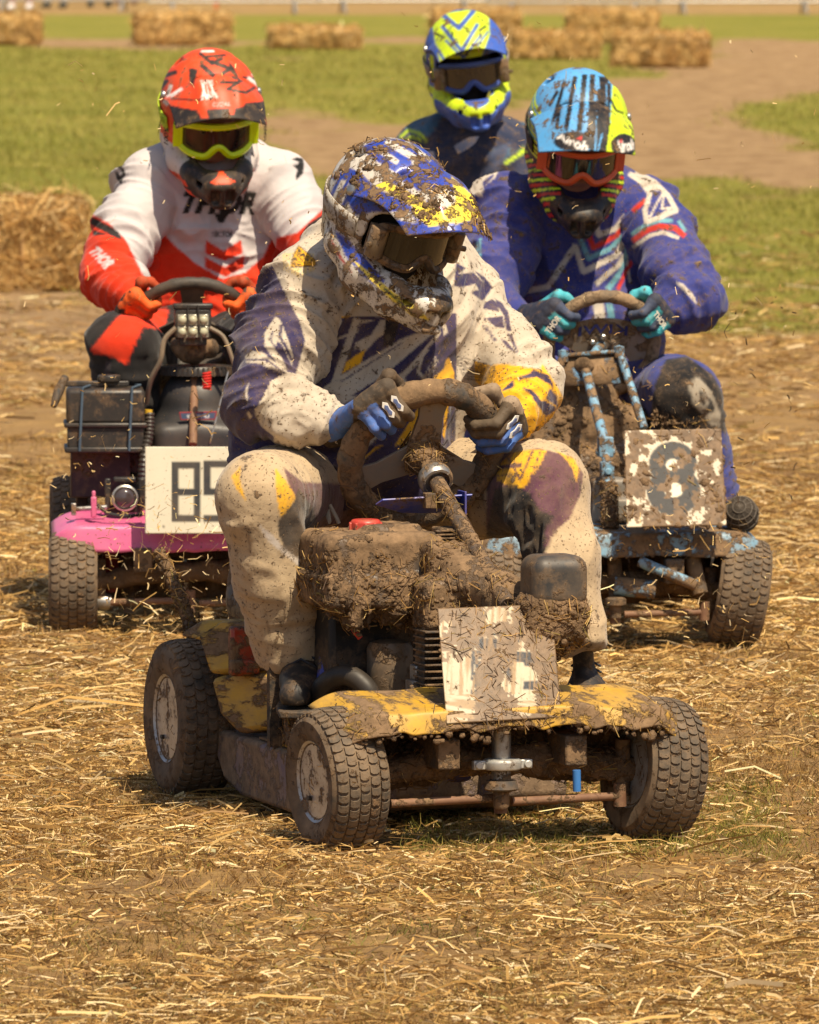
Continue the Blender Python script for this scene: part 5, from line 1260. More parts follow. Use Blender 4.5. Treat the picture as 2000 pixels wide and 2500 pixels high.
MB().tube([fr3, fr1], .011, 12).tube([fr1, fr2], .006, 10).tube([fr2, fr4], .011, 12).lathe(fr2, (0, 0, 1), [(0, -.02), (.013, -.015), (.013, .012), (0, .016)], 14).lathe(fr1, (0, 0, 1), [(0, -.02), (.013, -.015), (.013, .012), (0, .016)], 14).build("column_frame", LBL2, m3)
pn = MB().add([fr1 + [.01, .01, -.004], fr2 + [-.01, .01, -.004], L3(1535, 935, 22.22), L3(1355, 945, 22.22)], [(0, 1, 2, 3)]); po = pn.build("column_plate", mat("plate_blue_muddy", (.13, .34, .55), rough=.5, mud=.66, mudscale=17), m3); md = po.modifiers.new("t", 'SOLIDIFY'); md.thickness = .004
mud_on(m3, (pn.V, pn.F), 420, .006, 95, keep=lambda p, n, r: fbm(p, 30, 2, 3) > .45, flat=.6, fib=.8, face=(0, -1, 0))
s = SDF(*box_of([L3(1420, 885, 22.25)], .06), .004); s.cap(u0 - a3 * .01, u0 + a3 * .006, .022).noise(.008, 50, 3, 4); sdf_part("bearing_mud", s, MUDM, m3)
MB().lathe(L3(1808, 1252, 21.9), (-.25, -.8, .5), [(.042, -.03), (.044, -.01), (.041, .010), (.030, .024), (.014, .031), (0, .033)], 26).build("mesh_filter", mat("mesh_black", (.014, .013, .012), rough=.8, dust=.2, bump=.003, bscale=400), m3)
for (a, b, r_, mt_) in (((1500, 1365, 21.85), (1505, 1480, 21.83), .018, DARKG), ((1560, 1370, 21.8), (1700, 1430, 21.78), .014, LBL), ((1690, 1360, 21.85), (1710, 1450, 21.83), .02, DARKG), ((1500, 1430, 21.82), (1600, 1440, 21.82), .024, LBL)):
    MB().tube([L3(*a), L3(*b)], r_, 10).build("bracket", mt_, m3)
s = SDF((-.28, -.02, .09), (.28, .13, .29), .009); s.box((0, .10, .18), (.25, .03, .075), .02).noise(.016, 20, 3, 33); sdf_part("front_crossmember", s, MUDD, m3)
MB().lathe(L3(1503, 1478, 21.80), (0, 0, -1), [(0, -.02), (.018, -.02), (.026, -.016), (.026, -.002), (.014, 0), (.014, .03), (0, .032)], 18).build("drop_arm", DARKG, m3)
fc, fd = L3(1808, 1252, 21.9), nrm((-.25, -.8, .5)); fx, fy, _ = frame(fd); gm = MB()
for r_, h_ in ((.0445, -.008), (.040, .0115), (.031, .0245), (.016, .0315)): gm.tube(ring(fc + fd * h_, fx, fy, r_, 24), .0016, 5, closed=True)
for k in range(12):
    a = math.pi * 2 * k / 12; q = math.cos(a) * fx + math.sin(a) * fy; gm.tube([fc + q * .0445 - fd * .008, fc + q * .041 + fd * .011, fc + q * .031 + fd * .0245, fc + fd * .034], .0012, 5)
gm.build("filter_mesh", mat("mesh_wire", (.10, .08, .06), rough=.7), m3, kind="stuff")
# ---- mower 4: only its place under the fourth rider -------------------------------------------------
GRYB = mat("green_grey_paint", (.10, .14, .12), rough=.5, mud=.4, mudscale=16)
wheel(m4, (-.30, 0, .13), .13, .12, .066, rim_m=RIMD); wheel(m4, (.30, 0, .13), .13, .12, .066, out=1, rim_m=RIMD)
seat_and_rear(m4, GRYB, y0=.62, wr=.285, zs=.44, rw=.16, rimm=RIMD); front_axle(m4, .30, .13)
V, Q = sheet(apron_fn(-.35, .35, .17, -.06, .292, .060, 9, wav=.003), 40, 20, .004); link("front_apron", mesh_np("front_apron", V, Q[:, ::-1]), GRYB, m4)
s = SDF((-.2, .1, .2), (.2, .5, .62), .012); s.box((0, .3, .38), (.13, .12, .12), .04).cap((0, .3, .5), (0, .3, .53), .10, k=.03); sdf_part("engine_cowl", s, BLKM, m4)
c4c = np.array((0, .50, .74)); sw4, ux4, uy4, ax4 = steering_wheel(m4, c4c, (.0, -.62, -.78), .14, .0155, BFOAM, mat("dark_spoke"))
MB().tube([c4c, (0, .12, .30)], .012, 12).build("steering_column", RUST, m4)

# ------------------------------------------------------------------ riders
MUDL = (.235, .155, .09)
CL1 = mat("jersey_cloth_muddy", attr=True, rough=.88, spec=.2, film=.28, mud=.13, mudscale=34, speck=.85, dust=.24, weave=.0004, var=.10, sheen=.2, crease=.014)
CL1T = mat("trouser_cloth_muddy", attr=True, rough=.9, spec=.2, film=.35, mud=.12, mudscale=24, speck=.9, dust=.46, weave=.0005, var=.12, sheen=.2, crease=.006)
CL2 = mat("jersey_cloth_clean", attr=True, rough=.85, spec=.25, weave=.0003, var=.05, sheen=.15, dust=.06, crease=.015)
CL3 = mat("jersey_cloth_splashed", attr=True, rough=.86, spec=.22, film=.3, mud=.17, mudscale=38, speck=.6, dust=.12, weave=.0003, var=.08, sheen=.15, crease=.015)
GLV = mat("glove_cloth", attr=True, rough=.75, mud=.10, mudscale=38, speck=.4, dust=.2, weave=.0004)
GLC = mat("glove_cloth_clean", attr=True, rough=.75, mud=.08, mudscale=38, dust=.12, weave=.0004)
HEL1 = mat("helmet_paint_muddy", attr=True, rough=.35, coat=.1, var=.05, mud=.42, mudscale=32, film=.3, speck=.9)
HEL2 = mat("helmet_paint_clean", attr=True, rough=.5, coat=.0, var=.05, mud=.10, mudscale=40, dust=.15)
HEL3 = mat("helmet_paint_splashed", attr=True, rough=.5, coat=.0, var=.06, film=.3, mud=.22, mudscale=26, speck=.5)
def lens_mat(name, col, tr=.0, rough=.08):
    m = bpy.data.materials.new(name); m.use_nodes = True; t = m.node_tree; b = t.nodes["Principled BSDF"]; b.inputs["Base Color"].default_value = (*col, 1); b.inputs["Roughness"].default_value = rough; b.inputs["Coat Weight"].default_value = .6; b.inputs["Coat Roughness"].default_value = .03
    tb = t.nodes.new("ShaderNodeBsdfTransparent"); tb.inputs[0].default_value = (.55, .42, .30, 1); mx = t.nodes.new("ShaderNodeMixShader"); mx.inputs[0].default_value = tr
    t.links.new(b.outputs[0], mx.inputs[1]); t.links.new(tb.outputs[0], mx.inputs[2]); t.links.new(mx.outputs[0], t.nodes["Material Output"].inputs[0]); return m
BLACKM = mat("matt_black", (.014, .014, .015), rough=.55)
BOOT = mat("boot_leather", (.012, .012, .013), rough=.6, mud=.16, mudscale=30, dust=.08); SOLE = mat("boot_sole", (.03, .028, .026), rough=.8, mud=.4)
WHT, NAVY, YLW = sRGB(190, 178, 160), sRGB(46, 42, 82), sRGB(236, 176, 20)
BLK_ = (.014, .014, .016)

# ---- rider 1 --------------------------------------------------------------------------------------
r1 = thing("person", "rider in mud-spattered navy, white and yellow kit hunched over the yellow mower", "person", (-.15, 18.2, 0)); b1 = np.array(r1.location)
shL, elL, wrL = P(752, 705, 18.14), P(648, 978, 17.98), P(800, 1026, 17.94)
shR, elR, wrR = P(1122, 730, 18.32), P(1296, 955, 18.16), P(1252, 1012, 18.05)
s = SDF(P(540, 1230, 18.0) - [.05, .45, .02], P(1390, 560, 18.4) + [.05, .25, .06], .0070)
s.ell(P(925, 800, 18.22), (.205, .145, .235), k=.03); s.ell(P(840, 1040, 18.24), (.215, .17, .19), k=.10); s.ell(P(960, 660, 18.34), (.17, .14, .13), k=.10); s.cap(P(700, 1140, 18.2), P(990, 1150, 18.25), .105, .10, k=.08)
s.cap(shL, P(960, 690, 18.25), .076, .10, k=.06); s.cap(shR, P(960, 690, 18.25), .070, .10, k=.06)
s.chain([shL, shL + (elL - shL) * .5 + [-.012, 0, 0], elL], [.076, .078, .072], .035, grp=1); s.chain([elL, elL + (wrL - elL) * .45 + [0, 0, -.008], wrL], [.072, .066, .043], .012, grp=2)
s.chain([shR, shR + (elR - shR) * .5, elR], [.070, .066, .064], .035, grp=3); s.chain([elR, elR + (wrR - elR) * .4, wrR], [.064, .058, .044], .012, grp=4)
c6 = lambda pts: cr(540, 600, .23196, pts); c2 = lambda pts: cr(520, 520, .52174, pts); c7 = lambda pts: cr(1100, 600, .23196, pts)
lay = [ # torso
    (NAVY, [c2([(380, 700), (440, 570), (500, 500), (640, 485), (800, 485), (835, 452), (1140, 470), (1140, 700), (1130, 1400), (0, 1400), (60, 900), (200, 860)])], [0]),
    (WHT, [c2([(150, 520), (390, 700), (500, 498), (640, 486), (500, 380)])], [0]),
    (YLW, stroke(c2([(395, 720), (440, 600), (500, 503), (640, 483)]), 4), [0]),
    (WHT, stroke(c2([(552, 565), (470, 770)]), 20) + stroke(c2([(455, 628), (600, 583), (800, 505)]), 6) + stroke(c2([(672, 500), (560, 820)]), 17) + stroke(c2([(785, 545), (700, 640)]), 16) + [c2([(690, 500), (870, 500), (820, 560), (660, 640)])], [0]),
    (NAVY, [c2([(690, 520), (790, 492), (740, 570), (660, 610)])], [0]),
    (WHT, [c2([(470, 850), (600, 760), (880, 590), (960, 560), (1090, 520), (1100, 560), (900, 720), (640, 880), (520, 930)])], [0]),
    (NAVY, stroke(c2([(600, 790), (880, 610)]), 3) + [c2([(800, 760), (1000, 590), (1075, 530), (1080, 580), (900, 720), (700, 850), (640, 860)])], [0]),
    (WHT, stroke(c2([(1000, 640), (930, 720), (880, 770)]), 12) + stroke(c2([(880, 755), (905, 810)]), 10) + stroke(c2([(1060, 560), (985, 650), (960, 740), (990, 780)]), 8), [0]),
    (WHT, text_polys("GEAR", c2([(985, 760), (1040, 665), (1058, 690), (1005, 790)]), .02, .2), [0]),
    (YLW, [c2([(625, 695), (715, 635), (690, 705), (605, 750)]), c2([(1090, 690), (1105, 675), (1130, 750), (1130, 790), (1080, 800), (1030, 770), (1080, 730)]), c2([(850, 1090), (980, 880), (1010, 890), (900, 1080)]), c2([(690, 1160), (760, 1095), (800, 1085), (760, 1110), (700, 1155)]), c2([(1090, 880), (1105, 880), (1085, 1060), (1075, 1040)])], [0]),
    (WHT, [c2([(670, 1060), (760, 1000), (780, 1030), (820, 1010), (730, 1090)])], [0]),
    (sRGB(24, 24, 34), [c2([(815, 460), (880, 455), (860, 560), (840, 625), (800, 620), (800, 560)])], [0]),
    (sRGB(70, 66, 62), [disc(*c2([(820, 582)])[0], 8, 8)], [0]),
    # sleeve over the near shoulder
    (NAVY, [c6([(-200, 700), (330, 340), (540, 195), (640, 430), (830, 800), (885, 1000), (780, 1380), (640, 1420), (-200, 2300)])], [1]),
    (NAVY, [c6([(-300, 900), (420, 1310), (330, 1370), (305, 1480), (330, 1640), (370, 1800), (420, 1900), (560, 2010), (500, 2300), (-200, 2300)])], [1, 2]),
    (NAVY, [c6([(540, 195), (640, 430), (830, 800), (885, 1000), (700, 1000), (200, 500)])], [0]),
    (WHT, [c6([(570, 750), (600, 760), (625, 790), (650, 850), (690, 940), (760, 1160), (745, 1260), (690, 1150), (640, 1040), (600, 1000), (560, 1080), (640, 1180), (690, 1290), (690, 1350), (560, 1200), (500, 1120), (460, 1060), (455, 920), (520, 820)]),
           c6([(250, 1160), (330, 1105), (440, 1120), (500, 1170), (620, 1260), (660, 1340), (480, 1280), (420, 1240), (260, 1230)]), c6([(250, 1530), (290, 1440), (275, 1560), (290, 1660), (260, 1620)]), c6([(270, 1770), (290, 1740), (330, 1800), (300, 1830)])], [1, 2]),
    (NAVY, stroke(c6([(540, 900), (520, 990), (560, 1060)]), 4) + stroke(c6([(630, 840), (620, 960), (680, 1060), (740, 1200)]), 7) + stroke(c6([(260, 1200), (480, 1200), (640, 1320)]), 4) + stroke(c6([(490, 1150), (480, 1230)]), 4), [1, 2]),
    # shoulder badge
    (sRGB(226, 190, 90), sum([stroke(c6([(655 + 26 * k, 60 + 4 * abs(k - 6)), (665 + 26 * k, 330 - 12 * abs(k - 6))]), 2) for k in range(13)], []), [0, 1]),
    (sRGB(28, 24, 30), [c6([(815, -12), (1002, 150), (1002, 215), (725, 232), (760, 90)])], [0, 1]), (YLW, [c6([(818, 5), (988, 155), (990, 200), (742, 216), (772, 95)])], [0, 1]),
    (sRGB(28, 24, 30), text_polys("EAST", c6([(812, 20), (985, 165), (960, 208), (798, 80)]), .05) + text_polys("SRG", c6([(775, 110), (845, 175), (830, 205), (762, 140)]), .03) + stroke(c6([(785, 85), (890, 190)]), 3) + [c6([(765, 165), (795, 195), (755, 208)])], [0, 1]),
    # other sleeve
    (NAVY, [c7([(60, 180), (165, 235), (80, 300), (240, 280), (330, 370), (440, 440), (360, 560), (330, 580), (210, 490), (300, 460), (260, 400), (110, 440), (40, 420)]), c7([(250, 260), (360, 330), (440, 430), (430, 450), (330, 360)]),
            c7([(360, 600), (440, 560), (500, 610), (510, 690), (340, 660)]), c7([(470, 560), (540, 600), (610, 700), (640, 900), (590, 890), (560, 730), (500, 640)]), c7([(380, 760), (550, 740), (570, 870), (470, 850), (410, 800)]), c7([(520, 970), (600, 1010), (690, 1120), (700, 1140), (590, 1070)]), c7([(590, 915), (650, 940), (715, 1130), (690, 1110)])], [3, 0]),
    (NAVY, text_polys("RIDE", c7([(345, 560), (300, 800), (300, 720), (290, 600)]), .02) if False else text_polys("GEAR", c7([(375, 830), (505, 1000), (455, 1015), (325, 830)]), .03, .2) + text_polys("E", c7([(375, 765), (370, 790), (290, 760), (290, 735)]), .03), [3]),
    (YLW, [c7([(-40, 1130), (30, 1150), (230, 1200), (430, 1260), (560, 1240), (700, 1230), (760, 1280), (950, 1300), (965, 1240), (1060, 1380), (1250, 1700), (1250, 2200), (300, 2200), (400, 1560)])], [3, 4]),
    (WHT, [c7([(560, 1240), (640, 1200), (760, 1260), (950, 1240), (945, 1300), (760, 1285)])], [3]),
    (sRGB(30, 26, 40), sum([stroke(c7([(40 + 14 * k, 1160 + 34 * k), (250 + 18 * k, 1212 + 30 * k), (470 - 6 * k, 1275 + 24 * k)]), 2.6) for k in range(8)], []), [3, 4, 0]),
    (NAVY, [c7([(520, 1540), (640, 1430), (680, 1395), (830, 1345), (870, 1300), (1030, 1360), (1080, 1440), (1070, 1560), (1060, 1470), (910, 1380), (760, 1400), (640, 1500)]), c7([(750, 1490), (830, 1500), (900, 1560), (960, 1640), (1000, 1620), (1045, 1500), (1120, 1580), (1130, 1690), (1020, 1790), (930, 1690), (870, 1590)])], [3, 4]),
    (YLW, stroke(c7([(750, 1480), (870, 1510), (960, 1600), (1110, 1690)]), 4) + stroke(c7([(690, 1400), (700, 1480)]), 12) + [c7([(940, 1400), (1040, 1480), (990, 1580), (900, 1520)])], [3, 4]),
    (NAVY, stroke(c7([(870, 1600), (1000, 1780), (1000, 1880), (970, 1930)]), 3) + stroke(c7([(1010, 1790), (1140, 1700)]), 3), [4]),
]
fl_ = [([1], shL, elL, .011, 3, 8, 24), ([2], elL, wrL, .006, 5, 9, 34), ([1, 2], shL, elL, .012, 9, 10, 30, P(690, 930, 17.84), .12), ([3], shR, elR, .010, 11, 8, 26), ([4], elR, wrR, .007, 13, 9, 30), ([3, 4], shR, elR, .012, 14, 10, 34, P(1215, 920, 17.98), .10),
       ([0], P(700, 700, 18.2), P(1100, 1100, 18.2), .010, 17, 6, 17), ([0], P(840, 1190, 18.2), P(850, 1000, 18.2), .010, 19, 5, 32, P(760, 1150, 18.1), .16), ([0], P(900, 600, 18.2), P(760, 900, 18.0), .012, 23, 14, 6, P(790, 760, 18.05), .14)]
cloth("jersey", s, b1, CL1, r1, WHT, lay, fl_)
for a, b, e in ((elL, wrL, 0), (elR, wrR, 1)):
    d = nrm(b - a); MB().lathe(b - b1 - d * .012, d, [(.040, -.006), (.044, 0), (.044, .022), (.039, .026), (.034, .024)], 30).build("cuff", mat("cuff_white", (.62, .57, .50), rough=.9, dust=.4) if e == 0 else mat("cuff_yellow", (.6, .36, .02), rough=.9, dust=.3), r1)
# trousers
CRM, PUR = sRGB(186, 164, 132), sRGB(88, 52, 70); DKG = sRGB(30, 29, 31)
hL, kL, aL = P(770, 1190, 18.28), P(632, 1210, 17.80), P(708, 1585, 17.88); hR, kR, aR = P(1010, 1200, 18.35), P(1325, 1190, 18.02), P(1418, 1572, 17.90)
s = SDF(P(520, 1650, 17.8) - [.04, .25, .02], P(1480, 1080, 18.4) + [.04, .25, .05], .0105)
s.ell(P(880, 1210, 18.35), (.21, .16, .12), k=.02); s.chain([hL, kL], [.110, .082], .04, grp=1); s.chain([kL, P(664, 1400, 17.83), aL], [.080, .068, .067], .03, grp=2); s.cut(P(708, 1615, 17.88), aL - kL)
s.chain([hR, kR], [.115, .088], .04, grp=3); s.chain([kR, P(1385, 1380, 17.94), aR], [.086, .062, .053], .03, grp=4); s.cut(P(1420, 1592, 17.9), aR - kR)
c4_ = lambda pts: cr(320, 1280, .39420, pts)
lay = [(PUR, [c2([(330, 1190), (420, 1260), (700, 1270), (700, 1495), (480, 1495), (400, 1400)])], [0, 1]), (YLW, [c2([(290, 1190), (340, 1250), (390, 1330), (320, 1440), (300, 1340)]), c2([(85, 1235), (130, 1185), (125, 1250), (155, 1345), (110, 1290)])], [1, 2]),
       (DKG, [c2([(400, 1290), (470, 1380), (500, 1500), (500, 1800), (330, 1560), (305, 1440), (380, 1350)]), c4_([(910, 0), (1100, 0), (1110, 300), (1060, 210), (960, 130), (915, 80)])], [1, 2]),
       (sRGB(205, 195, 185), [c4_([(790, 0), (880, 70), (960, 160), (1060, 230), (1095, 360), (1030, 250), (930, 170), (840, 90)])], [2]),
       (sRGB(120, 100, 76), stroke(c4_([(720, 0), (740, 200), (810, 420), (860, 700), (830, 860)]), 2) + stroke(c4_([(745, 0), (765, 200), (830, 420)]), 1.6) + stroke(c4_([(750, 880), (900, 820), (1165, 790)]), 1.6), [2]),
       (PUR, [c2([(850, 1300), (860, 1240), (970, 1215), (970, 1320), (900, 1330)]), c2([(1280, 1180), (1330, 1130), (1520, 1100), (1680, 1140), (1725, 1220), (1700, 1495), (1400, 1800), (1280, 1600)])], [0, 3, 4]),
       (CRM, [cr(1180, 660, .43606, [(555, 1190), (700, 1100), (700, 2200), (480, 2100), (330, 1500), (480, 1400), (540, 1260)])], [3, 4]),
       (PUR, [cr(1180, 660, .43606, [(530, 1090), (560, 1140), (545, 1260), (340, 1560), (230, 1720), (160, 1640), (300, 1400), (500, 1200)])], [3, 4]),
       (YLW, [c2([(1325, 1190), (1400, 1120), (1500, 1105), (1560, 1110), (1540, 1160), (1480, 1260), (1430, 1300), (1330, 1250)]), c2([(1600, 1110), (1690, 1150), (1715, 1200), (1700, 1260), (1680, 1190), (1640, 1140)])], [3, 4]),
       (PUR, stroke(c2([(1340, 1190), (1440, 1180)]), 10) + stroke(c2([(1370, 1130), (1440, 1250)]), 4) + stroke(c2([(1330, 1230), (1420, 1230)]), 4) + stroke(c2([(1500, 1105), (1440, 1240)]), 5) + stroke(c2([(1530, 1120), (1470, 1290)]), 4), [3, 4]),
       (DKG, [c2([(1320, 1290), (1420, 1275), (1480, 1310), (1530, 1390), (1600, 1420), (1560, 1480), (1540, 1800), (1300, 1800), (1280, 1500)])], [3, 4]),
       (sRGB(60, 38, 50), stroke(cr(1180, 660, .43606, [(300, 1120), (420, 1110), (500, 1190), (510, 1260), (350, 1430)]), 1.6), [3, 4])]
fl_ = [([2], kL, aL, .007, 31, 15, 4), ([2], kL, aL, .008, 33, 9, 20, P(690, 1500, 17.8), .12), ([1], hL, kL, .003, 35, 8, 20), ([4], kR, aR, .006, 37, 14, 5), ([3], hR, kR, .003, 39, 8, 20), ([3, 4], hR, kR, .014, 41, 12, 30, P(1300, 1330, 17.9), .09), ([0], hL, hR, .010, 43, 8, 24)]
cloth("trousers", s, b1, CL1T, r1, CRM, lay, fl_)
boot(r1, b1, P(755, 1690, 17.92), P(720, 1730, 17.72), BOOT, SOLE, top=aL + [0, 0, -.01]); boot(r1, b1, P(1425, 1735, 18.02), P(1440, 1745, 17.86), BOOT, SOLE, top=aR + [.004, .02, -.01], q=.56)
lace = MB().tube(spline([P(780, 1195, 18.02), P(792, 1235, 18.0), P(805, 1275, 17.98), P(800, 1240, 17.99)], 5), .004, 6).tube(spline([P(805, 1232, 17.985), P(820, 1260, 17.98), P(828, 1278, 17.98)], 5), .004, 6); lace.V = [tuple(np.array(v) - b1) for v in lace.V]; lace.build("drawstring", mat("cord_cream", (.5, .42, .32), rough=.9), r1, kind="stuff")
# helmet
HB, HW, HY, HR_ = sRGB(38, 66, 165), sRGB(205, 198, 186), sRGB(240, 214, 70), sRGB(185, 45, 40)
H1C = P(953, 542, 17.97); c1 = lambda pts: cr(760, 320, .28986, pts)
def paint1(px, py, V, part):
    if part == 'peak':
        return paint(px, py, HB, [(HW, [c1([(640, 330), (760, 460), (900, 560), (1100, 640), (1260, 720), (1230, 560), (1140, 470), (1000, 380)]), c1([(500, 690), (830, 670), (900, 780), (700, 740)])]), (HB, [c1([(680, 370), (900, 500), (1100, 480), (1180, 360), (950, 280)])]), (HY, [c1([(400, 380), (560, 480), (800, 600), (1000, 760), (1230, 780), (1500, 715), (1380, 560), (1180, 380), (1220, 600), (1100, 680), (900, 560), (650, 420)]), c1([(830, 560), (1000, 640), (1230, 760), (1000, 810), (860, 700)])]), (HR_, [c1([(1040, 620), (1110, 640), (1140, 665), (1080, 650)])])])
    C = paint(px, py, HW, [(HB, [c1([(430, 130), (560, 60), (800, 70), (1050, 160), (1200, 330), (1200, 500), (900, 480), (680, 330), (560, 260), (480, 200)]), c1([(140, 400), (330, 310), (420, 350), (560, 500), (800, 620), (800, 680), (520, 680), (370, 710), (290, 560), (330, 420), (200, 400)])]),
        (HW, stroke(c1([(560, 150), (720, 260)]), 14) + stroke(c1([(640, 90), (860, 220)]), 16) + stroke(c1([(800, 90), (1000, 240)]), 9) + [c1([(840, 230), (920, 190), (890, 280), (850, 300)])]), (HB, stroke(c1([(320, 410), (200, 620)]), 9) + stroke(c1([(250, 380), (160, 560)]), 9) + stroke(c1([(370, 460), (260, 640)]), 9)),
        (HB, [c1([(190, 830), (300, 900), (480, 1100), (620, 1260), (600, 1380), (450, 1230), (290, 1060)])]), (HR_, [c1([(150, 890), (200, 960), (270, 1080), (350, 1200), (300, 1160), (180, 990)])]), (HY, [c1([(320, 1060), (480, 1180), (700, 1360), (900, 1480), (1000, 1600), (850, 1560), (680, 1430), (500, 1260)])]), (sRGB(40, 90, 60), stroke(c1([(620, 1330), (850, 1530)]), 6)),
        (sRGB(50, 46, 42), [c1([(1060, 1390), (1180, 1380), (1190, 1500), (1090, 1590), (1040, 1520)])])])
    return C
h1, Rh1 = add_helmet(r1, b1, H1C, 34, 24, 4, HEL1, paint1, dict(front=.262, wide=1.12, lift=-.008, point=.055), sc=.955)
LENS1 = lens_mat("lens_dark", (.012, .011, .010), .0, .07); GRIME = mat("grimy_clear_plastic", (.16, .125, .085), rough=.3, mud=.50, mudscale=24, coat=.3)
STR1 = mat("strap_print", (.42, .39, .34), rough=.8, mud=.35, mudscale=60, speck=.8)
goggles(h1, H1C, Rh1, b1, BLKM, LENS1, STR1, GRIME)
head_body(r1, H1C, Rh1, P(945, 760, 18.2), b1, mat('skin_helmet_shade', (.02, .018, .018), rough=.9))  # skin coloured near-black, the shade inside the helmet put into its colour
# mud on crown and peak, on the parts' own surfaces
def helmet_mud(h, V, n, size, seed, keep, fib=1.0): mud_on(h, V, n, size, seed, keep=keep, flat=.35, fib=fib, fl=(.012, .045))
me_ = h1.data; vv = np.empty(len(me_.vertices) * 3, np.float32); me_.vertices.foreach_get("co", vv); vv = vv.reshape(-1, 3); ff = np.empty(len(me_.polygons) * 4, np.int32); me_.loops.foreach_get("vertex_index", ff); ff = ff.reshape(-1, 4)
def kp1(p, n, r):
    x, y = proj(p + b1); front_ = (n[:, 1] < .3)
    top = ((x - 885) / 62) ** 2 + ((y - 365) / 26) ** 2 < 1
    return front_ & (((fbm(p, 24, 3, 3) > .62)) | top) & (y < 800)
helmet_mud(h1, (vv, ff), 5200, .0032, 101, kp1, 1.6)
pk = [c for c in h1.children if c.name.startswith("peak") and "screw" not in c.name][0]; mp_ = pk.data; v2 = np.empty(len(mp_.vertices) * 3, np.float32); mp_.vertices.foreach_get("co", v2); v2 = v2.reshape(-1, 3); f2 = np.empty(len(mp_.polygons) * 4, np.int32); mp_.loops.foreach_get("vertex_index", f2); f2 = f2.reshape(-1, 4)
mud_on(h1, (v2, f2[(f2 < len(v2) // 2).all(1)]), 1500, .0030, 103, keep=lambda p, n, r: (fbm(p, 22, 3, 13) > .53), flat=.35, fib=1.3, fl=(.012, .04), face=(0, -.2, 1))
# gloves
GB, GK, GWh = sRGB(60, 104, 176), sRGB(52, 45, 38), sRGB(222, 216, 206)
def gl1(px, py, g, V):
    C = np.empty((len(px), 3)); C[:] = GK; C[np.isin(g, [1, 2])] = GB; C[np.isin(g, [3, 4])] = sRGB(84, 70, 54); C[np.isin(g, [6])] = sRGB(26, 24, 26); C[g == 7] = sRGB(70, 56, 42)
    C[(g == 5) & (px < 862)] = GB; C[(g == 5) & (px > 1100) & (py < 1010)] = sRGB(150, 130, 108); C[(g == 7) & (px > 1100)] = sRGB(140, 120, 98)
    return C
def emblem(parent, root, at, ux, uy, nrm_, sc=1.0):
    pl = [(-.020, 0), (-.012, .007), (.0, .0045), (.012, .007), (.020, 0), (.012, -.007), (0, -.0045), (-.012, -.007)]
    for k, (f, mt_) in enumerate(((1.0, mat("badge_white", (.72, .69, .63), rough=.5, dust=.2)), (.62, mat("badge_blue", (.10, .13, .26), rough=.5)))):
        m = MB(); m.prism([(a * f * sc, b * f * sc) for a, b in pl], np.asarray(at) + nrm(nrm_) * (.0015 + k * .0016) - root, ux, uy, .002 if np.dot(np.cross(ux, uy), nrm_) > 0 else -.002); m.build("glove_badge", mt_, parent, .0005)
def wheel_hand(WT, RT, c, ux, uy, ax, R, deg, flip, wrist, r_, mt_, fnp, parent, root, tilt=0):
    p, rad, tan = rim_point(c, ux, uy, R, deg); cw = WT(p); o = RT @ rad; tg = RT @ tan * flip; e2 = RT @ ax
    o2 = nrm(o * math.cos(math.radians(tilt)) + e2 * math.sin(math.radians(tilt))); e3 = nrm(e2 * math.cos(math.radians(tilt)) - o * math.sin(math.radians(tilt)))
    return glove(parent, root, cw, tg, o2, e3, wrist, r_, mt_, fnp), cw, o2, e3, nrm(tg)
RA = lambda R_: (lambda v: v)
ga, cw, o_, e_, t_ = wheel_hand(W1, R1, SWC, ux1, uy1, ax1, .150, 133, -1, wrL + nrm(wrL - elL) * .030, .0268, GLV, gl1, r1, b1, 12)
for dx in (.012, .034): emblem(ga, b1, cw + t_ * dx + (o_ * .72 + e_ * .70) * .0655, nrm(o_ * -.7 + e_ * .7), t_, nrm(o_ * .72 + e_ * .70), 1.0)
gb, cw, o_, e_, t_ = wheel_hand(W1, R1, SWC, ux1, uy1, ax1, .150, 27, 1, wrR + nrm(wrR - elR) * .02, .0268, GLV, gl1, r1, b1, 12)
for dx in (.002, .026): emblem(gb, b1, cw + t_ * dx + (o_ * .72 + e_ * .70) * .0655, nrm(o_ * -.7 + e_ * .7), t_, nrm(o_ * .72 + e_ * .70), 1.1)

# ---- rider 2: orange and white ---------------------------------------------------------------------
ORG, WH2, BK2 = sRGB(206, 48, 14), sRGB(190, 183, 183), sRGB(26, 25, 27)
r2 = thing("person", "rider in white and orange-red jersey wearing an orange helmet with neon goggles", "person", (-.53, 23.2, 0)); b2 = np.array(r2.location)
shL, elL, wrL = P(372, 450, 23.15), P(262, 668, 22.95), P(318, 728, 22.80)
shR, elR, wrR = P(680, 450, 23.15), P(800, 680, 22.95), P(660, 735, 22.78)
s = SDF(P(150, 880, 23.0) - [.05, .35, .02], P(900, 320, 23.4) + [.05, .3, .05], .0092)
s.ell(P(520, 560, 23.22), (.20, .14, .23), k=.03); s.ell(P(510, 740, 23.22), (.195, .15, .16), k=.09); s.ell(P(520, 430, 23.28), (.18, .12, .12), k=.08)
for a in (shL, shR): s.cap(a, P(520, 430, 23.2), .080, .10, k=.06)
s.chain([shL, elL], [.080, .072], .035, grp=1); s.chain([elL, wrL], [.072, .045], .012, grp=2); s.chain([shR, elR], [.080, .070], .035, grp=3); s.chain([elR, wrR], [.072, .045], .012, grp=4)
c5 = lambda pts: cr(100, 80, .41739, pts)
mx = lambda pts: [(2 * 1070 - x, y) for x, y in pts]
wing = [(440, 780), (470, 762), (500, 770), (470, 785), (488, 800), (496, 830), (482, 850), (470, 890), (440, 850), (434, 810), (455, 815), (460, 840), (476, 830), (470, 805)]
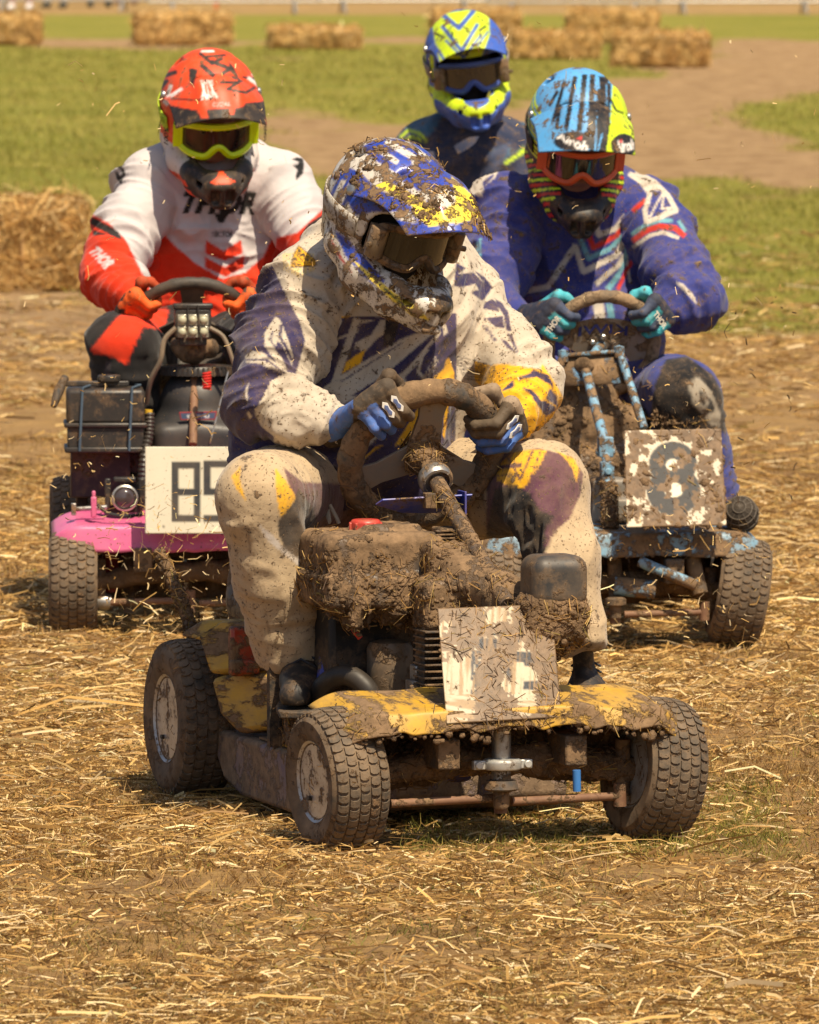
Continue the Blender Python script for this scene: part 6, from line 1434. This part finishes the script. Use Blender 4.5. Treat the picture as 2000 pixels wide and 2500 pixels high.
wing2 = [(1465, 740), (1500, 728), (1535, 735), (1540, 770), (1535, 820), (1495, 865), (1490, 840), (1500, 800), (1470, 775), (1500, 770), (1510, 755)]
lay = [(ORG, [c5([(480, 1330), (590, 1190), (650, 1105), (700, 1160), (790, 1250), (900, 1345), (1060, 1440), (1200, 1400), (1300, 1310), (1390, 1120), (1480, 1230), (1480, 1900), (480, 1900)])], [0]),
       (ORG, [c5([(965, 1215), (1070, 1275), (1170, 1213), (1182, 1290), (1075, 1335), (960, 1290)]), c5([(960, 1312), (1075, 1372), (1190, 1300), (1187, 1372), (1080, 1428), (960, 1372)])], [0]),
       (BK2, text_polys("THOR", c5([(835, 925), (1275, 925), (1268, 1068), (812, 1058)]), .06, .25) + [c5([(1010, 1055), (1100, 1055), (1070, 1110), (1040, 1112)])] + text_polys("SECTOR", c5([(1003, 1160), (1130, 1160), (1128, 1196), (1001, 1196)]), .04), [0]),
       (BK2, [c5([(530, 1290), (545, 1440), (640, 1480), (700, 1560), (560, 1500), (500, 1400)])], [0]),
       (ORG, [c5([(240, 1040), (300, 1060), (400, 1115), (500, 1215), (540, 1300), (640, 1500), (500, 1800), (100, 1700), (100, 1200)])], [1, 2]), (ORG, [c5([(1380, 1200), (1500, 1170), (1640, 1040), (1900, 1000), (1900, 1900), (1300, 1900)])], [3, 4]),
       (BK2, [c5([(295, 1078), (390, 1120), (455, 1165), (480, 1215), (400, 1180), (290, 1120)]), c5([(300, 1150), (390, 1180), (305, 1188)]), c5([(1510, 1200), (1560, 1120), (1650, 1060), (1650, 1090), (1570, 1170), (1520, 1210)])], [1, 2, 3, 4]),
       (WH2, text_polys("THOR", c5([(335, 1248), (442, 1345), (372, 1388), (275, 1278)]), .05, .1), [1, 2]), (BK2, [c5(wing)], [1, 0]), (BK2, [c5(wing2)], [3, 0])]
fl_ = [([1], shL, elL, .012, 3, 7, 18), ([1, 2], shL, elL, .012, 5, 9, 26, P(300, 650, 22.9), .12), ([2], elL, wrL, .006, 7, 8, 26), ([3], shR, elR, .012, 9, 7, 18), ([0], P(380, 430, 23.1), P(520, 800, 23.1), .012, 11, 12, 5, P(420, 540, 23.1), .22), ([0], P(520, 860, 23.1), P(520, 640, 23.1), .012, 13, 4, 22, P(500, 740, 23.05), .2), ([0], P(700, 430, 23.1), P(560, 800, 23.1), .012, 12, 12, 5, P(650, 560, 23.1), .2)]
cloth("jersey", s, b2, CL2, r2, WH2, lay, fl_)
s = SDF(P(200, 1120, 22.5) - [.04, .2, .02], P(760, 780, 23.3) + [.06, .25, .05], .0075); kL, kR = P(305, 852, 22.66), P(655, 852, 22.68)
s.ell(P(500, 850, 23.25), (.19, .15, .12), k=.02); s.chain([P(440, 850, 23.15), kL], [.105, .085], .04, grp=1); s.chain([kL, P(325, 1090, 22.68)], [.085, .066], .03, grp=2); s.chain([P(570, 850, 23.2), kR], [.105, .085], .04, grp=3); s.chain([kR, P(640, 1110, 22.72)], [.085, .066], .03, grp=4)
c8 = lambda pts: cr(100, 640, .44518, pts)
lay = [(ORG, [c8([(270, 480), (420, 300), (520, 250), (700, 260), (680, 380), (560, 350), (470, 565), (400, 520), (290, 505)])], [1, 2]), (sRGB(60, 52, 56), stroke(c8([(380, 520), (340, 700)]), 14), [2])]
cloth("trousers", s, b2, CL2, r2, BK2, lay, [([1, 3], P(440, 850, 23.15), kL, .008, 3, 7, 20), ([2, 4], kL, P(325, 1090, 22.68), .008, 5, 7, 18)], sub=0)
for x_, k_ in ((325, kL), (640, kR)): boot(r2, b2, P(x_, 1120, 22.70) - [0, 0, .10], P(x_, 1140, 22.5) - [0, 0, .10], BOOT, SOLE, top=P(x_, 1090, 22.68))
H2C = P(514, 285, 23.1); OR2, OK2 = sRGB(224, 68, 20), sRGB(24, 24, 28)
def paint2(px, py, V, part):
    lay = [(OK2, stroke(c5([(700, 260), (790, 230)]), 10) + stroke(c5([(930, 120), (1000, 180), (1060, 150)]), 9) + stroke(c5([(940, 190), (1010, 250)]), 12) + stroke(c5([(1000, 170), (1110, 210), (1060, 240)]), 10) + stroke(c5([(960, 140), (1080, 130)]), 6) + stroke(c5([(1050, 290), (1160, 290), (1090, 330), (1200, 350), (1250, 320)]), 7) + [c5([(865, 205), (920, 215), (890, 315), (868, 290)]), c5([(1095, 165), (1130, 200), (1165, 280), (1110, 230)])] + stroke(c5([(700, 300), (740, 280), (690, 340)]), 8) + stroke(c5([(760, 385), (920, 395), (1000, 360)]), 4) + stroke(c5([(1180, 260), (1260, 270)]), 6)),
           (sRGB(232, 226, 222), text_polys("XTX", c5([(1040, 380), (935, 395), (935, 275), (1000, 275)]), .05) + stroke(c5([(760, 310), (740, 370)]), 9) + stroke(c5([(820, 330), (760, 370)]), 8) + stroke(c5([(720, 400), (740, 420)]), 8) + stroke(c5([(1215, 265), (1265, 300), (1290, 330)]), 8) + stroke(c5([(1240, 240), (1275, 270)]), 8) + stroke(c5([(940, 108), (1010, 108)]), 5)),
           (sRGB(200, 190, 186), text_polys("ONEAL", c5([(1000, 408), (1105, 402), (1108, 428), (1003, 434)]), .0, .2)), (OK2, text_polys('SERIES', c5([(900, 130), (1120, 130), (1230, 250), (880, 260)]), .0) if False else []), (OK2, text_polys('SERIES', c5([(1020, 130), (1240, 230), (1180, 300), (985, 190)]), .02, .2) + text_polys('ZX', c5([(720, 200), (850, 170), (850, 260), (710, 290)]), .03, .2) if part == 'peak' else []), (OK2, [c5([(690, 430), (820, 455), (900, 480), (1150, 470), (1310, 420), (1310, 520), (700, 540)])] if part == 'peak' else [])]
    if part == 'peak': lay = lay[:-1] + [(OK2, [c5([(690, 400), (760, 425), (900, 452), (1150, 440), (1320, 395), (1320, 560), (690, 560)])]), (OR2, [c5([(880, 400), (960, 400), (980, 500), (940, 500)]), c5([(1110, 390), (1150, 390), (1130, 480), (1100, 480)])]), (OK2, [c5([(1150, 470), (1200, 410), (1310, 400), (1310, 480)]), c5([(760, 480), (800, 450), (900, 490), (820, 510)])])]
    C = paint(px, py, OR2, lay)
    if part == 'shell':
        low = V[:, 2] < -.045; C[low] = sRGB(30, 28, 30); C[low & (np.abs(V[:, 0]) > .072) & (V[:, 1] > -.13)] = sRGB(205, 195, 190); st = low & (np.abs(np.abs(V[:, 0]) * .55 + V[:, 2] + .062 + .35 * V[:, 1] * 0) < .012); C[st] = OR2
        C[(V[:, 2] < -.128)] = OR2; C[(V[:, 1] < -.165) & (V[:, 2] < -.07)] = sRGB(24, 24, 26)
    return C
h2, Rh2 = add_helmet(r2, b2, H2C, 10, 25, -2, HEL2, paint2, dict(front=.222, wide=1.2, lift=-.006, point=.035), sc=1.0)
NEON = mat("neon_frame", (.68, .92, .0), rough=.35, dust=.05)
goggles(h2, H2C, Rh2, b2, NEON, lens_mat("lens_clear", (.05, .035, .03), .62, .05), mat("strap_neon", (.44, .60, .03), rough=.8))
head_body(r2, H2C, Rh2, P(520, 470, 23.22), b2)
def decal(parent, root, txt, ctr, ux, uy, w_, h_, mt_, off=.0, bold=.03, shear=0.0):
    Vt, Tt = text_tris(txt, bold, shear); n_ = nrm(np.cross(ux, uy)); m = MB(); m.add([np.asarray(ctr) + nrm(ux) * (a - .5) * w_ + nrm(uy) * (b - .5) * h_ + n_ * off - root for a, b in Vt], [tuple(t) for t in Tt]); return m.build("lettering", mt_, parent, kind="stuff")
BLET = mat("black_print", (.012, .012, .013), rough=.5)
hp = lambda v, H, R_: np.asarray(v) @ R_.T + H
for e, rot in ((1, 90), (-1, 90)):
    u_ = Rh2 @ np.array((0, 0, 1.)); v_ = Rh2 @ np.array((-.45 * e, .9, 0)) * e; cpt = hp((e * .118, -.092, .0), H2C, Rh2)
    decal(h2, b2, "100%", cpt, nrm(u_), nrm(np.cross(nrm(Rh2 @ np.array((e * .85, -.52, 0))), nrm(u_))), .048, .018, BLET, .012)
for e in (-1,):
    for k, (ch, a_) in enumerate((("1", 58), ("0", 52), ("0", 46), ("%", 38))): pass
u_ = nrm(Rh2 @ np.array((-.25, -.97, -.05))); n_ = nrm(Rh2 @ np.array((-1, -.25, 0))); decal(h2, b2, "100%", hp((-.1255, -.045, .004), H2C, Rh2), u_, nrm(np.cross(n_, u_)), .085, .030, BLET, .012, .03, .2)
def gl2(px, py, g, V):
    C = np.empty((len(px), 3)); C[:] = sRGB(232, 92, 24); m = np.isin(g, [5]) & (fbm(V, 55, 2, 3) > .52); C[m] = BK2; C[g == 6] = BK2; C[np.isin(g, [1, 3])] = sRGB(196, 70, 18); C[g == 7] = sRGB(170, 60, 18); return C
wheel_hand(W2, R2, c2c, ux2, uy2, ax2, .146, 150, -1, wrL + nrm(wrL - elL) * .02, .0165, GLC, gl2, r2, b2, 20)
wheel_hand(W2, R2, c2c, ux2, uy2, ax2, .146, 30, 1, wrR, .0165, GLC, gl2, r2, b2, 20)

# ---- rider 3: blue ----------------------------------------------------------------------------------
BL3, WH3, RD3, TL3 = sRGB(46, 55, 124), sRGB(196, 186, 172), sRGB(190, 40, 32), sRGB(100, 155, 170)
r3 = thing("person", "rider in mud-spotted royal blue jersey with white zigzag wearing a blue striped helmet", "person", (.45, 22.75, 0)); b3 = np.array(r3.location)
shL, elL, wrL = P(1245, 520, 22.75), P(1185, 730, 22.55), P(1262, 775, 22.48)
shR, elR, wrR = P(1578, 520, 22.78), P(1690, 735, 22.50), P(1628, 758, 22.46)
s = SDF(P(1080, 960, 22.4) - [.05, .25, .02], P(1790, 380, 23.0) + [.06, .3, .05], .0092)
s.ell(P(1425, 640, 22.82), (.205, .145, .23), k=.03); s.ell(P(1430, 830, 22.80), (.20, .15, .16), k=.09); s.ell(P(1430, 500, 22.9), (.18, .12, .12), k=.08)
for a in (shL, shR): s.cap(a, P(1420, 500, 22.8), .080, .10, k=.06)
s.chain([shL, elL], [.088, .076], .035, grp=1); s.chain([elL, wrL], [.076, .045], .012, grp=2); s.chain([shR, elR], [.082, .076], .035, grp=3); s.chain([elR, elR + (wrR - elR) * .55, wrR], [.078, .066, .044], .012, grp=4)
cb_ = lambda pts: cr(1100, 380, .40580, pts); A3 = [0, 1, 3, 4, 2]
lay = [(WH3, stroke(cb_([(300, 850), (420, 820), (585, 790), (750, 545), (800, 700), (1000, 600), (1085, 440)]), 14) + stroke(cb_([(880, 770), (1010, 660), (1075, 560), (1100, 450)]), 12) + stroke(cb_([(1090, 520), (1060, 620), (1080, 760)]), 6) + [cb_([(855, 890), (920, 880), (935, 980), (870, 985)])], [0]),
       (TL3, stroke(cb_([(780, 500), (830, 620), (960, 560), (1040, 480), (1060, 420), (1130, 320)]), 12) + stroke(cb_([(1010, 720), (1050, 640), (1060, 560), (1080, 500)]), 9) + [cb_([(935, 890), (975, 890), (990, 980), (950, 980)])] + stroke(cb_([(950, 800), (1010, 720)]), 14), [0]),
       (RD3, stroke(cb_([(830, 470), (860, 555), (1000, 480), (1040, 420)]), 13) + stroke(cb_([(1010, 800), (1060, 690), (1110, 610)]), 9) + stroke(cb_([(1070, 340), (1170, 275)]), 14), [0]),
       (WH3, stroke(cb_([(880, 420), (890, 480), (990, 440), (1050, 370), (1180, 230)]), 13), [0]),
       (RD3, stroke(cb_([(1100, 510), (1180, 450), (1260, 425), (1350, 435), (1405, 480)]), 14) + stroke(cb_([(1100, 330), (1170, 270)]), 12), [3, 0]), (TL3, stroke(cb_([(1095, 470), (1180, 415), (1260, 390), (1330, 390)]), 10) + stroke(cb_([(1375, 395), (1410, 450)]), 9), [3]), (WH3, stroke(cb_([(1100, 550), (1200, 480), (1280, 460), (1370, 495)]), 9), [3]),
       (WH3, stroke(cb_([(1080, 110), (1150, 160), (1200, 230), (1170, 330), (1180, 400), (1260, 370), (1360, 330), (1310, 240), (1230, 160), (1120, 100)]), 12) + [cb_([(1080, 110), (1130, 100), (1230, 160), (1280, 210), (1200, 210), (1140, 160)])] + stroke(cb_([(1200, 370), (1240, 290), (1270, 240), (1290, 210), (1270, 320), (1340, 310), (1220, 380)]), 5), [3, 0]),
       (WH3, [cb_([(100, 180), (170, 130), (250, 85), (290, 90), (270, 130), (200, 190), (190, 250), (120, 230)])], [0, 1]), (BL3, [cb_([(190, 160), (255, 110), (265, 120), (200, 190)])], [0, 1]),
       (sRGB(205, 200, 195), text_polys("STARS", cb_([(345, 450), (552, 478), (548, 518), (342, 490)]), .03, .1), [0]), (TL3, text_polys("RACER", cb_([(345, 530), (478, 552), (474, 580), (342, 560)]), .0, .1), [0]),
       (WH3, [cb_([(1350, 760), (1400, 770), (1475, 850), (1485, 900), (1440, 850), (1390, 800)])], [4]), (RD3, [cb_([(55, 560), (75, 555), (80, 610), (62, 600)])], [1]), (WH3, sum([stroke(cb_([(95 + 14 * k, 540), (70 + 14 * k, 640)]), 3) for k in range(5)], []), [1]), (TL3, stroke(cb_([(180, 500), (175, 640)]), 5) + stroke(cb_([(160, 520), (155, 670)]), 5), [1])]
fl_ = [([1], shL, elL, .012, 3, 7, 20), ([3], shR, elR, .011, 5, 7, 18), ([4], elR, wrR, .008, 7, 8, 24), ([3, 4], shR, elR, .013, 9, 9, 28, P(1600, 720, 22.5), .11), ([0], P(1250, 520, 22.7), P(1330, 800, 22.7), .013, 11, 12, 5, P(1270, 620, 22.7), .16), ([0], P(1430, 900, 22.7), P(1430, 700, 22.7), .012, 13, 4, 20, P(1420, 840, 22.7), .2), ([0], P(1600, 480, 22.7), P(1460, 800, 22.7), .010, 15, 12, 5, P(1560, 600, 22.7), .16)]
cloth("jersey", s, b3, CL3, r3, BL3, lay, fl_)
s = SDF(P(1150, 1330, 22.2) - [.04, .2, .02], P(1850, 850, 23.0) + [.06, .25, .05], .0075); kL, kR = P(1225, 970, 22.35), P(1665, 968, 22.32); aR3 = P(1742, 1240, 22.36)
s.ell(P(1440, 960, 22.9), (.19, .15, .12), k=.02); s.chain([P(1370, 960, 22.8), kL], [.105, .085], .04, grp=1); s.chain([kL, P(1200, 1250, 22.4)], [.085, .066], .03, grp=2); s.chain([P(1520, 960, 22.8), kR], [.105, .094], .04, grp=3); s.chain([kR, P(1716, 1110, 22.34), aR3], [.094, .066, .056], .03, grp=4); s.cut(aR3 + [0, 0, -.03], aR3 - kR)
c3_ = lambda pts: cr(1180, 660, .43606, pts); GR3 = sRGB(150, 140, 124)
lay = [(BK2, [c3_([(930, 860), (960, 640), (1020, 500), (1140, 480), (1280, 580), (1400, 780), (1380, 900), (1000, 930)])], [3, 4]), (GR3, [c3_([(1150, 640), (1200, 590), (1280, 680), (1330, 800), (1325, 880), (1270, 860), (1170, 740)])], [3, 4]), (BK2, [c3_([(1215, 670), (1280, 730), (1300, 790), (1260, 800), (1210, 720)])], [3, 4]), (GR3, stroke(c3_([(1235, 700), (1255, 740), (1240, 780)]), 7), [3, 4])]
cloth("trousers", s, b3, CL3, r3, sRGB(46, 58, 124), lay, [([1, 3], P(1520, 960, 22.8), kR, .008, 3, 7, 20), ([2, 4], kR, aR3, .008, 5, 7, 18)], sub=0)
kneed = MB(); kv = P(1640, 985, 22.22) - b3
mud_q = MB().add([P(1580, 930, 22.24) - b3, P(1690, 900, 22.24) - b3, P(1720, 1030, 22.23) - b3, P(1590, 1040, 22.23) - b3], [(0, 1, 2, 3)]); mud_on(r3, (mud_q.V, mud_q.F), 700, .005, 111, keep=lambda p, n, r: fbm(p, 30, 2, 3) > .5, flat=.5, fib=.5, face=(0, -1, 0))
boot(r3, b3, P(1745, 1290, 22.40) - [0, 0, .09], P(1750, 1300, 22.2) - [0, 0, .10], BOOT, SOLE, top=aR3); boot(r3, b3, P(1200, 1290, 22.42) - [0, 0, .09], P(1195, 1300, 22.22) - [0, 0, .10], BOOT, SOLE, top=P(1200, 1250, 22.4))
H3C = P(1410, 338, 22.62); cT = lambda pts: cr(960, 0, .42899, pts); SKB, NEO = sRGB(86, 158, 214), sRGB(196, 222, 30)
def paint3(px, py, V, part):
    st = [stroke(cT([(x0, y0), (x1, y1)]), w_) for x0, y0, x1, y1, w_ in ((975, 465, 910, 690, 9), (1035, 440, 985, 720, 11), (1090, 430, 1060, 740, 13), (1135, 430, 1120, 760, 13), (1195, 450, 1185, 880, 26), (935, 520, 890, 600, 8), (1225, 480, 1215, 880, 12), (1150, 580, 1130, 860, 12), (950, 600, 930, 730, 9), (1010, 620, 985, 740, 8))]
    lay = [(OK2, sum(st, [])), (SKB, stroke(cT([(1165, 440), (1170, 500)]), 6) + stroke(cT([(1215, 480), (1215, 600)]), 3) + stroke(cT([(1190, 760), (1160, 880)]), 4)), (NEO, [cT([(1250, 470), (1300, 510), (1400, 640), (1400, 780), (1380, 900), (1210, 890), (1235, 700)])]), (OK2, stroke(cT([(1235, 560), (1270, 630), (1380, 670)]), 5))]
    if part == 'peak': lay += [(sRGB(30, 30, 34), [disc(*cT([(1030, 805)])[0], 50, 24), disc(*cT([(1312, 830)])[0], 31, 30)])]
    if part == 'peak': lay += [(sRGB(226, 222, 216), text_polys("Airoh", cT([(935, 755), (1120, 810), (1100, 875), (925, 785)]), .04) + text_polys("Airoh", cT([(1262, 800), (1375, 790), (1370, 850), (1275, 880)]), .04)), (sRGB(200, 40, 40), [cT([(1040, 790), (1075, 770), (1075, 800)]), cT([(1285, 810), (1300, 790), (1305, 815)])])]
    C = paint(px, py, SKB if part == 'peak' else SKB, lay)
    if part == 'shell':
        C[V[:, 2] < .02] = OK2; sd = (np.abs(V[:, 0]) > .085) & (V[:, 2] > -.03) & (V[:, 1] < .08); stp = np.sin(V[:, 2] * 420) > -.2; C[sd & stp & (V[:, 2] < .10)] = NEO
        lw = V[:, 2] < -.045; dg = np.sin(V[:, 1] * 150 + V[:, 2] * 190); C[lw & (dg > .55) & (np.abs(V[:, 0]) > .05)] = sRGB(190, 40, 30); C[lw & (dg < -.6) & (np.abs(V[:, 0]) > .05)] = NEO
        C[(V[:, 1] < -.175)] = sRGB(32, 30, 30)
    return C
h3, Rh3 = add_helmet(r3, b3, H3C, 5, 31, 2, HEL3, paint3, dict(front=.235, wide=1.25, lift=.002, point=.05, ridge=.004), sc=1.0)
goggles(h3, H3C, Rh3, b3, mat("orange_red_frame", (.62, .10, .03), rough=.4, dust=.15), lens_mat("lens_amber_dark", (.022, .016, .010), .0, .06), mat("strap_black_orange", (.02, .018, .018), rough=.8, mud=.15))
head_body(r3, H3C, Rh3, P(1420, 560, 22.82), b3)
def gl3(px, py, g, V):
    C = np.empty((len(px), 3)); C[:] = sRGB(36, 46, 66); C[np.isin(g, [1, 3])] = sRGB(60, 168, 180); C[np.isin(g, [2, 4])] = sRGB(52, 66, 92); C[g == 7] = sRGB(70, 176, 190); C[g == 6] = sRGB(66, 178, 205); return C
gr, cw, o_, e_, t_ = wheel_hand(W3, R3, c3c, ux3, uy3, ax3, .135, 36, 1, wrR + nrm(wrR - elR) * .02, .0175, GLC, gl3, r3, b3, 20)
un = nrm(o_ * .75 + e_ * .66); decal(gr, b3, "THOR", cw - t_ * .004 + un * .0525, -t_, nrm(np.cross(un, -t_)), .052, .016, mat("cream_print", (.72, .66, .55), rough=.6), .003, .03)
gl_, cw, o_, e_, t_ = wheel_hand(W3, R3, c3c, ux3, uy3, ax3, .135, 148, -1, wrL + nrm(wrL - elL) * .01, .0175, GLC, gl3, r3, b3, 20)
un = nrm(o_ * .75 + e_ * .66); decal(gl_, b3, "THOR", cw - t_ * .004 + un * .0525, t_, nrm(np.cross(un, t_)), .052, .016, mat("cream_print"), .003, .03)
d = nrm(wrR - elR); MB().lathe(wrR - b3 - d * .012, d, [(.041, -.004), (.0445, 0), (.0445, .014), (.039, .018)], 26).build("wrist_strap", BLACKM, r3)

# ---- rider 4: navy, behind --------------------------------------------------------------------------
NV4 = sRGB(34, 46, 74); TE4 = sRGB(44, 88, 116); NE4 = sRGB(178, 206, 40)
r4 = thing("person", "rider in dark navy jersey with a blue and neon yellow helmet, partly hidden behind others", "person", (.22, 27.0, 0)); b4 = np.array(r4.location)
sx = lambda px, py, Y=26.95: P(px, py, Y)
shL, elL, wrL = sx(1050, 385), sx(975, 590, 26.8), np.array(W4_wr[0]) if 'W4_wr' in globals() else sx(1060, 640, 26.62)
shR, elR, wrR = sx(1232, 385), sx(1320, 590, 26.8), sx(1230, 640, 26.62)
s = SDF(sx(900, 800) - [.06, .5, .02], sx(1400, 240) + [.06, .3, .06], .0085)
s.ell(sx(1140, 480, 27.0), (.20, .14, .24), k=.03); s.ell(sx(1140, 620, 27.0), (.19, .15, .16), k=.09); s.ell(sx(1140, 370, 27.05), (.18, .12, .11), k=.08)
for a in (shL, shR): s.cap(a, sx(1140, 380), .085, .10, k=.06)
s.chain([shL, elL], [.085, .072], .035, grp=1); s.chain([elL, wrL], [.072, .043], .012, grp=2); s.chain([shR, elR], [.085, .072], .035, grp=3); s.chain([elR, wrR], [.072, .043], .012, grp=4)
lay = [(TE4, [cT([(60, 730), (120, 680), (230, 620), (290, 640), (240, 740), (180, 790), (100, 760)]), cT([(640, 560), (760, 590), (780, 640), (740, 720), (700, 620)]), cT([(540, 860), (640, 820), (700, 860), (620, 920)])], None),
       (NE4, stroke(cT([(40, 780), (90, 740), (150, 760), (190, 800)]), 7) + stroke(cT([(60, 800), (110, 775), (160, 800)]), 5) + stroke(cT([(640, 930), (700, 890), (750, 860)]), 8) + stroke(cT([(660, 910), (720, 870), (745, 840)]), 5), None), (sRGB(60, 72, 100), [cT([(560, 860), (680, 800), (600, 980), (520, 990)])], None)]
lay = [(a, b) for a, b, _ in lay]
cloth("jersey", s, b4, CL3, r4, NV4, lay, [([0], sx(1000, 400), sx(1150, 600), .012, 3, 8, 12), ([1], shL, elL, .010, 5, 7, 18), ([3], shR, elR, .010, 7, 7, 18)], sub=0)
s = SDF(sx(850, 1100) - [.06, .6, .02], sx(1450, 640) + [.06, .3, .06], .012); kL, kR = sx(975, 740, 26.45), sx(1315, 740, 26.45)
s.ell(sx(1140, 720, 27.0), (.19, .15, .12), k=.02)
for h_, k_, a_ in ((sx(1080, 730, 26.95), kL, sx(985, 980, 26.5)), (sx(1200, 730, 26.95), kR, sx(1305, 980, 26.5))): s.chain([h_, k_, a_], [.105, .085, .062], .04); boot(r4, b4, a_ - [0, 0, .11], a_ - [0, .2, .11], BOOT, SOLE, top=a_)
cloth("trousers", s, b4, CL3, r4, sRGB(30, 36, 52), [], [], sub=0)
H4C = P(1141, 160, 26.9); HB4 = sRGB(58, 92, 178)
def paint4(px, py, V, part):
    lay = [(NEO, [cT([(220, 130), (300, 75), (420, 55), (545, 65), (550, 200), (500, 330), (340, 375), (270, 370), (240, 250)])]), (HB4, stroke(cT([(290, 90), (375, 160), (460, 60)]), 11) + stroke(cT([(280, 150), (390, 290), (480, 140)]), 9) + stroke(cT([(300, 230), (400, 330), (500, 200)]), 6) + stroke(cT([(240, 260), (290, 340)]), 7) + stroke(cT([(540, 180), (480, 260)]), 5)), (OK2, stroke(cT([(240, 190), (290, 215)]), 6) + stroke(cT([(490, 175), (525, 150)]), 6) + [cT([(330, 180), (345, 185), (338, 215)]), cT([(420, 170), (440, 175), (430, 195)])]),
           (sRGB(40, 60, 140), text_polys("BELL", cT([(355, 300), (430, 292), (430, 315), (357, 322)]), .03))]
    C = paint(px, py, HB4, lay)
    if part == 'shell':
        lw = V[:, 2] < -.045; C[lw] = HB4; C[lw & (np.abs(V[:, 2] + .085 - .25 * np.abs(V[:, 0])) < .016)] = NEO; C[(np.abs(V[:, 0]) > .108) & (V[:, 2] < .06) & (np.sin(V[:, 1] * 90) > .2)] = NEO
    return C
h4, Rh4 = add_helmet(r4, b4, H4C, 7, 14, -7, HEL3, paint4, dict(front=.205, wide=1.08, lift=-.002, point=.03), sc=.97)
goggles(h4, H4C, Rh4, b4, mat("goggle_blue", (.04, .07, .25), rough=.4), lens_mat("lens_brown", (.06, .045, .032), .15, .08), mat("strap_grey", (.25, .22, .2), rough=.8), GRIME)
head_body(r4, H4C, Rh4, sx(1140, 380, 27.0), b4, mat('skin_helmet_shade'))  # same darkened skin, helmet shade in the colour
w4, W4, R4 = TX(m4)
gl4 = lambda px, py, g, V: np.tile(np.array(sRGB(40, 44, 60)), (len(px), 1))
wheel_hand(W4, R4, c4c, ux4, uy4, ax4, .14, 150, -1, wrL, .0165, GLC, gl4, r4, b4, 20); wheel_hand(W4, R4, c4c, ux4, uy4, ax4, .14, 30, 1, wrR, .0165, GLC, gl4, r4, b4, 20)

# ------------------------------------------------------------------ straw and clods thrown up by the wheels
rng = np.random.default_rng(77); parts_ = []
def spray(n, px0, px1, py0, py1, y0, y1, lmul=1.0, pal=STRAW[:4] + STRAW[7:]):
    px = rng.uniform(px0, px1, n); py = rng.uniform(py0, py1, n); Y = rng.uniform(y0, y1, n); c = np.array([P(a, b, d_) for a, b, d_ in zip(px, py, Y)]); c = c[c[:, 2] > .03]; n = len(c)
    ln = np.clip(rng.lognormal(math.log(.016), .55, n), .006, .07) * lmul; wd = rng.uniform(.0012, .003, n)
    v, q, m = strips(c, rng.normal(size=(n, 3)), ln, wd, rng.normal(0, .12, (n, 3)) * ln[:, None], rng); parts_.append((v, q, np.repeat(pick(pal, n, rng), m, 0)))
spray(330, 240, 640, 1180, 1570, 18.6, 21.0, 1.1); spray(120, 130, 620, 900, 1330, 19, 22, .8); spray(90, 60, 700, 150, 900, 19, 22, .8); spray(150, 1450, 1900, 1250, 1600, 18.5, 21.5, .9); spray(70, 1500, 1990, 650, 1300, 18, 22, .9)
spray(60, 900, 1990, 20, 500, 18, 24, .8); spray(40, 1750, 1950, 700, 1250, 18, 21, .6, [(.06, .04, .025)]); spray(50, 500, 1500, 500, 1000, 17.2, 17.7, .5)
V, Q, C = merge(parts_); o = link("flying_straw", mesh_np("flying_straw", V, Q, C), FIB); tag(o, "bits of straw and dirt thrown into the air around the mowers", "straw", kind="stuff")
